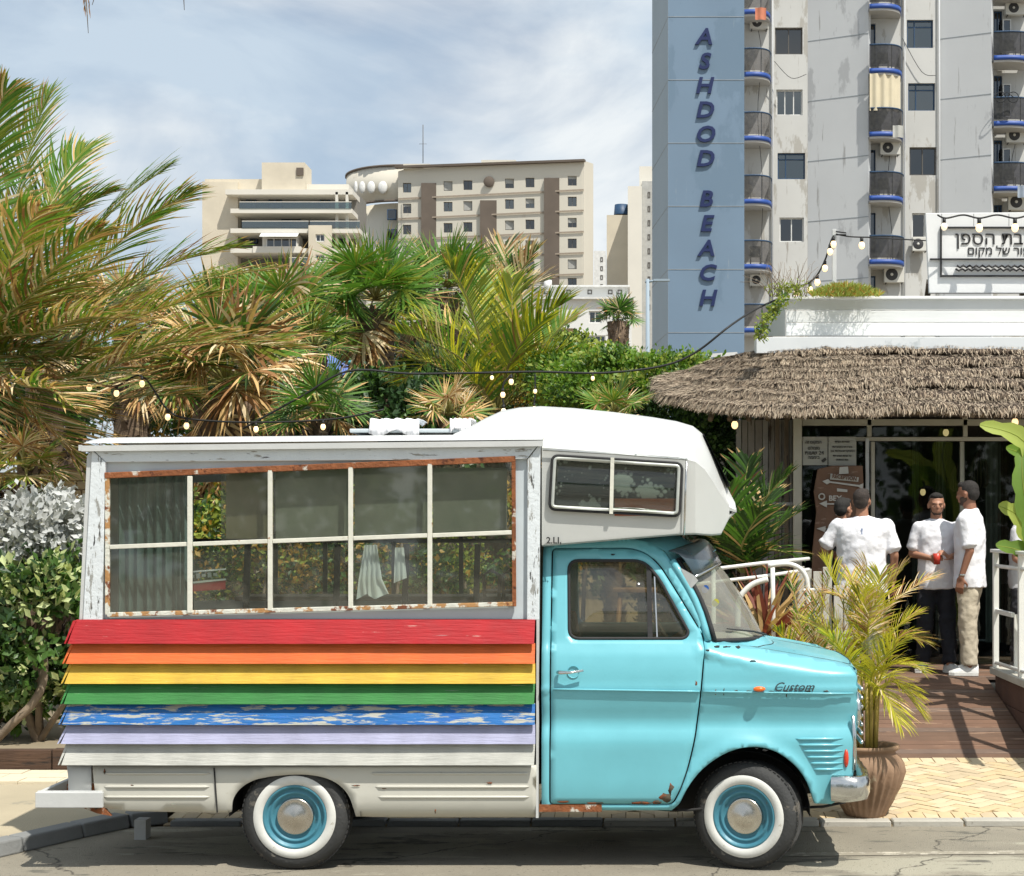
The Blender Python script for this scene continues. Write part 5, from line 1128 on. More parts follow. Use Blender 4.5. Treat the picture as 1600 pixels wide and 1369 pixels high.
# --- terraced block
tb_ = thing('terraced_block', 'pale stone apartment block with stacked terraces and a rooftop stair tower', 'apartment block', P(450, 850, 235))
m_st = pmat('jerusalem stone', (.60, .54, .43), .85, .08, .4, (), .1, 2); m_stw = pmat('pale render', (.66, .63, .56), .85, .05, .2); m_shade = pmat('recess shade render', (.20, .19, .17), .9)  # the shade of the terrace recess is put into the rear wall colour
def blk(x0, y0, x1, y1, D, dep, name, mat): a, b = P(x0, y1, D), P(x1, y0, D); return rb(tb_, name, [mat], (a.x, a.y, a.z), (b.x, a.y + dep, b.z))
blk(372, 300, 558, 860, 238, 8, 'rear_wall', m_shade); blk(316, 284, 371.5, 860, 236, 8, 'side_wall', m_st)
blk(352, 296, 551, 304, 234, 6, 'roof_slab', m_stw); blk(409, 254, 476, 297, 235, 5, 'stair_tower', m_st); blk(320, 280, 410, 296, 236.5, 4, 'parapet', m_st); blk(477, 288, 545, 296, 236.5, 4, 'parapet', m_stw)
blk(463, 262, 474, 274, 234.8, .2, 'ornament', m_br)
for y in (326, 357, 388): blk(360, y, 562 if y > 330 else 550, y + 7, 233, 5, 'terrace_slab', m_stw)
blk(395, 385, 470, 395, 232.8, 3, 'terrace_slab', m_stw)
m_rg = gmat('terrace glass', (.35, .48, .48), .15, .05, .1)
for x0, x1, y in ((374, 549, 315), (378, 482, 345), (484, 562, 345), (452, 482, 402)):
    a, b = P(x0, y+11, 232.9), P(x1, y, 232.9); o = rb(tb_, 'terrace_rail', [m_stw], (a.x, a.y, b.z-.09), (b.x, a.y+.1, b.z)); MB().box((a.x, a.y+.03, a.z), (b.x, a.y+.06, b.z-.09)).build('glass_panel', [m_rg], o)
for x0, x1, y0, y1 in ((385, 400, 308, 326), (420, 440, 308, 326), (500, 515, 308, 326), (440, 470, 336, 357), (520, 545, 366, 388), (390, 402, 366, 380)): bwin(tb_, x0, y0, x1, y1, 237.7, m_fb, m_gd, .12, 2, -.1)
st_ = bwall('stone_tower', tb_, [(482, 352), (518, 352), (518, 860), (482, 860)], 232.5, [(493, 366, 507, 378), (493, 398, 507, 409), (493, 430, 507, 441)], m_st, .4)
for y in (366, 398, 430): bwin(tb_, 493, y, 507, y + 11.5, 232.5, m_fw, m_gd, .12, 2, .2)
blk(410, 366, 466, 392, 233.6, 3, 'bay', m_stw); bwin(tb_, 416, 372, 464, 387, 233.4, m_fw, m_gd, .12, 4, .0)
a = P(408, 372, 233); b = P(468, 364, 233.4); MB().add([(a.x, a.y-1.2, a.z), (b.x, a.y-1.2, a.z), (b.x, a.y+.2, b.z), (a.x, a.y+.2, b.z)], [(0,1,2,3)]).build('awning', [m_fw], tb_)
for k in range(2): blk(524 + k*16, 300, 528 + k*16, 860, 234, .5, 'column', m_stw)
blk(372, 420, 482, 426, 233, 4, 'terrace_slab', m_stw); blk(518, 418, 560, 424, 233, 4, 'terrace_slab', m_stw)
# --- white low building
lw = thing('low_white_building', 'low white rendered building with flat roofs beside the grey apartment tower', 'building', P(910, 850, 150))
m_wr = pmat('white render', (.68, .68, .66), .8, .05, .3, [((.5, .5, .48), .66, .6, None)], .1, 2); m_pk = pmat('peach render', (.50, .36, .24), .85, .08, .4)
def lb(x0, y0, x1, y1, D, dep, nm, mat): a, b = P(x0, y1, D), P(x1, y0, D); rb(lw, nm, [mat], (a.x, a.y, a.z), (b.x, a.y+dep, b.z))
lb(835, 448, 981, 467, 154, 8, 'upper_storey', m_wr); lb(832, 445.5, 984, 448, 153.5, 9, 'roof_slab', m_fw)
bwall('facade', lw, [(838, 466), (987, 466), (987, 860), (900, 860), (900, 513), (838, 513)], 150, [(920, 486, 940, 505), (906, 524, 946, 541), (955, 486, 968, 503)], m_wr, .4)
lb(845, 513, 899.5, 860, 150.4, 6, 'peach_wall', m_pk); lb(838, 464, 990, 467, 149.6, 8, 'roof_slab', m_fw); lb(845, 545, 985, 552, 149, .5, 'stone_wall', m_st)
bwin(lw, 920, 486, 940, 505, 150, m_fw, m_gd, .1, 2, .15); bwin(lw, 906, 524, 946, 541, 150, m_fw, m_gd, .1, 5, .15); bwin(lw, 955, 486, 968, 503, 150, m_fw, m_gd, .1, 2, .15); bwin(lw, 872, 524, 882, 534, 150.3, m_fw, m_gd, .1, 1, .0)
for x in (850, 885, 918, 950, 965): bwin(lw, x, 453, x+7, 460, 154, m_fg, m_gd, .08, 1, -.05)
a = P(856, 438, 152); MB().tube([a, a + Vector((0, 0, -.9))], .35, 10).build('water_tank', [m_fw], lw)
for k in range(4): MB().bar(P(815 + k*2, 447, 153), P(860 + k*2, 446, 153) + Vector((0, 0, .3*k)), .1, .05).build('solar_panel', [m_fg], lw)
# --- pale towers beyond
pt = thing('slim_tower', 'pale stepped tower seen edge-on beside the blue wall', 'tower', P(995, 850, 200))
def pb2(par, x0, y0, x1, y1, D, dep, nm, mat): a, b = P(x0, y1, D), P(x1, y0, D); rb(par, nm, [mat], (a.x, a.y, a.z), (b.x, a.y+dep, b.z))
pb2(pt, 981, 291, 1003, 860, 198, 10, 'shaft', m_stw); pb2(pt, 1003.3, 283, 1030, 860, 199, 9, 'shaft', pmat('shaded pale render', (.42, .42, .40), .85)); pb2(pt, 999, 260, 1030, 291, 200, 8, 'upper_shaft', m_stw)  # shade on the tower's dark face is put into its render colour
for k in range(9): bwin(pt, 1012, 300 + k*22, 1016, 309 + k*22, 199, m_fg, m_gd, .1, 1, -.05)
pt2 = thing('small_tower', 'lower cream tower with a small rooftop drum left of the slim tower', 'tower', P(965, 850, 205))
pb2(pt2, 948, 336, 981, 860, 206, 8, 'shaft', m_st); a = P(971, 336, 207); MB().lathe([(0, 1.2), (.8, 1.2), (.9, 0)], tuple(a), 14).build('drum', [m_fb], pt2)
pt3 = thing('distant_block', 'narrow white block far behind the cream hotel edge', 'building', P(940, 850, 230)); pb2(pt3, 928, 392, 946, 860, 230, 8, 'shaft', m_fw)
for k in range(4): bwin(pt3, 938, 402 + k*14, 942, 409 + k*14, 230, m_fg, m_gd, .1, 1, -.05)
# left low white bits among the palms
# street lamp, canopy, sunshades
sl = thing('street_lamp', 'slim grey street lamp in front of the blue tower edge', 'street lamp', P(1012, 850, 60))
MB().tube([P(1012, 830, 60), P(1012, 436, 60)], [.10, .06], 8).build('post', [m_tl], sl); MB().tube([P(1008, 441, 60), P(1022, 439, 60), P(1030, 438, 60)], .04, 6).build('arm', [m_tl], sl); MB().cbox(P(1034, 438, 60), (.55, .2, .07)).build('lamp_head', [m_tl], sl)
cp = thing('white_canopy', 'small white frame canopy at the foot of the blue tower wall', 'canopy', P(1130, 700, 30)); 
for q in (((1106, 556), (1152, 553)), ((1152, 553), (1155, 600)), ((1108, 556), (1108, 600))): MB().bar(P(*q[0], 30), P(*q[1], 30), .06, .06).build('bar', [m_fw], cp)
def sunshade(px, py, D, r, c, lab):
    t = thing('sunshade', lab, 'sunshade', P(px, py, D), 'beach sunshades'); o = P(px, py, D); M = T3(*o) @ Matrix.Rotation(R(14), 4, 'Y')
    MB().lathe([(r, 0), (r*.55, r*.22), (.02, r*.38)], (0,0,0), 8, smooth=False, M=M).build('canopy', [pmat('shade cloth ' + lab[:5], c, .8, .1, 4)], t)
    MB().tube([M @ Vector((0, 0, r*.36)), M @ Vector((0, 0, -2.3))], .025, 6).build('pole', [m_fw], t)
sunshade(612, 585, 34, 1.0, (.03, .24, .26), 'teal green sunshade glimpsed behind the thick palm trunk'); sunshade(505, 580, 33, .9, (.10, .16, .42), 'blue sunshade between the fan palms'); sunshade(180, 612, 36, .8, (.10, .33, .33), 'faded turquoise sunshade behind the left trunks')
lwt = thing('stacked_stone_wall', 'low wall of cream stones behind the silver leaved bush', 'wall', P(60, 800, 17.5))
random.seed(3)
for j in range(9):
    x = -40 + (j % 2)*18
    while x < 150:
        w = random.uniform(30, 52); a, b = P(x, 850 - j*14 + 13, 17.5), P(x + w - 2, 850 - j*14, 17.5); MB().box((a.x, a.y + random.uniform(0, .03), a.z), (b.x, a.y + .3, b.z)).build('stone', [m_pav[random.randrange(3)]], lwt, .012); x += w
# ---------------------------------------------------------------- vegetation
def lm(name, c, tr=.3, rough=.5): return pmat(name, c, rough, .28, 6, (), 0, transl=tr, objvar=.35)
L_green = lm('palm green', (.085, .19, .025)); L_olive = lm('palm olive', (.18, .22, .03)); L_tan = lm('dry palm tan', (.50, .33, .14), .2, .8); L_brown = lm('dry palm brown', (.26, .13, .05), .15, .8)
L_dark = lm('dark palm green', (.032, .07, .014)); L_pale = lm('bleached frond', (.62, .50, .32), .2, .8); L_yel = lm('areca yellow green', (.44, .42, .035), .4); L_rachis = pmat('frond stem', (.26, .24, .07), .5, .2, 8)
PM = [L_green, L_olive, L_tan, L_brown, L_dark, L_pale, L_yel, L_rachis]
m_trunk = pmat('fibrous palm trunk', (.13, .09, .06), .95, .35, 4, [((.26, .19, .12), .58, 5, (1, 1, 2.5)), ((.04, .03, .02), .62, 7, (1, 1, 3))], .9, 12, (1, 1, 2))
m_bark = pmat('grey bark', (.22, .17, .12), .9, .3, 6, (), .7, 20)
rv = lambda r, s: Vector((r.uniform(-s, s), r.uniform(-s, s), r.uniform(-s, s)))
def strip(mb, p, d, n, L, w, bend, segs, mi, tipmi=None, wprof=None):
    "one tapering leaf blade, bent along its length"
    side = d.cross(n)
    if side.length < 1e-3: side = d.orthogonal()
    side.normalize(); d = d.normalized(); q = p.copy(); k = len(mb.v)
    for i in range(segs + 1):
        t = i / segs; ww = w * (wprof[i] if wprof else (.55 + 1.2*t*(1-t)*1.6 if t < .99 else .06)) * .5
        mb.v.append(tuple(q - side*ww)); mb.v.append(tuple(q + side*ww))
        if i < segs:
            mb.f.append([k+2*i, k+2*i+1, k+2*i+3, k+2*i+2]); mb.m.append(tipmi if (tipmi is not None and i >= segs-1) else mi); mb.sm.append(True)
        d = (d + bend / segs).normalized(); q = q + d * (L/segs)
def pinnate(path, n, LL, w, rnd, mis=(0,0,1), dry=.2, wind=Vector((0, 0, 0)), droop=.5, vee=.35, tipm=2, rach=7, r0=.018, start=.12):
    path = catmull(path, 8) if len(path) < 8 else path; K = len(path) - 1; mb = MB()
    mb.tube(path, [r0*(1-.85*i/K) for i in range(K+1)], 5, rach)
    up0 = Vector((0, 0, 1))
    for j in range(n):
        t = start + (1-start) * (j + .5) / n; f = t*K; i = min(K-1, int(f)); p = path[i].lerp(path[i+1], f-i); T = (path[i+1]-path[i]).normalized()
        S = T.cross(up0); S = S.normalized() if S.length > .05 else Vector((0, 1, 0)); U = S.cross(T).normalized()
        lp = LL * (.45 + .75*math.sin(math.pi*min(1, (t-start)*1.05+.12))**.8) * (1 - .35*max(0, t-.85)/.15)
        al = .5 + .65*t
        for s in (-1, 1):
            if rnd.random() < .05: continue
            d = S*s*math.cos(al) + T*math.sin(al) + U*vee + rv(rnd, .10)
            isdry = rnd.random() < dry; mi = rnd.choice(mis) if not isdry else rnd.choice((2, 3, 5)); tm = tipm if rnd.random() < dry + .08 else None
            strip(mb, p, d, U + rv(rnd, .25), lp*rnd.uniform(.8, 1.1), w, Vector((0, 0, -droop*rnd.uniform(.5, 1.4))) + wind*rnd.uniform(.5, 1.3), 4, mi, tm)
    return mb
def fanleaf(hub, axis, nrm, r, n, rnd, mis, dry=.2, droop=.6, spread=150, mb=None, w=None):
    mb = mb or MB(); axis = axis.normalized(); nrm = (nrm - axis*nrm.dot(axis)).normalized(); S = axis.cross(nrm)
    w = w or 2.0 * r * math.sin(R(spread)/n) * .54
    for j in range(n):
        a = R(-spread + 2*spread*(j+.5)/n); rr = r * (.72 + .28*math.cos(a*.55)) * rnd.uniform(.93, 1.05)
        d = axis*math.cos(a) + S*math.sin(a) + nrm*(.10 if j % 2 else -.05)
        mi = rnd.choice(mis) if rnd.random() > dry else rnd.choice((2, 3, 5))
        strip(mb, hub, d, nrm + S*(.35 if j % 2 else -.35), rr, w, Vector((0, 0, -droop*rnd.uniform(.3, 1.3))) + rv(rnd, .06), 5, mi, 2 if rnd.random() < .12 + dry else None, (.12, .55, .9, .75, .42, .05))
    return mb
def trunk(par, base, top, r0, r1, seed=0, boots=True):
    rnd = random.Random(seed); mb = MB(); n = 14
    pts = [base.lerp(top, i/n) + Vector((.04*noise.noise(Vector((i*.5, seed, 0))), .04*noise.noise(Vector((i*.5, seed, 9))), 0)) for i in range(n+1)]
    mb.tube(pts, [(r0 + (r1-r0)*i/n)*rnd.uniform(.93, 1.07) for i in range(n+1)], 12)
    L = (top-base).length
    if boots:
        N = int(L/.09)*9
        for k in range(N):
            z = rnd.random(); a = rnd.uniform(0, 2*math.pi); r = (r0 + (r1-r0)*z)*.93; o = Vector((math.cos(a), math.sin(a), 0)); p = base.lerp(top, z) + o*r; t = Vector((-o.y, o.x, 0))
            w = rnd.uniform(.03, .06); h = rnd.uniform(.07, .16); tip = p + o*rnd.uniform(.03, .08) + Vector((0, 0, h))
            mb.add([p-t*w, p+t*w, tip+t*w*.4, tip-t*w*.4, p-t*w*.8+Vector((0,0,h*.6)), p+t*w*.8+Vector((0,0,h*.6))], [(0,1,2,3), (3,2,5,4)], 0)
    return mb.build('trunk', [m_trunk], par)
def fanpalm(label, px, py, D, rpx, n=24, dry=.2, skirt=0, seed=0, tr=.22, mis=(0,0,1), name='fan_palm', tilt=0, gz=0, tx=0, droop=.6, blades=34):
    rnd = random.Random(seed); c = P(px, py, D); r = rpx*D/FP; base = Vector((c.x + tx, c.y, gz)); t = thing(name, label, 'palm', base)
    if tr: trunk(t, base, c - Vector((0, 0, r*.15)), tr*1.15, tr, seed)
    for k in range(int(n*.85)):
        az = k*2.399 + rnd.uniform(-.3, .3); el = R(80 - 105*((k+.5)/n)**.9); d = Vector((math.cos(az)*math.cos(el), math.sin(az)*math.cos(el), math.sin(el)))
        pl_ = r*rnd.uniform(.42, .62); hub = c + d*pl_ + Vector((0, 0, -.06*r)); mb = MB()
        mb.tube([c, c + d*pl_*.5 + Vector((0, 0, .02)), hub], [.02, .014, .010], 5, 7)
        up = Vector((0, 0, 1)); nr = (up - d*up.dot(d)); nr = nr.normalized() if nr.length > .1 else Vector((0, -1, 0)); nr = (nr + Vector((rnd.uniform(-.5,.5), rnd.uniform(-1.0, 0), 0))).normalized()
        isd = 1 if rnd.random() < dry*.6 else 0
        fanleaf(hub, (d + Vector((0, 0, -.15))).normalized(), nr, r*rnd.uniform(.56, .76), blades + 6, rnd, mis if not isd else (2, 3, 5), dry if not isd else .9, droop*.55 + (.7 if isd else 0), 128, mb)
        mb.build('frond', PM, t)
    for k in range(skirt):
        az = rnd.uniform(0, 2*math.pi); d = Vector((math.cos(az)*.5, math.sin(az)*.5, -.85 + rnd.uniform(-.1, .3))).normalized(); s = c + Vector((0, 0, -rnd.uniform(.05, .9)*r)); hub = s + d*r*rnd.uniform(.22, .42); mb = MB()
        mb.tube([s, hub], [.02, .01], 5, 3); fanleaf(hub, (d + Vector((0, 0, -.3))).normalized(), Vector((d.x, d.y, .3)), r*rnd.uniform(.42, .62), blades-8, rnd, (2, 3, 3, 5), .6, .9, 110, mb); mb.build('dead_frond', PM, t)
    return t
fanpalm('large fan palm with a shaggy ring of tan dead fronds above the camper roof', 352, 600, 20.5, 165, 30, .45, 26, 11, .34, (4, 0, 1), droop=1.0, gz=.2)
fanpalm('green fan palm right of the shaggy brown palm', 438, 505, 25, 120, 22, .05, 2, 12, .2, (0, 0, 1), gz=.1)
fanpalm('fan palm with two broad fans spreading toward the thick trunk', 492, 545, 22.5, 80, 14, .15, 4, 13, .15, (0, 1, 4), gz=.1)
fanpalm('upright fan palm with a thick shaggy trunk before the cream hotel', 586, 468, 26, 118, 26, .03, 5, 14, .30, (0, 0, 0, 1), gz=.1)
fanpalm('fan palm with bright fans beneath the second brown stripe of the hotel', 700, 448, 29, 95, 24, .03, 3, 15, .22, (0, 0, 1), gz=.1)
fanpalm('tall fan palm whose dark trunk stands left of the brown shaggy palm', 205, 500, 23, 105, 20, .3, 8, 16, .22, (0, 1, 4), gz=.1)
fanpalm('fan palm with a thin grey trunk farthest left among the trunks', 118, 500, 26, 90, 16, .3, 4, 17, .13, (0, 4), gz=.1)
fanpalm('thick trunked fan palm behind the silver bush at the left edge', 70, 560, 20, 90, 14, .4, 6, 18, .2, (0, 1), gz=.2)
fanpalm('squat fan palm with drooping green fans just over the camper roof', 500, 650, 18.5, 90, 16, .15, 0, 19, .1, (0, 0, 4), gz=.2, name='young_fan_palm')
fanpalm('yellowed young palm glimpsed left of the overcab dome', 700, 648, 19, 70, 14, .45, 0, 20, .1, (1, 0, 2), gz=.2, name='young_fan_palm')
fanpalm('young fan palm with light ribs just right of the overcab dome', 960, 648, 18, 66, 12, .15, 0, 21, .08, (1, 0), gz=.2, name='young_fan_palm')
fanpalm('low yellow green fan palm above the silver bush', 40, 735, 16, 85, 13, .35, 0, 22, .1, (1, 1, 0), gz=.2, name='young_fan_palm')
fanpalm('small distant fan palm before the low white building', 966, 497, 70, 40, 18, .1, 10, 23, .45, (0, 4), gz=0, blades=20)
fanpalm('fan palm mostly hidden between the feather palm and the hotel', 640, 500, 30, 78, 14, .2, 3, 24, .15, (0, 4, 1), gz=.1)

def featherpalm(label, px, py, D, fr, name='feather_palm', n=46, LL=.5, w=.035, mis=(0,0,1), dry=.2, wind=(0,0,0), droop=.5, seed=0, tr=.2, gz=.1, vee=.35, r0=.02, dz=0, rach=7):
    rnd = random.Random(seed); c = P(px, py, D); t = thing(name, label, 'palm', (c.x, c.y, gz))
    if tr: trunk(t, Vector((c.x, c.y, gz)), c + Vector((0, 0, -.05)), tr*1.1, tr, seed)
    for f in fr:
        mid, tip, dD = f[0], f[1], f[2]; dr = f[3] if len(f) > 3 else dry
        a, b, e = c, P(*mid, D + dD*.5), P(*tip, D + dD)
        Lf = (b-a).length + (e-b).length
        pinnate([a, a.lerp(b, .5) + Vector((0, 0, Lf*.035)), b, b.lerp(e, .55) + Vector((0, 0, Lf*.03)), e], n, LL, w, rnd, f[4] if len(f) > 4 else mis, dr, Vector(wind), droop, vee, r0=r0, rach=rach).build('frond', PM, t)
    return t
# the big windblown palm at the left edge
BF = [((20,330),(75,150),.6,.1), ((-40,300),(10,140),-.5,.1), ((-90,300),(-110,130),0,.1), ((60,360),(130,235),1.2,.15), ((110,400),(262,262),.8,.02,(0,0,1)), ((130,430),(300,300),-.6,.3), ((150,470),(375,385),.3,.3),
      ((140,500),(430,420),1.2,.45), ((150,560),(470,545),-.3,.62), ((120,590),(360,520),-1.1,.5), ((110,640),(300,620),.8,.6), ((60,650),(150,760),-.9,.6), ((20,680),(40,820),.2,.6), ((60,520),(200,500),-1.6,.55),
      ((-120,400),(-300,420),.3,.3), ((-120,520),(-300,620),.5,.5), ((0,450),(60,330),-1.8,.35), ((40,470),(160,360),-1.4,.4), ((40,440),(110,300),1.9,.25,(0,4)), ((80,550),(250,440),1.8,.3,(4,0)), ((30,600),(120,640),-1.8,.6), ((-60,640),(-80,800),-.5,.5), ((30,400),(170,300),.2,.2,(0,0,1)), ((100,560),(330,460),-.9,.35,(0,1))]
featherpalm('large windblown feather palm with tan tipped fronds at the left edge', -45, 560, 17.2, BF, 'windblown_palm', 96, .66, .023, (0, 0, 1, 1), .34, (.5, 0, .16), .42, 31, .26, .2, .3, .024)
# arching yellow green palm in the middle
MF = [((720,520),(640,500),.5), ((735,480),(705,420),-.5), ((760,520),(742,460),.9), ((800,530),(800,440),.3), ((830,520),(880,475),-.4), ((850,540),(900,500),.8), ((850,570),(915,560),-.3), ((720,560),(620,520),-.9), ((715,590),(640,560),.3), ((850,600),(910,620),.4), ((740,600),(660,640),-.5), ((800,560),(850,500),-1.0), ((690,560),(625,600),.9), ((780,500),(765,430),1.5)]
featherpalm('arching yellow green feather palm before the hotel stripes', 775, 645, 21, MF, 'arching_palm', 60, .50, .024, (0, 1, 1, 6), .08, (.25, 0, .15), .35, 32, .12, .1, .45, .022)
featherpalm('thin grey green feather palm rising behind the arching palm', 792, 480, 34, [((770,430),(745,392),0), ((790,425),(788,385),.5), ((810,430),(835,395),-.3), ((820,450),(850,440),.3), ((760,450),(735,440),0), ((800,440),(815,400),.8)], 'slender_palm', 34, .62, .04, (0, 4, 5), .25, (.2, 0, .2), .3, 33, .2)
# dark palms behind the cab nose
featherpalm('dark green palm in the shade between the overcab pod and the slatted wall', 1165, 900, 16.4, [((1120,800),(1090,745),.3), ((1160,790),(1170,720),.2), ((1190,790),(1235,740),-.2), ((1200,840),(1250,800),.1), ((1130,850),(1075,830),-.2), ((1195,860),(1245,870),-.3), ((1150,830),(1140,760),-.5), ((1180,830),(1205,765),.6), ((1135,880),(1090,880),.2), ((1190,885),(1235,915),-.3), ((1160,850),(1190,800),-.6)], 'shade_palm', 40, .34, .022, (4, 4, 0), .04, (0, 0, 0), .5, 34, .07, .2)
featherpalm('low spiky cycad among the railings', 1180, 1030, 15.6, [((1160,990),(1120,975),-.2), ((1190,985),(1195,950),0), ((1210,990),(1240,985),-.1), ((1150,1010),(1110,1020),-.3), ((1215,1010),(1250,1030),-.2), ((1200,1000),(1225,960),.3), ((1165,1000),(1150,955),.3)], 'cycad', 30, .22, .018, (0, 4, 1), .2, (0, 0, 0), .2, 35, 0, .2)
# red cordyline
rnd = random.Random(5); c = P(1196, 1000, 15.4); t = thing('cordyline', 'dark red spiky cordyline between the railing and the shade palm', 'plant', (c.x, c.y, .2)); mb = MB()
L_red = lm('dark red leaf', (.20, .05, .03))
for k in range(60):
    a = rnd.uniform(0, 6.28); e = rnd.uniform(.5, 1.5); strip(mb, c + rv(rnd, .04), Vector((math.cos(a)*math.cos(e), math.sin(a)*math.cos(e), math.sin(e))), Vector((0, -1, .3)), rnd.uniform(.45, .75), .04, Vector((0, 0, -rnd.uniform(.1, .9))), 5, rnd.choice((0, 0, 1)), None, (.5, .9, 1, .8, .5, .05))
tag(mb.build('foliage', [L_red, L_tan], t), kind='stuff'); tb(t, 'stem', [Vector((c.x, c.y, .2)), c], .03, m_bark)

# ---- bushes and trees of small leaves
def bush(name, label, cat, c, rad, nl, ls, mats, seed=0, clumps=60, wts=None, stems=5, gz=.2, flat=.35, fill=.55, openness=.0, inner=None):
    rnd = random.Random(seed); t = thing(name, label, cat, (c.x, c.y, gz)); mb = MB(); cl = []
    for k in range(clumps):
        v = Vector((rnd.gauss(0, 1), rnd.gauss(0, 1), rnd.gauss(0, 1))).normalized() * (fill + (1-fill)*rnd.random())**.6; v *= 1 + .22*noise.noise(v*2.1 + Vector((seed, 0, 0)))
        cl.append((c + Vector((v.x*rad[0], v.y*rad[1], v.z*rad[2])), v.normalized(), rnd.uniform(.16, .32), rnd.randrange(len(mats))))
    mr = sum(rad)/3
    for k in range(nl):
        p0, v, s, pm_ = cl[rnd.randrange(clumps)]; q = p0 + Vector((rnd.gauss(0, 1)*rad[0], rnd.gauss(0, 1)*rad[1], rnd.gauss(0, 1)*rad[2]))*s*.55
        d = (v*.6 + rv(rnd, 1) + Vector((0, 0, .35))).normalized(); L = ls*rnd.uniform(.6, 1.25); n = (v + rv(rnd, .8) + Vector((0, -.2, .4))).normalized(); sd = d.cross(n)
        if sd.length < .1: continue
        sd.normalize(); sd *= L*flat; mi = pm_ if rnd.random() < .6 else rnd.randrange(len(mats)); m_ = q + d*L*.5; k0 = len(mb.v)
        up = n * L * .07
        mb.v += [tuple(q), tuple(m_ + sd + up), tuple(q + d*L), tuple(m_ - sd + up), tuple(m_)]
        mb.f += [[k0, k0+1, k0+2, k0+4], [k0, k0+4, k0+2, k0+3]]; mb.m += [mi, mi]; mb.sm += [False, False]
    tag(mb.build('foliage', mats, t), kind='stuff')
    br = MB(); b0 = Vector((c.x, c.y, gz))
    for k in range(stems):
        e = cl[rnd.randrange(clumps)][0]; br.tube([b0 + rv(rnd, .05)*mr, b0.lerp(e, .4) + rv(rnd, .12)*mr, b0.lerp(e, .75) + rv(rnd, .1)*mr, e], [.035*mr+.012, .025*mr+.01, .014, .006], 6)
    br.build('branches', [m_bark], t)
    return t
G1 = lm('leaf mid green', (.055, .12, .02), .25, .45); G2 = lm('leaf bright green', (.13, .24, .025), .35, .45); G3 = lm('leaf dark green', (.022, .055, .014), .2, .45); G4 = lm('leaf yellow green', (.25, .30, .05), .35, .5); S1 = lm('silver leaf', (.44, .45, .44), .1, .7); S2 = lm('grey felted leaf', (.36, .37, .36), .1, .7); G5 = lm('cream edged leaf', (.42, .48, .22), .3, .5); G6 = lm('orange tinged leaf', (.34, .20, .03), .3)
W = lambda px, py, D: P(px, py, D)
bush('silver_bush', 'silver grey felt leaved bush behind the tail of the camper', 'bush', W(62, 832, 15.0), (.46, .42, .34), 3800, .085, [S1, S1, S2], 1, 70, gz=.26, flat=.30)
bush('green_bush', 'glossy green bush with cream edged leaves left of the rainbow boards', 'bush', W(58, 985, 14.7), (.64, .5, .62), 8000, .10, [G1, G5, G3, G1], 2, 80, gz=.26, flat=.26, stems=10)
bush('green_bush', 'lower darker green bush spilling out at the left picture edge', 'bush', W(-25, 1060, 14.9), (.5, .45, .42), 4200, .10, [G1, G3, G2], 3, 70, gz=.26, flat=.26)
tb(bpy.data.objects['green_bush'], 'bough', catmull([W(-10, 1160, 14.45), W(20, 1130, 14.4), W(52, 1098, 14.4), W(68, 1060, 14.45), W(66, 1000, 14.5)], 5), .035, m_bark, 8)
for i, (x, y, D, rx, ry, rz, n, ms, lab) in enumerate([
    (1008, 598, 19.5, .95, .7, .36, 9000, [G2, G2, G4, G1], 'bright green rounded tree crown beside the straw eaves'),
    (905, 600, 20.5, .65, .6, .42, 4500, [G4, G1, G2], 'yellow green leafy tree left of the bright round crown'),
    (860, 665, 22, .9, .6, .45, 4500, [G3, G6, G1], 'orange tinged shrub low behind the overcab dome'),
    (1040, 670, 19, .8, .5, .38, 4500, [G3, G1], 'dark shrub under the left tip of the straw roof'),
    (1110, 740, 19.6, .65, .4, .75, 5500, [G3, G3, G1], 'dark green tree filling the gap behind the overcab nose'),
    (1120, 930, 19, .8, .4, .8, 5000, [G3, G3, G1], 'dark hedge plant behind the windscreen'),
    (140, 590, 30, 1.1, .8, .55, 4500, [G3, G1], 'dark green tree between the two left trunks'),
    (440, 640, 26, 1.2, .8, .55, 6000, [G3, G1], 'dark leafy shrub under the green fan palm'),
    (600, 640, 25, 1.2, .8, .5, 6000, [G3, G3, G1], 'dark leafy shrub round the thick palm trunk'),
    (740, 615, 27, 1.3, .8, .6, 6500, [G3, G1, G3], 'dark leafy shrub behind the arching palm'),
    (850, 560, 34, 1.3, .8, .5, 4500, [G1, G3, G4], 'mid green shrub before the peach wall'),
    (540, 540, 38, 1.4, .8, .7, 4500, [G1, G3], 'far green tree between the fan palms under the terraces'),
    (660, 560, 36, 1.3, .8, .6, 4500, [G1, G3], 'far green tree behind the arching palm and thick trunk'),
    (380, 470, 40, 1.2, .8, .6, 4200, [G1, G4, G2], 'far bright green tree top under the stone terraces'),
    (275, 620, 28, 1.1, .8, .6, 4500, [G3, G1, G6], 'brown green shrub between the left trunks and the shaggy palm'),
    (20, 640, 24, 1.0, .8, .7, 4500, [G3, G1], 'dark tree behind the windblown palm')]):
    bush('leafy_tree' if rz > .5 or i < 2 else 'shrub', lab, 'tree' if rz > .5 or i < 2 else 'shrub', W(x, y, D), (rx, ry, rz), int(n*1.8), .062 if D < 24 else .10, ms, 40+i, 90, gz=.1, flat=.30)
# planting seen through the camper windows and below it
for i, (x, y, D, rx, rz, lab) in enumerate([(250, 860, 17, .7, .6, 'green shrub standing behind the tail windows of the camper'), (420, 850, 17.5, .9, .6, 'green shrub standing behind the middle windows of the camper'), (600, 860, 17, .8, .6, 'green shrub standing behind the third column of camper panes'), (760, 860, 17.5, .9, .6, 'green shrub standing behind the last camper panes')]):
    bush('shrub', lab, 'shrub', W(x, y, D), (rx, .5, rz), 6500, .07, [G1, G3, G4, G6], 70+i, 50, gz=.2, flat=.3)
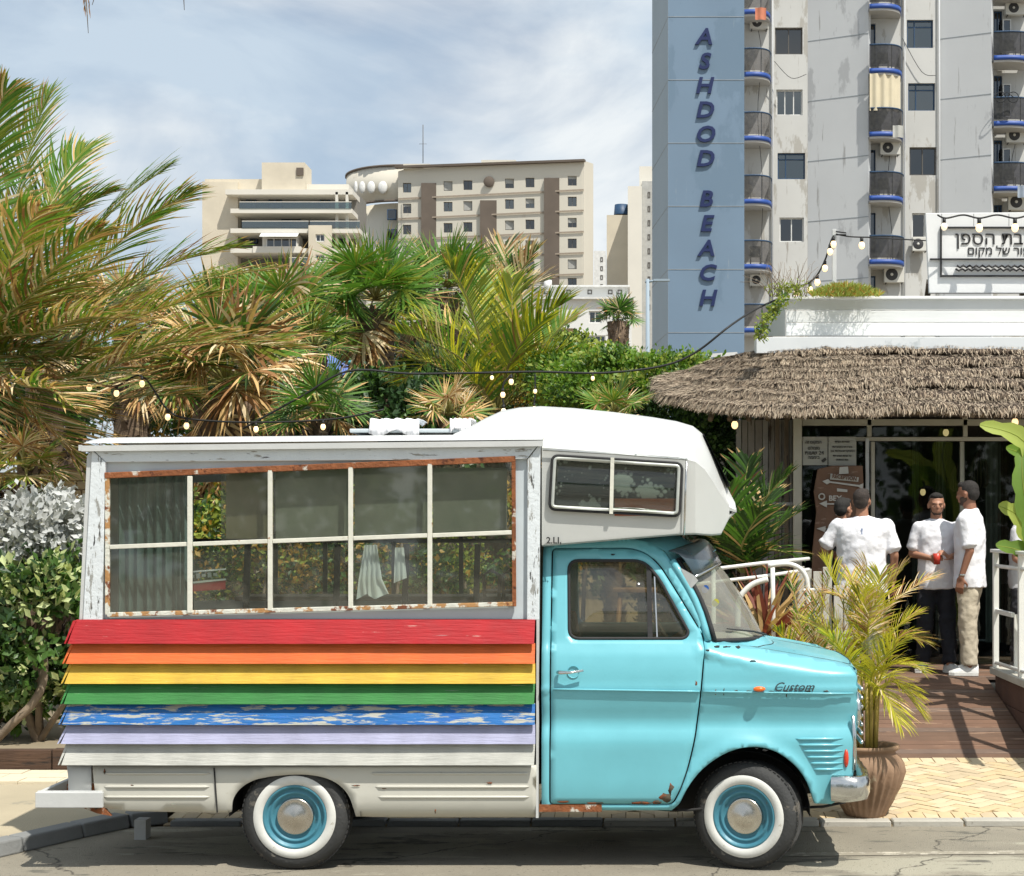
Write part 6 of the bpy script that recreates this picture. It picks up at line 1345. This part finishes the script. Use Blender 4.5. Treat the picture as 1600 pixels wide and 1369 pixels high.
# a far grove closing the horizon
rnd = random.Random(99); mb = MB()
for k in range(16000):
    x = rnd.uniform(-16, 14); yy = rnd.uniform(38, 46); z = 4.0*rnd.random()**.8 * (1 + .3*noise.noise(Vector((x*.3, 0, 3)))); q = Vector((x, yy, z)); d = rv(rnd, 1).normalized(); n = rv(rnd, 1); sd = d.cross(n)
    if sd.length < .1: continue
    sd.normalize(); L = rnd.uniform(.2, .4); mb.add([q, q + d*L*.5 + sd*L*.35, q + d*L, q + d*L*.5 - sd*L*.35], [(0,1,2,3)], rnd.randrange(3))
gv = mb.build('distant_grove', [G3, G1, G3]); tag(gv, 'dense dark green grove closing the view behind the palms', 'grove', kind='stuff')

# roof tuft and dry twigs on the cafe roof
t = thing('roof_grass', 'mound of yellow green grass growing on the cafe roof by the light pole', 'grass', P(1320, 462, 18.5)); mb = MB(); rnd = random.Random(8)
for k in range(2600):
    u = rnd.gauss(0, .42); u = max(-1, min(1, u)); c = P(1321 + u*52, 464, 18.6 + rnd.uniform(-.25, .3)); h = .15*(1-u*u*.8)
    strip(mb, c + Vector((0, 0, h*rnd.random()*.7)), Vector((rnd.uniform(-1, 1), rnd.uniform(-.6, .4), 1)), Vector((0, -1, 0)), rnd.uniform(.05, .10), .010, Vector((rnd.uniform(-.3, .3), 0, -.5)), 2, rnd.choice((0, 0, 1, 2)))
tag(mb.build('foliage', [G4, L_olive, G6], t), kind='stuff')
t = thing('dry_twigs', 'tangle of bare dry twigs at the left corner of the parapet', 'twigs', P(1225, 470, 18.6)); mb = MB()
for k in range(46):
    b = P(1215 + rnd.uniform(-12, 45), 464, 18.7); pts = [b]; d = Vector((rnd.uniform(-.4, .25), 0, 1))
    for j in range(5): d = (d + rv(rnd, .45)).normalized(); pts.append(pts[-1] + d*rnd.uniform(.04, .11))
    mb.tube(pts, [.005, .0045, .004, .003, .0025, .002], 4, 0)
for k in range(300):
    c = P(1235 + rnd.gauss(0, 14), 452 + rnd.gauss(0, 7), 18.6); strip(mb, c, rv(rnd, 1), rv(rnd, 1), .05, .012, Vector((0, 0, -.2)), 2, 1)
tag(mb.build('foliage', [m_bark, G4], t), kind='stuff')
t = thing('creeper', 'yellow green creeper climbing the end of the parapet', 'creeper', P(1195, 520, 17.9)); mb = MB(); path = catmull([P(1188, 524, 17.7), P(1192, 505, 17.7), P(1205, 490, 17.8), P(1215, 478, 17.8), P(1225, 465, 17.85)], 6); mb.tube(path, .006, 5, 0)
for k in range(420):
    c = path[rnd.randrange(len(path))] + rv(rnd, .06); strip(mb, c, rv(rnd, 1), rv(rnd, 1), .05, .02, Vector((0, 0, -.3)), 2, rnd.choice((1, 1, 2)))
tag(mb.build('foliage', [m_bark, G4, G1], t), kind='stuff')

# ---- the potted areca beside the bumper
py_ = 1.80; pc = Vector(((1352-CX)*(CD+py_)/FP, py_, .036))
pot = thing('clay_pot', 'ribbed brown clay pot standing on the pavement behind the front bumper', 'plant pot', pc)
m_clay = pmat('weathered clay', (.27, .17, .105), .8, .15, 4, [((.42, .33, .22), .62, 6, None), ((.15, .10, .07), .66, 5, (1, 1, .5))], .25, 30)
prof = [(.0, .0), (.125, .0), (.135, .02), (.17, .10), (.225, .22), (.252, .31), (.250, .36), (.225, .405), (.195, .43), (.190, .445), (.215, .46), (.222, .475), (.212, .49), (.185, .485), (.175, .44), (.19, .40)]
rows = []; N = 208
for r, h in [(a_*1.1, b_*1.03) for a_, b_ in prof]:
    fl = 1 if .03 < h < .34 and r > .13 else 0
    rows.append([pc + Vector(((r + fl*.010*math.cos(26*a))*math.cos(a), (r + fl*.010*math.cos(26*a))*math.sin(a), h)) for a in [2*math.pi*j/N for j in range(N)]])
MB().grid(rows, close=True).build('vessel', [m_clay], pot)
MB().lathe([(.0, 0), (.185, 0)], (pc.x, pc.y, pc.z+.425), 24).build('soil', [pmat('dark soil', (.05, .035, .02), .95, .3, 20)], pot)
MB().lathe([(.245, .372), (.252, .380), (.240, .390)], tuple(pc), 48).build('band', [m_clay], pot)
ar = thing('areca_palm', 'yellow green potted palm fountaining above the bonnet tip', 'palm', pc + Vector((0, 0, .43)), None); rnd = random.Random(77)
DP = CD + py_
for k in range(13):
    a = k*2.4; b = pc + Vector((.07*math.cos(a), .07*math.sin(a), .42)); m_ = P(1352 + 22*math.cos(a), 1075 - rnd.uniform(0, 30), DP + .1*math.sin(a))
    tb(ar, 'cane', [b, b.lerp(m_, .5) + Vector((0, 0, .02)), m_], [.016, .014, .010], pmat('yellow cane', (.36, .27, .06), .5, .2, 9), 6)
AF = [((1375,1010),(1425,965),.1), ((1388,1040),(1432,1045),-.2), ((1395,1065),(1435,1110),-.1), ((1375,1075),(1405,1130),-.3), ((1350,1000),(1345,930),.1), ((1330,980),(1290,880),.2), ((1320,1020),(1270,975),.3), ((1330,1040),(1300,1000),-.2),
      ((1365,980),(1375,900),.3), ((1375,960),(1450,905),.3,.85), ((1360,960),(1410,890),-.1,.8), ((1335,950),(1300,930),.1,.8), ((1320,1000),(1285,950),.0,.7), ((1400,1000),(1432,1000),.2,.4), ((1385,1055),(1425,1085),.3), ((1340,1045),(1290,1035),.5), ((1365,1050),(1400,1010),-.35), ((1355,1010),(1330,900),.4,.5), ((1350,950),(1355,880),0,.6)]
for f in AF:
    c0 = P(1352 + rnd.uniform(-15, 15), 1110, DP); dr = f[3] if len(f) > 3 else .08; c1, c2 = P(*f[0], DP + f[2]*.5), P(*f[1], DP + f[2])
    pinnate([c0, c0.lerp(c1, .6) + Vector((0, 0, .03)), c1, c1.lerp(c2, .6) + Vector((0, 0, .02)), c2], 42, .20, .0095, rnd, (6, 6, 6, 1), dr, Vector((.05, 0, 0)), .55, .35, 2, 6, .008, .3).build('frond', PM, ar)
MB().grid([[P(1362 + 12*math.sin(u*3+v) + v*10, 1008 - u*26, DP-.08 + .05*math.sin(5*u+3*v)) for v in np.linspace(-1, 1, 8)] for u in np.linspace(-1, 1, 8)]).build('plastic_bag', [gmat('thin plastic', (.75, .8, .85), .1, .3, .45)]); tag(bpy.data.objects['plastic_bag'], 'pale translucent plastic bag caught in the potted palm', 'bag')
# another areca at the rail foot and ramp edge
featherpalm('yellow palm clump growing low behind the windscreen and bonnet', 1265, 1080, 14.2, [((1240,1040),(1195,1005),0), ((1260,1020),(1250,960),.2), ((1280,1030),(1310,975),.1), ((1235,1055),(1180,1030),-.2), ((1290,1045),(1335,1020),-.1), ((1265,1010),(1275,930),.3,.6), ((1250,1030),(1215,985),-.3), ((1255,1000),(1235,900),.2,.7), ((1275,1000),(1300,890),.1,.6)], 'areca_clump', 40, .22, .011, (6, 1, 0), .15, (0, 0, 0), .4, 36, 0, .12, .4, .010)
# broad banana-like leaves at the right edge
L_ban = lm('banana leaf', (.13, .22, .035), .4, .35); L_ban2 = lm('bright banana leaf', (.30, .36, .08), .4, .35)
def bigleaf(par, pts, w, D, mi=0, fold=.25):
    path = catmull([P(x, y, D + d) for x, y, d in pts], 6); K = len(path)-1; rows = []
    for i, p in enumerate(path):
        t = i/K; T = (path[min(i+1, K)]-path[max(i-1, 0)]).normalized(); S = T.cross(Vector((0, -1, .35))).normalized(); U = S.cross(T); ww = w*math.sin(math.pi*min(.985, t*.92+.06))**.6*(1 - .25*(i % 3 == 0))
        rows.append([p - S*ww + U*fold*ww + Vector((0, 0, -.3*ww*ww)), p - S*ww*.5 + U*fold*ww*.35, p, p + S*ww*.5 + U*fold*ww*.35, p + S*ww + U*fold*ww])
    MB().grid(rows).build('leaf', [L_ban2 if mi else L_ban], par); MB().tube(path, [.014*(1-.8*i/K) for i in range(K+1)], 6).build('midrib', [G4], par)
bn = thing('bird_of_paradise', 'broad leaved bird of paradise plant in the planter at the right edge', 'plant', P(1625, 1060, 15.2))
for pts, w, mi in (([(1640,1000,0),(1632,780,0),(1600,690,-.1),(1531,664,-.2)], .115, 1), ([(1640,1000,0),(1640,800,.1),(1612,722,.1),(1572,700,0)], .10, 0), ([(1650,1000,0),(1622,860,-.1),(1600,770,-.2),(1596,700,-.1)], .12, 0), ([(1650,1000,0),(1640,930,-.1),(1606,868,-.1),(1556,852,-.3)], .11, 0), ([(1650,1000,0),(1625,880,.1),(1596,812,.1),(1560,790,0)], .12, 1), ([(1660,1050,0),(1660,800,0),(1640,680,0),(1655,600,0)], .15, 1)): bigleaf(bn, pts, w, 15.4, mi)
# twig tips hanging in at the top left corner
rnd = random.Random(4); t = thing('overhanging_twig', 'bare tree whose thin dry twig tips hang down at the top left corner', 'tree', P(135, -80, 9)); mb = MB()
for pts in ([(120,-120),(132,-40),(136,20),(138,52)], [(150,-120),(138,-40),(131,-5),(134,18)], [(200,-120),(170,-40),(150,-12),(144,8)], [(270,-120),(284,-40),(287,-5),(288,16)]): mb.tube([P(x, y, 9) for x, y in pts], [.008, .005, .003, .0015], 4, 0)
for k in range(26): strip(mb, P(132 + rnd.uniform(-5, 8), rnd.uniform(-60, 12), 9), Vector((rnd.uniform(-.3, .3), 0, -1)), Vector((0, -1, 0)), rnd.uniform(.03, .07), .006, Vector((0, 0, 0)), 2, 1)
mb.build('twig', [m_bark, L_brown], t)
tb(t, 'branch', catmull([Vector((-6.6, -2.2, 0)), Vector((-6.5, -2.1, 2.2)), Vector((-6.2, -2.0, 4.4)), Vector((-5.2, -1.8, 5.6)), P(110, -135, 9), P(205, -130, 9), P(285, -122, 9)], 6), [.09 - .0024*i for i in range(37)], m_bark, 8)

for i, (x, y, h, lab) in enumerate(((-13, -26, 2.7, 'low broad unseen tree added for reflections across the road nearest the camper tail'), (-7.5, -24, 3.4, 'tall unseen tree added for reflections across the road facing the box windows'), (-2, -27, 2.6, 'squat unseen tree added for reflections across the road facing the overcab pod'), (4, -25, 3.6, 'tallest unseen tree added for reflections across the road facing the cab door'), (10, -27, 2.9, 'round unseen tree added for reflections across the road facing the cafe'), (16, -24, 3.2, 'last unseen tree added for reflections across the road beyond the cafe'))):
    bush('reflection_tree', lab, 'tree', Vector((x, y, h)), (2.6, 1.8, h*.8), 2600, .38, [G3, G1, G3], 90+i, 50, gz=0, flat=.35)['group'] = 'unseen trees added for reflections'  # out of view, added to give glass and chrome darker reflections

# wooden stool and easel legs seen through the cab window
t = thing('wooden_stool', 'tall orange brown wooden stool standing behind the cab, seen through its side window', 'stool', P(990, 1030, 13.4)); c = P(992, 1030, 13.4); h = P(0, 925, 13.4).z
for dx, dy in ((-.16, -.16), (.16, -.16), (-.16, .16), (.16, .16)): tb(t, 'leg', [Vector((c.x + dx*1.25, c.y + dy*1.2, zs(min(3.8, c.y)))), Vector((c.x + dx*.7, c.y + dy*.7, h))], .018, m_wd)
for k in (.35, .6, .8): tb(t, 'rung', [Vector((c.x - .19 + .05*k, c.y - .17, h*k)), Vector((c.x + .19 - .05*k, c.y - .17, h*k))], .012, m_wd)
MB().box((c.x-.17, c.y-.15, h), (c.x+.17, c.y+.15, h+.03)).build('seat', [m_wd], t, .005)
# ---------------------------------------------------------------- people
fold_tx = bpy.data.textures.new('folds', 'CLOUDS'); fold_tx.noise_scale = .11; fold_tx.noise_depth = 2
def fleshy(name, mb, mats, parent, vox, smooth=4, disp=0):
    o = mb.build(name, mats, parent, world=False)
    r = o.modifiers.new('r', 'REMESH'); r.mode = 'VOXEL'; r.voxel_size = vox; r.use_smooth_shade = True
    s = o.modifiers.new('s', 'SMOOTH'); s.factor = .5; s.iterations = smooth
    if disp:
        d = o.modifiers.new('d', 'DISPLACE'); d.texture = fold_tx; d.strength = disp; d.mid_level = .5; d.texture_coords = 'GLOBAL'
        s = o.modifiers.new('s2', 'SMOOTH'); s.factor = .4; s.iterations = 2
    return o
def cap(mb, a, ra, b, rb_, n=12, sq=1.0):
    a, b = Vector(a), Vector(b); mb.tube([a, b], [ra, rb_], n); mb.ball(a, ra, n); mb.ball(b, rb_, n)
def loft(mb, rings, n=20):
    rows = [[Vector(c) + Vector((rx*math.cos(t), ry*math.sin(t), 0)) for t in [2*math.pi*j/n for j in range(n)]] for c, rx, ry in rings]
    k = len(mb.v); mb.grid(rows, close=True); mb.f.append(list(range(k, k+n))[::-1]); mb.m.append(0); mb.sm.append(True)
    q = k + (len(rings)-1)*n; mb.f.append(list(range(q, q+n))); mb.m.append(0); mb.sm.append(True)
def hand(mb, w, d, n, s=1, curl=.5):
    "w wrist, d direction, n the way the palm faces, s thumb side"
    w, d, n = Vector(w), Vector(d).normalized(), Vector(n); n = (n - d*n.dot(d)).normalized(); sd = d.cross(n)*s
    p = w + d*.045; 
    for k in range(5):
        q = w + d*(.012 + .018*k); mb.tube([q - sd*.026, q + sd*.026], .0135, 8); mb.ball(q - sd*.026, .0135, 8); mb.ball(q + sd*.026, .0135, 8)
    for i, L in enumerate((.070, .078, .072, .056)):
        b = w + d*.085 + sd*(.031 - .0205*i); c1 = curl; d1 = (d*math.cos(c1) + n*math.sin(c1)).normalized(); d2 = (d*math.cos(c1*2.1) + n*math.sin(c1*2.1)).normalized()
        m1 = b + d1*L*.5; cap(mb, b, .0092, m1, .0085, 8); cap(mb, m1, .0085, m1 + d2*L*.5, .0075, 8)
    b = w + d*.02 + sd*.03; m1 = b + (d*.6 + sd*.75 + n*.25).normalized()*.04; cap(mb, b, .0125, m1, .010, 8); cap(mb, m1, .010, m1 + (d*.85 + n*.5 + sd*.1).normalized()*.032, .0085, 8)
def person(label, loc, rz, H, skin_c, hair_c, shirt_c, trous_c, shoe_c, arms, legs, head=(0, 0), wide=1., sleeve=.55, beard=0, hem=.84, cat='person', sole=(.75, .75, .72)):
    k = H/1.78; mb = MB(); m_skin = pmat('skin %.2f' % skin_c[0], skin_c, .5, .08, 9, (), .05, 60)
    hy, hp = head; Mh = T3(0, -.015, 1.60) @ Matrix.Rotation(hy, 4, 'Z') @ Matrix.Rotation(hp, 4, 'X')
    def hb_(c, r): mb.ball(Mh @ Vector(c), r, 16, M=Mh.to_3x3().to_4x4())
    hb_((0, .012, .085), (.078, .098, .092)); hb_((0, -.030, .030), (.062, .068, .080)); hb_((0, -.045, -.022), (.040, .040, .030))
    hb_((0, -.070, .075), (.052, .026, .022)); hb_((0, -.098, .040), (.013, .018, .022)); hb_((0, -.094, .058), (.009, .014, .026)); hb_((0, -.086, .002), (.024, .014, .007)); hb_((0, -.082, -.010), (.020, .014, .007))
    for s in (-1, 1): hb_((s*.040, -.070, .038), (.020, .020, .018)); hb_((s*.078, .012, .045), (.010, .020, .031)); hb_((s*.082, .018, .055), (.008, .014, .018))
    cap(mb, (0, .012, 1.44), .062*wide**.5, (0, -.002, 1.60), .054, 14)
    loft(mb, [((0, 0, .84), .13*wide, .10*wide), ((0, 0, .95), .155*wide, .11*wide), ((0, 0, 1.10), .135*wide, .095*wide), ((0, 0, 1.30), .165*wide, .105*wide), ((0, 0, 1.42), .16*wide, .09*wide), ((0, .005, 1.50), .08, .06)])
    sh = .182*wide
    for s, (el, wr, hd, hn, curl) in zip((-1, 1), arms):
        S = Vector((s*sh, 0, 1.425)); E = Vector(el); Wr = Vector(wr); cap(mb, S, .053*wide**.5, E, .040); cap(mb, E, .040, Wr, .026); hand(mb, Wr, hd, hn, s if hn[1] <= 0 or True else -s, curl)
    for s, (kn, an, toe) in zip((-1, 1), legs):
        Hp, K_, A_ = Vector((s*.092*wide**.5, 0, .92)), Vector(kn), Vector(an); cap(mb, Hp, .088, K_, .056); cap(mb, K_, .056, A_, .036); T_ = Vector(toe).normalized(); cap(mb, A_ + Vector((0, 0, -.04)), .036, A_ + T_*.13 + Vector((0, 0, -.06)), .028)
    mb.v = [(x*k, y*k, z*k) for x, y, z in mb.v]
    o = fleshy('person', mb, [m_skin], None, .0075*k, 2); o.location = loc; o.rotation_euler = (0, 0, rz); tag(o, label, cat)
    def fin(nm, m, mats, vox, sm, ds=0):
        m.v = [(x*k, y*k, z*k) for x, y, z in m.v]; return fleshy(nm, m, mats, o, vox, sm, ds)
    # hair
    hr = MB(); hr.ball(Mh @ Vector((0, .022, .098)), (.0805, .094, .084), 16, M=Mh.to_3x3().to_4x4()); hr.ball(Mh @ Vector((0, .055, .060)), (.074, .060, .075), 16, M=Mh.to_3x3().to_4x4()); hr.ball(Mh @ Vector((0, -.036, .146)), (.064, .048, .030), 12, M=Mh.to_3x3().to_4x4())
    hr.v = [(x*k, y*k, z*k) for x, y, z in hr.v]; fleshy('hair', hr, [pmat('hair %.3f' % hair_c[0], hair_c, .75, .35, 30, (), .6, 120)], o, .009, 2)
    ey = MB()
    for s in (-1, 1): ey.ball(Mh @ Vector((s*.031, -.0895, .048)), (.008, .004, .004), 8); 
    ey.v = [(x*k, y*k, z*k) for x, y, z in ey.v]; ey.build('eyes', [pmat('dark eye', (.02, .015, .012), .3)], o, world=False)
    eb = MB()
    for s in (-1, 1): eb.tube([(Mh @ Vector((s*x, y, z)))*k for x, y, z in ((.012, -.098, .070), (.032, -.094, .076), (.050, -.080, .070))], .0028, 6)
    eb.build('eyebrows', [pmat('hair %.3f' % hair_c[0], hair_c, .8)], o, world=False)
    if beard:
        bd_ = MB(); hbm = lambda c, r: bd_.ball(Mh @ Vector(c), r, 14, M=Mh.to_3x3().to_4x4()); hbm((0, -.042, -.020), (.047, .046, .032)); hbm((-.045, -.022, .012), (.022, .042, .035)); hbm((.045, -.022, .012), (.022, .042, .035))
        bd_.v = [(x*k, y*k, z*k) for x, y, z in bd_.v]; fleshy('beard', bd_, [pmat('short beard', (.075, .05, .038), .85, .3, 40)], o, .009, 2)
    # shirt
    st = MB(); w = wide
    loft(st, [((0, 0, hem), .190*w, .140*w), ((0, 0, hem+.10), .186*w, .138*w), ((0, .0, 1.08), .178*w, .130*w), ((0, .0, 1.22), .186*w, .132*w), ((0, 0, 1.34), .200*w, .130*w), ((0, .0, 1.42), .212*w, .112*w), ((0, .006, 1.48), .165*w, .090), ((0, .01, 1.515), .074, .068), ((0, .01, 1.522), .066, .062)], 26)
    for s, a in zip((-1, 1), arms):
        S = Vector((s*sh, 0, 1.42)); E = Vector(a[0]); e = S.lerp(E, sleeve + .25); cap(st, S - Vector((s*.004, 0, .0)), .072*w**.4, S.lerp(e, .9), .062*w**.5, 14); st.tube([S.lerp(e, .8), e], [.064*w**.5, .072*w**.5], 14)
    fin('shirt', st, [pmat('shirt cloth %.2f %.2f' % (shirt_c[0], shirt_c[2]), shirt_c, .9, .04, 3, (), .5, 9)], .011, 3, .030)
    # trousers
    tr = MB(); loft(tr, [((0, 0, .80), .165*w**.6, .125), ((0, 0, .90), .168*w**.6, .128), ((0, 0, 1.02), .155*w**.8, .115)], 22)
    for s, (kn, an, toe) in zip((-1, 1), legs):
        Hp, K_, A_ = Vector((s*.088*w**.5, 0, .86)), Vector(kn), Vector(an); cap(tr, Hp, .102, K_, .084, 14); e = K_.lerp(A_, .96); tr.tube([K_, K_.lerp(A_, .6), e + Vector((0, -.006, 0))], [.084, .078, .074], 14)
    fin('trousers', tr, [pmat('trouser cloth %.2f' % trous_c[0], trous_c, .9, .1, 4, (), .5, 10)], .012, 3, .045)
    for s, (kn, an, toe) in zip((-1, 1), legs):
        A_ = Vector(an); T_ = Vector(toe).normalized(); Sd = Vector((-T_.y, T_.x, 0)); z0 = A_.z - .075; sh_ = MB()
        path = [A_ - T_*.075, A_ - T_*.02, A_ + T_*.06, A_ + T_*.14, A_ + T_*.19]; rows = []
        for p, wd, h in zip(path, (.034, .042, .046, .046, .024), (.085, .10, .085, .055, .035)):
            rows.append([(p.x + Sd.x*wd*c_, p.y + Sd.y*wd*c_, z0 + hh) for c_, hh in ((-1, .022), (-.92, h*.6), (-.5, h), (.5, h), (.92, h*.6), (1, .022))])
        rows = [[Vector(q) for q in r] for r in rows]; kk = len(sh_.v); sh_.grid(rows, close=True); sh_.f += [[5,4,3,2,1,0], [24+i for i in range(6)]]; sh_.m += [0, 0]; sh_.sm += [True, True]
        sh_.v = [(x*k, y*k, z*k) for x, y, z in sh_.v]; so = sh_.build('shoe', [pmat('shoe %.2f' % shoe_c[0], shoe_c, .55, .1, 12)], o, world=False); sb_ = so.modifiers.new('b', 'BEVEL'); sb_.width = .006; sb_.segments = 2
        sl_ = MB(); out = []
        for p, wd in zip(path, (.036, .045, .050, .050, .026)): out.append((p, wd))
        up_ = [Vector((p.x - Sd.x*wd, p.y - Sd.y*wd, z0)) for p, wd in out] + [Vector((p.x + Sd.x*wd, p.y + Sd.y*wd, z0)) for p, wd in out[::-1]]
        n_ = len(up_); sl_.add([u*k for u in up_] + [(u + Vector((0, 0, .028)))*k for u in up_], [list(range(n_)), list(range(n_, 2*n_))[::-1]] + [(i, n_+i, n_+(i+1) % n_, (i+1) % n_) for i in range(n_)]); sl_.build('sole', [pmat('white sole', sole, .6)], so, world=False)
    return o
def at(px, D, z=.63): return Vector(((px-CX)*D/FP, D-CD, z))
std = [((-.10, .0, .50), (-.11, .02, .078), (-.2, -1, 0)), ((.10, .0, .50), (.12, .01, .078), (.25, -1, 0))]
SK1, SK2, SK3 = (.40, .20, .125), (.34, .165, .10), (.30, .14, .085); WT_ = (.80, .80, .84)
dn = ((0, .02, -1), (0, 0, 0))
# back to the camera, white polo
pA = person('broad man seen from behind in a white shirt, nearest the picket boards', at(1347, 16.5), R(172), 1.80, SK2, (.035, .025, .02), WT_, (.42, .40, .33), (.7, .7, .68),
    [((-.30, .02, 1.15), (-.29, -.10, .90), (0, -.15, -1), (.5, 0, 0), .35), ((.36, -.02, 1.20), (.20, -.24, 1.12), (-1, -.3, -.05), (0, 0, -1), .3)], [((-.12, .0, .50), (-.14, .02, .078), (-.2, -1, 0)), ((.12, .0, .50), (.14, .01, .078), (.25, -1, 0))], (R(-12), R(-6)), 1.28, beard=0, hem=.80)
MB().prism([(-.012, 1.40), (0, 1.425), (.012, 1.40), (.004, 1.40), (.004, 1.37), (.014, 1.36), (0, 1.345), (-.014, 1.36), (-.004, 1.37), (-.004, 1.40)], .158, .162).build('emblem', [pmat('pale blue print', (.25, .32, .50), .8)], pA, world=False)
# beside him in black
pB = person('dark haired man in a black shirt half hidden behind the broad man', at(1316, 17.0), R(120), 1.72, SK1, (.02, .018, .016), (.018, .018, .022), (.03, .03, .035), (.1, .1, .1),
    [((-.22, .22, 1.18), (-.10, .0, 1.08), (.6, -.8, 0), (0, 0, -1), .5), ((.26, .0, 1.16), (.24, -.2, 1.0), (0, -1, -.3), (-1, 0, 0), .4)], std, (R(20), R(0)), 1.0, .5)
# facing the camera with the red cup
pC = person('man facing the camera in white shirt and black trousers holding a red cup', at(1463, 17.2), R(-8), 1.77, SK1, (.02, .016, .013), WT_, (.015, .017, .024), (.62, .62, .60),
    [((-.235, .02, 1.17), (-.055, -.21, 1.13), (.45, -.75, .12), (.9, 0, 0), .75), ((.235, .02, 1.17), (.11, -.24, 1.14), (-.5, -.6, .5), (-.7, 0, -.3), .7)], [((-.11, -.02, .50), (-.13, .0, .078), (-.3, -1, 0)), ((.11, -.03, .50), (.13, -.10, .078), (.55, -.9, 0))], (R(6), R(4)), 1.0, .55, beard=1, hem=.82)
# side on, tall, beige trousers
pD = person('tall man turned sideways in a white shirt and beige cargo trousers by the railing', at(1515, 16.9), R(-112), 1.88, SK3, (.022, .018, .016), WT_, (.48, .42, .32), (.78, .78, .76),
    [((-.22, .04, 1.14), (-.20, -.24, 1.18), (.2, -1, .1), (0, 0, -1), .5), ((.235, .05, 1.14), (.245, -.03, .89), (0, -.15, -1), (-1, 0, 0), .45)], [((-.10, -.03, .50), (-.11, -.02, .078), (-.1, -1, 0)), ((.11, .0, .50), (.13, .03, .078), (.2, -1, 0))], (R(-14), R(6)), 1.06, .62, beard=1, hem=.80)
person('man in a white shirt behind the broad leaves at the right edge', at(1598, 17.4), R(60), 1.72, SK1, (.03, .02, .015), (.62, .62, .64), (.05, .05, .06), (.2, .2, .2),
    [((-.23, .0, 1.16), (-.16, -.2, 1.0), (.1, -1, 0), (0, 0, -1), .5), ((.24, .02, 1.15), (.22, -.2, 1.02), (0, -1, 0), (0, 0, -1), .4)], std, (0, 0), 1.02)
# wristwatch, cup
wm = pD.matrix_basis; kD = 1.88/1.78
MB().lathe([(.031, -.009), (.034, 0), (.031, .009)], (0, 0, 0), 16, M=T3(.244*kD, -.02*kD, .92*kD)).build('wristwatch', [pmat('watch metal', (.5, .5, .48), .25, metal=.9)], pD, world=False)
kC = 1.77/1.78; rc = Matrix.Rotation(R(-8), 4, 'Z'); cpos = at(1463, 17.2) + rc @ (Vector((-.002, -.305, 1.13))*kC)
cup = thing('red_cup', 'small red drinking cup in the hand of the man facing the camera', 'cup', cpos)
MB().lathe([(0, -.055), (.030, -.055), (.040, .05), (.037, .05), (.028, -.05), (0, -.05)], tuple(cpos), 20).build('cup_wall', [pmat('red plastic cup', (.55, .05, .03), .35, .06)], cup)
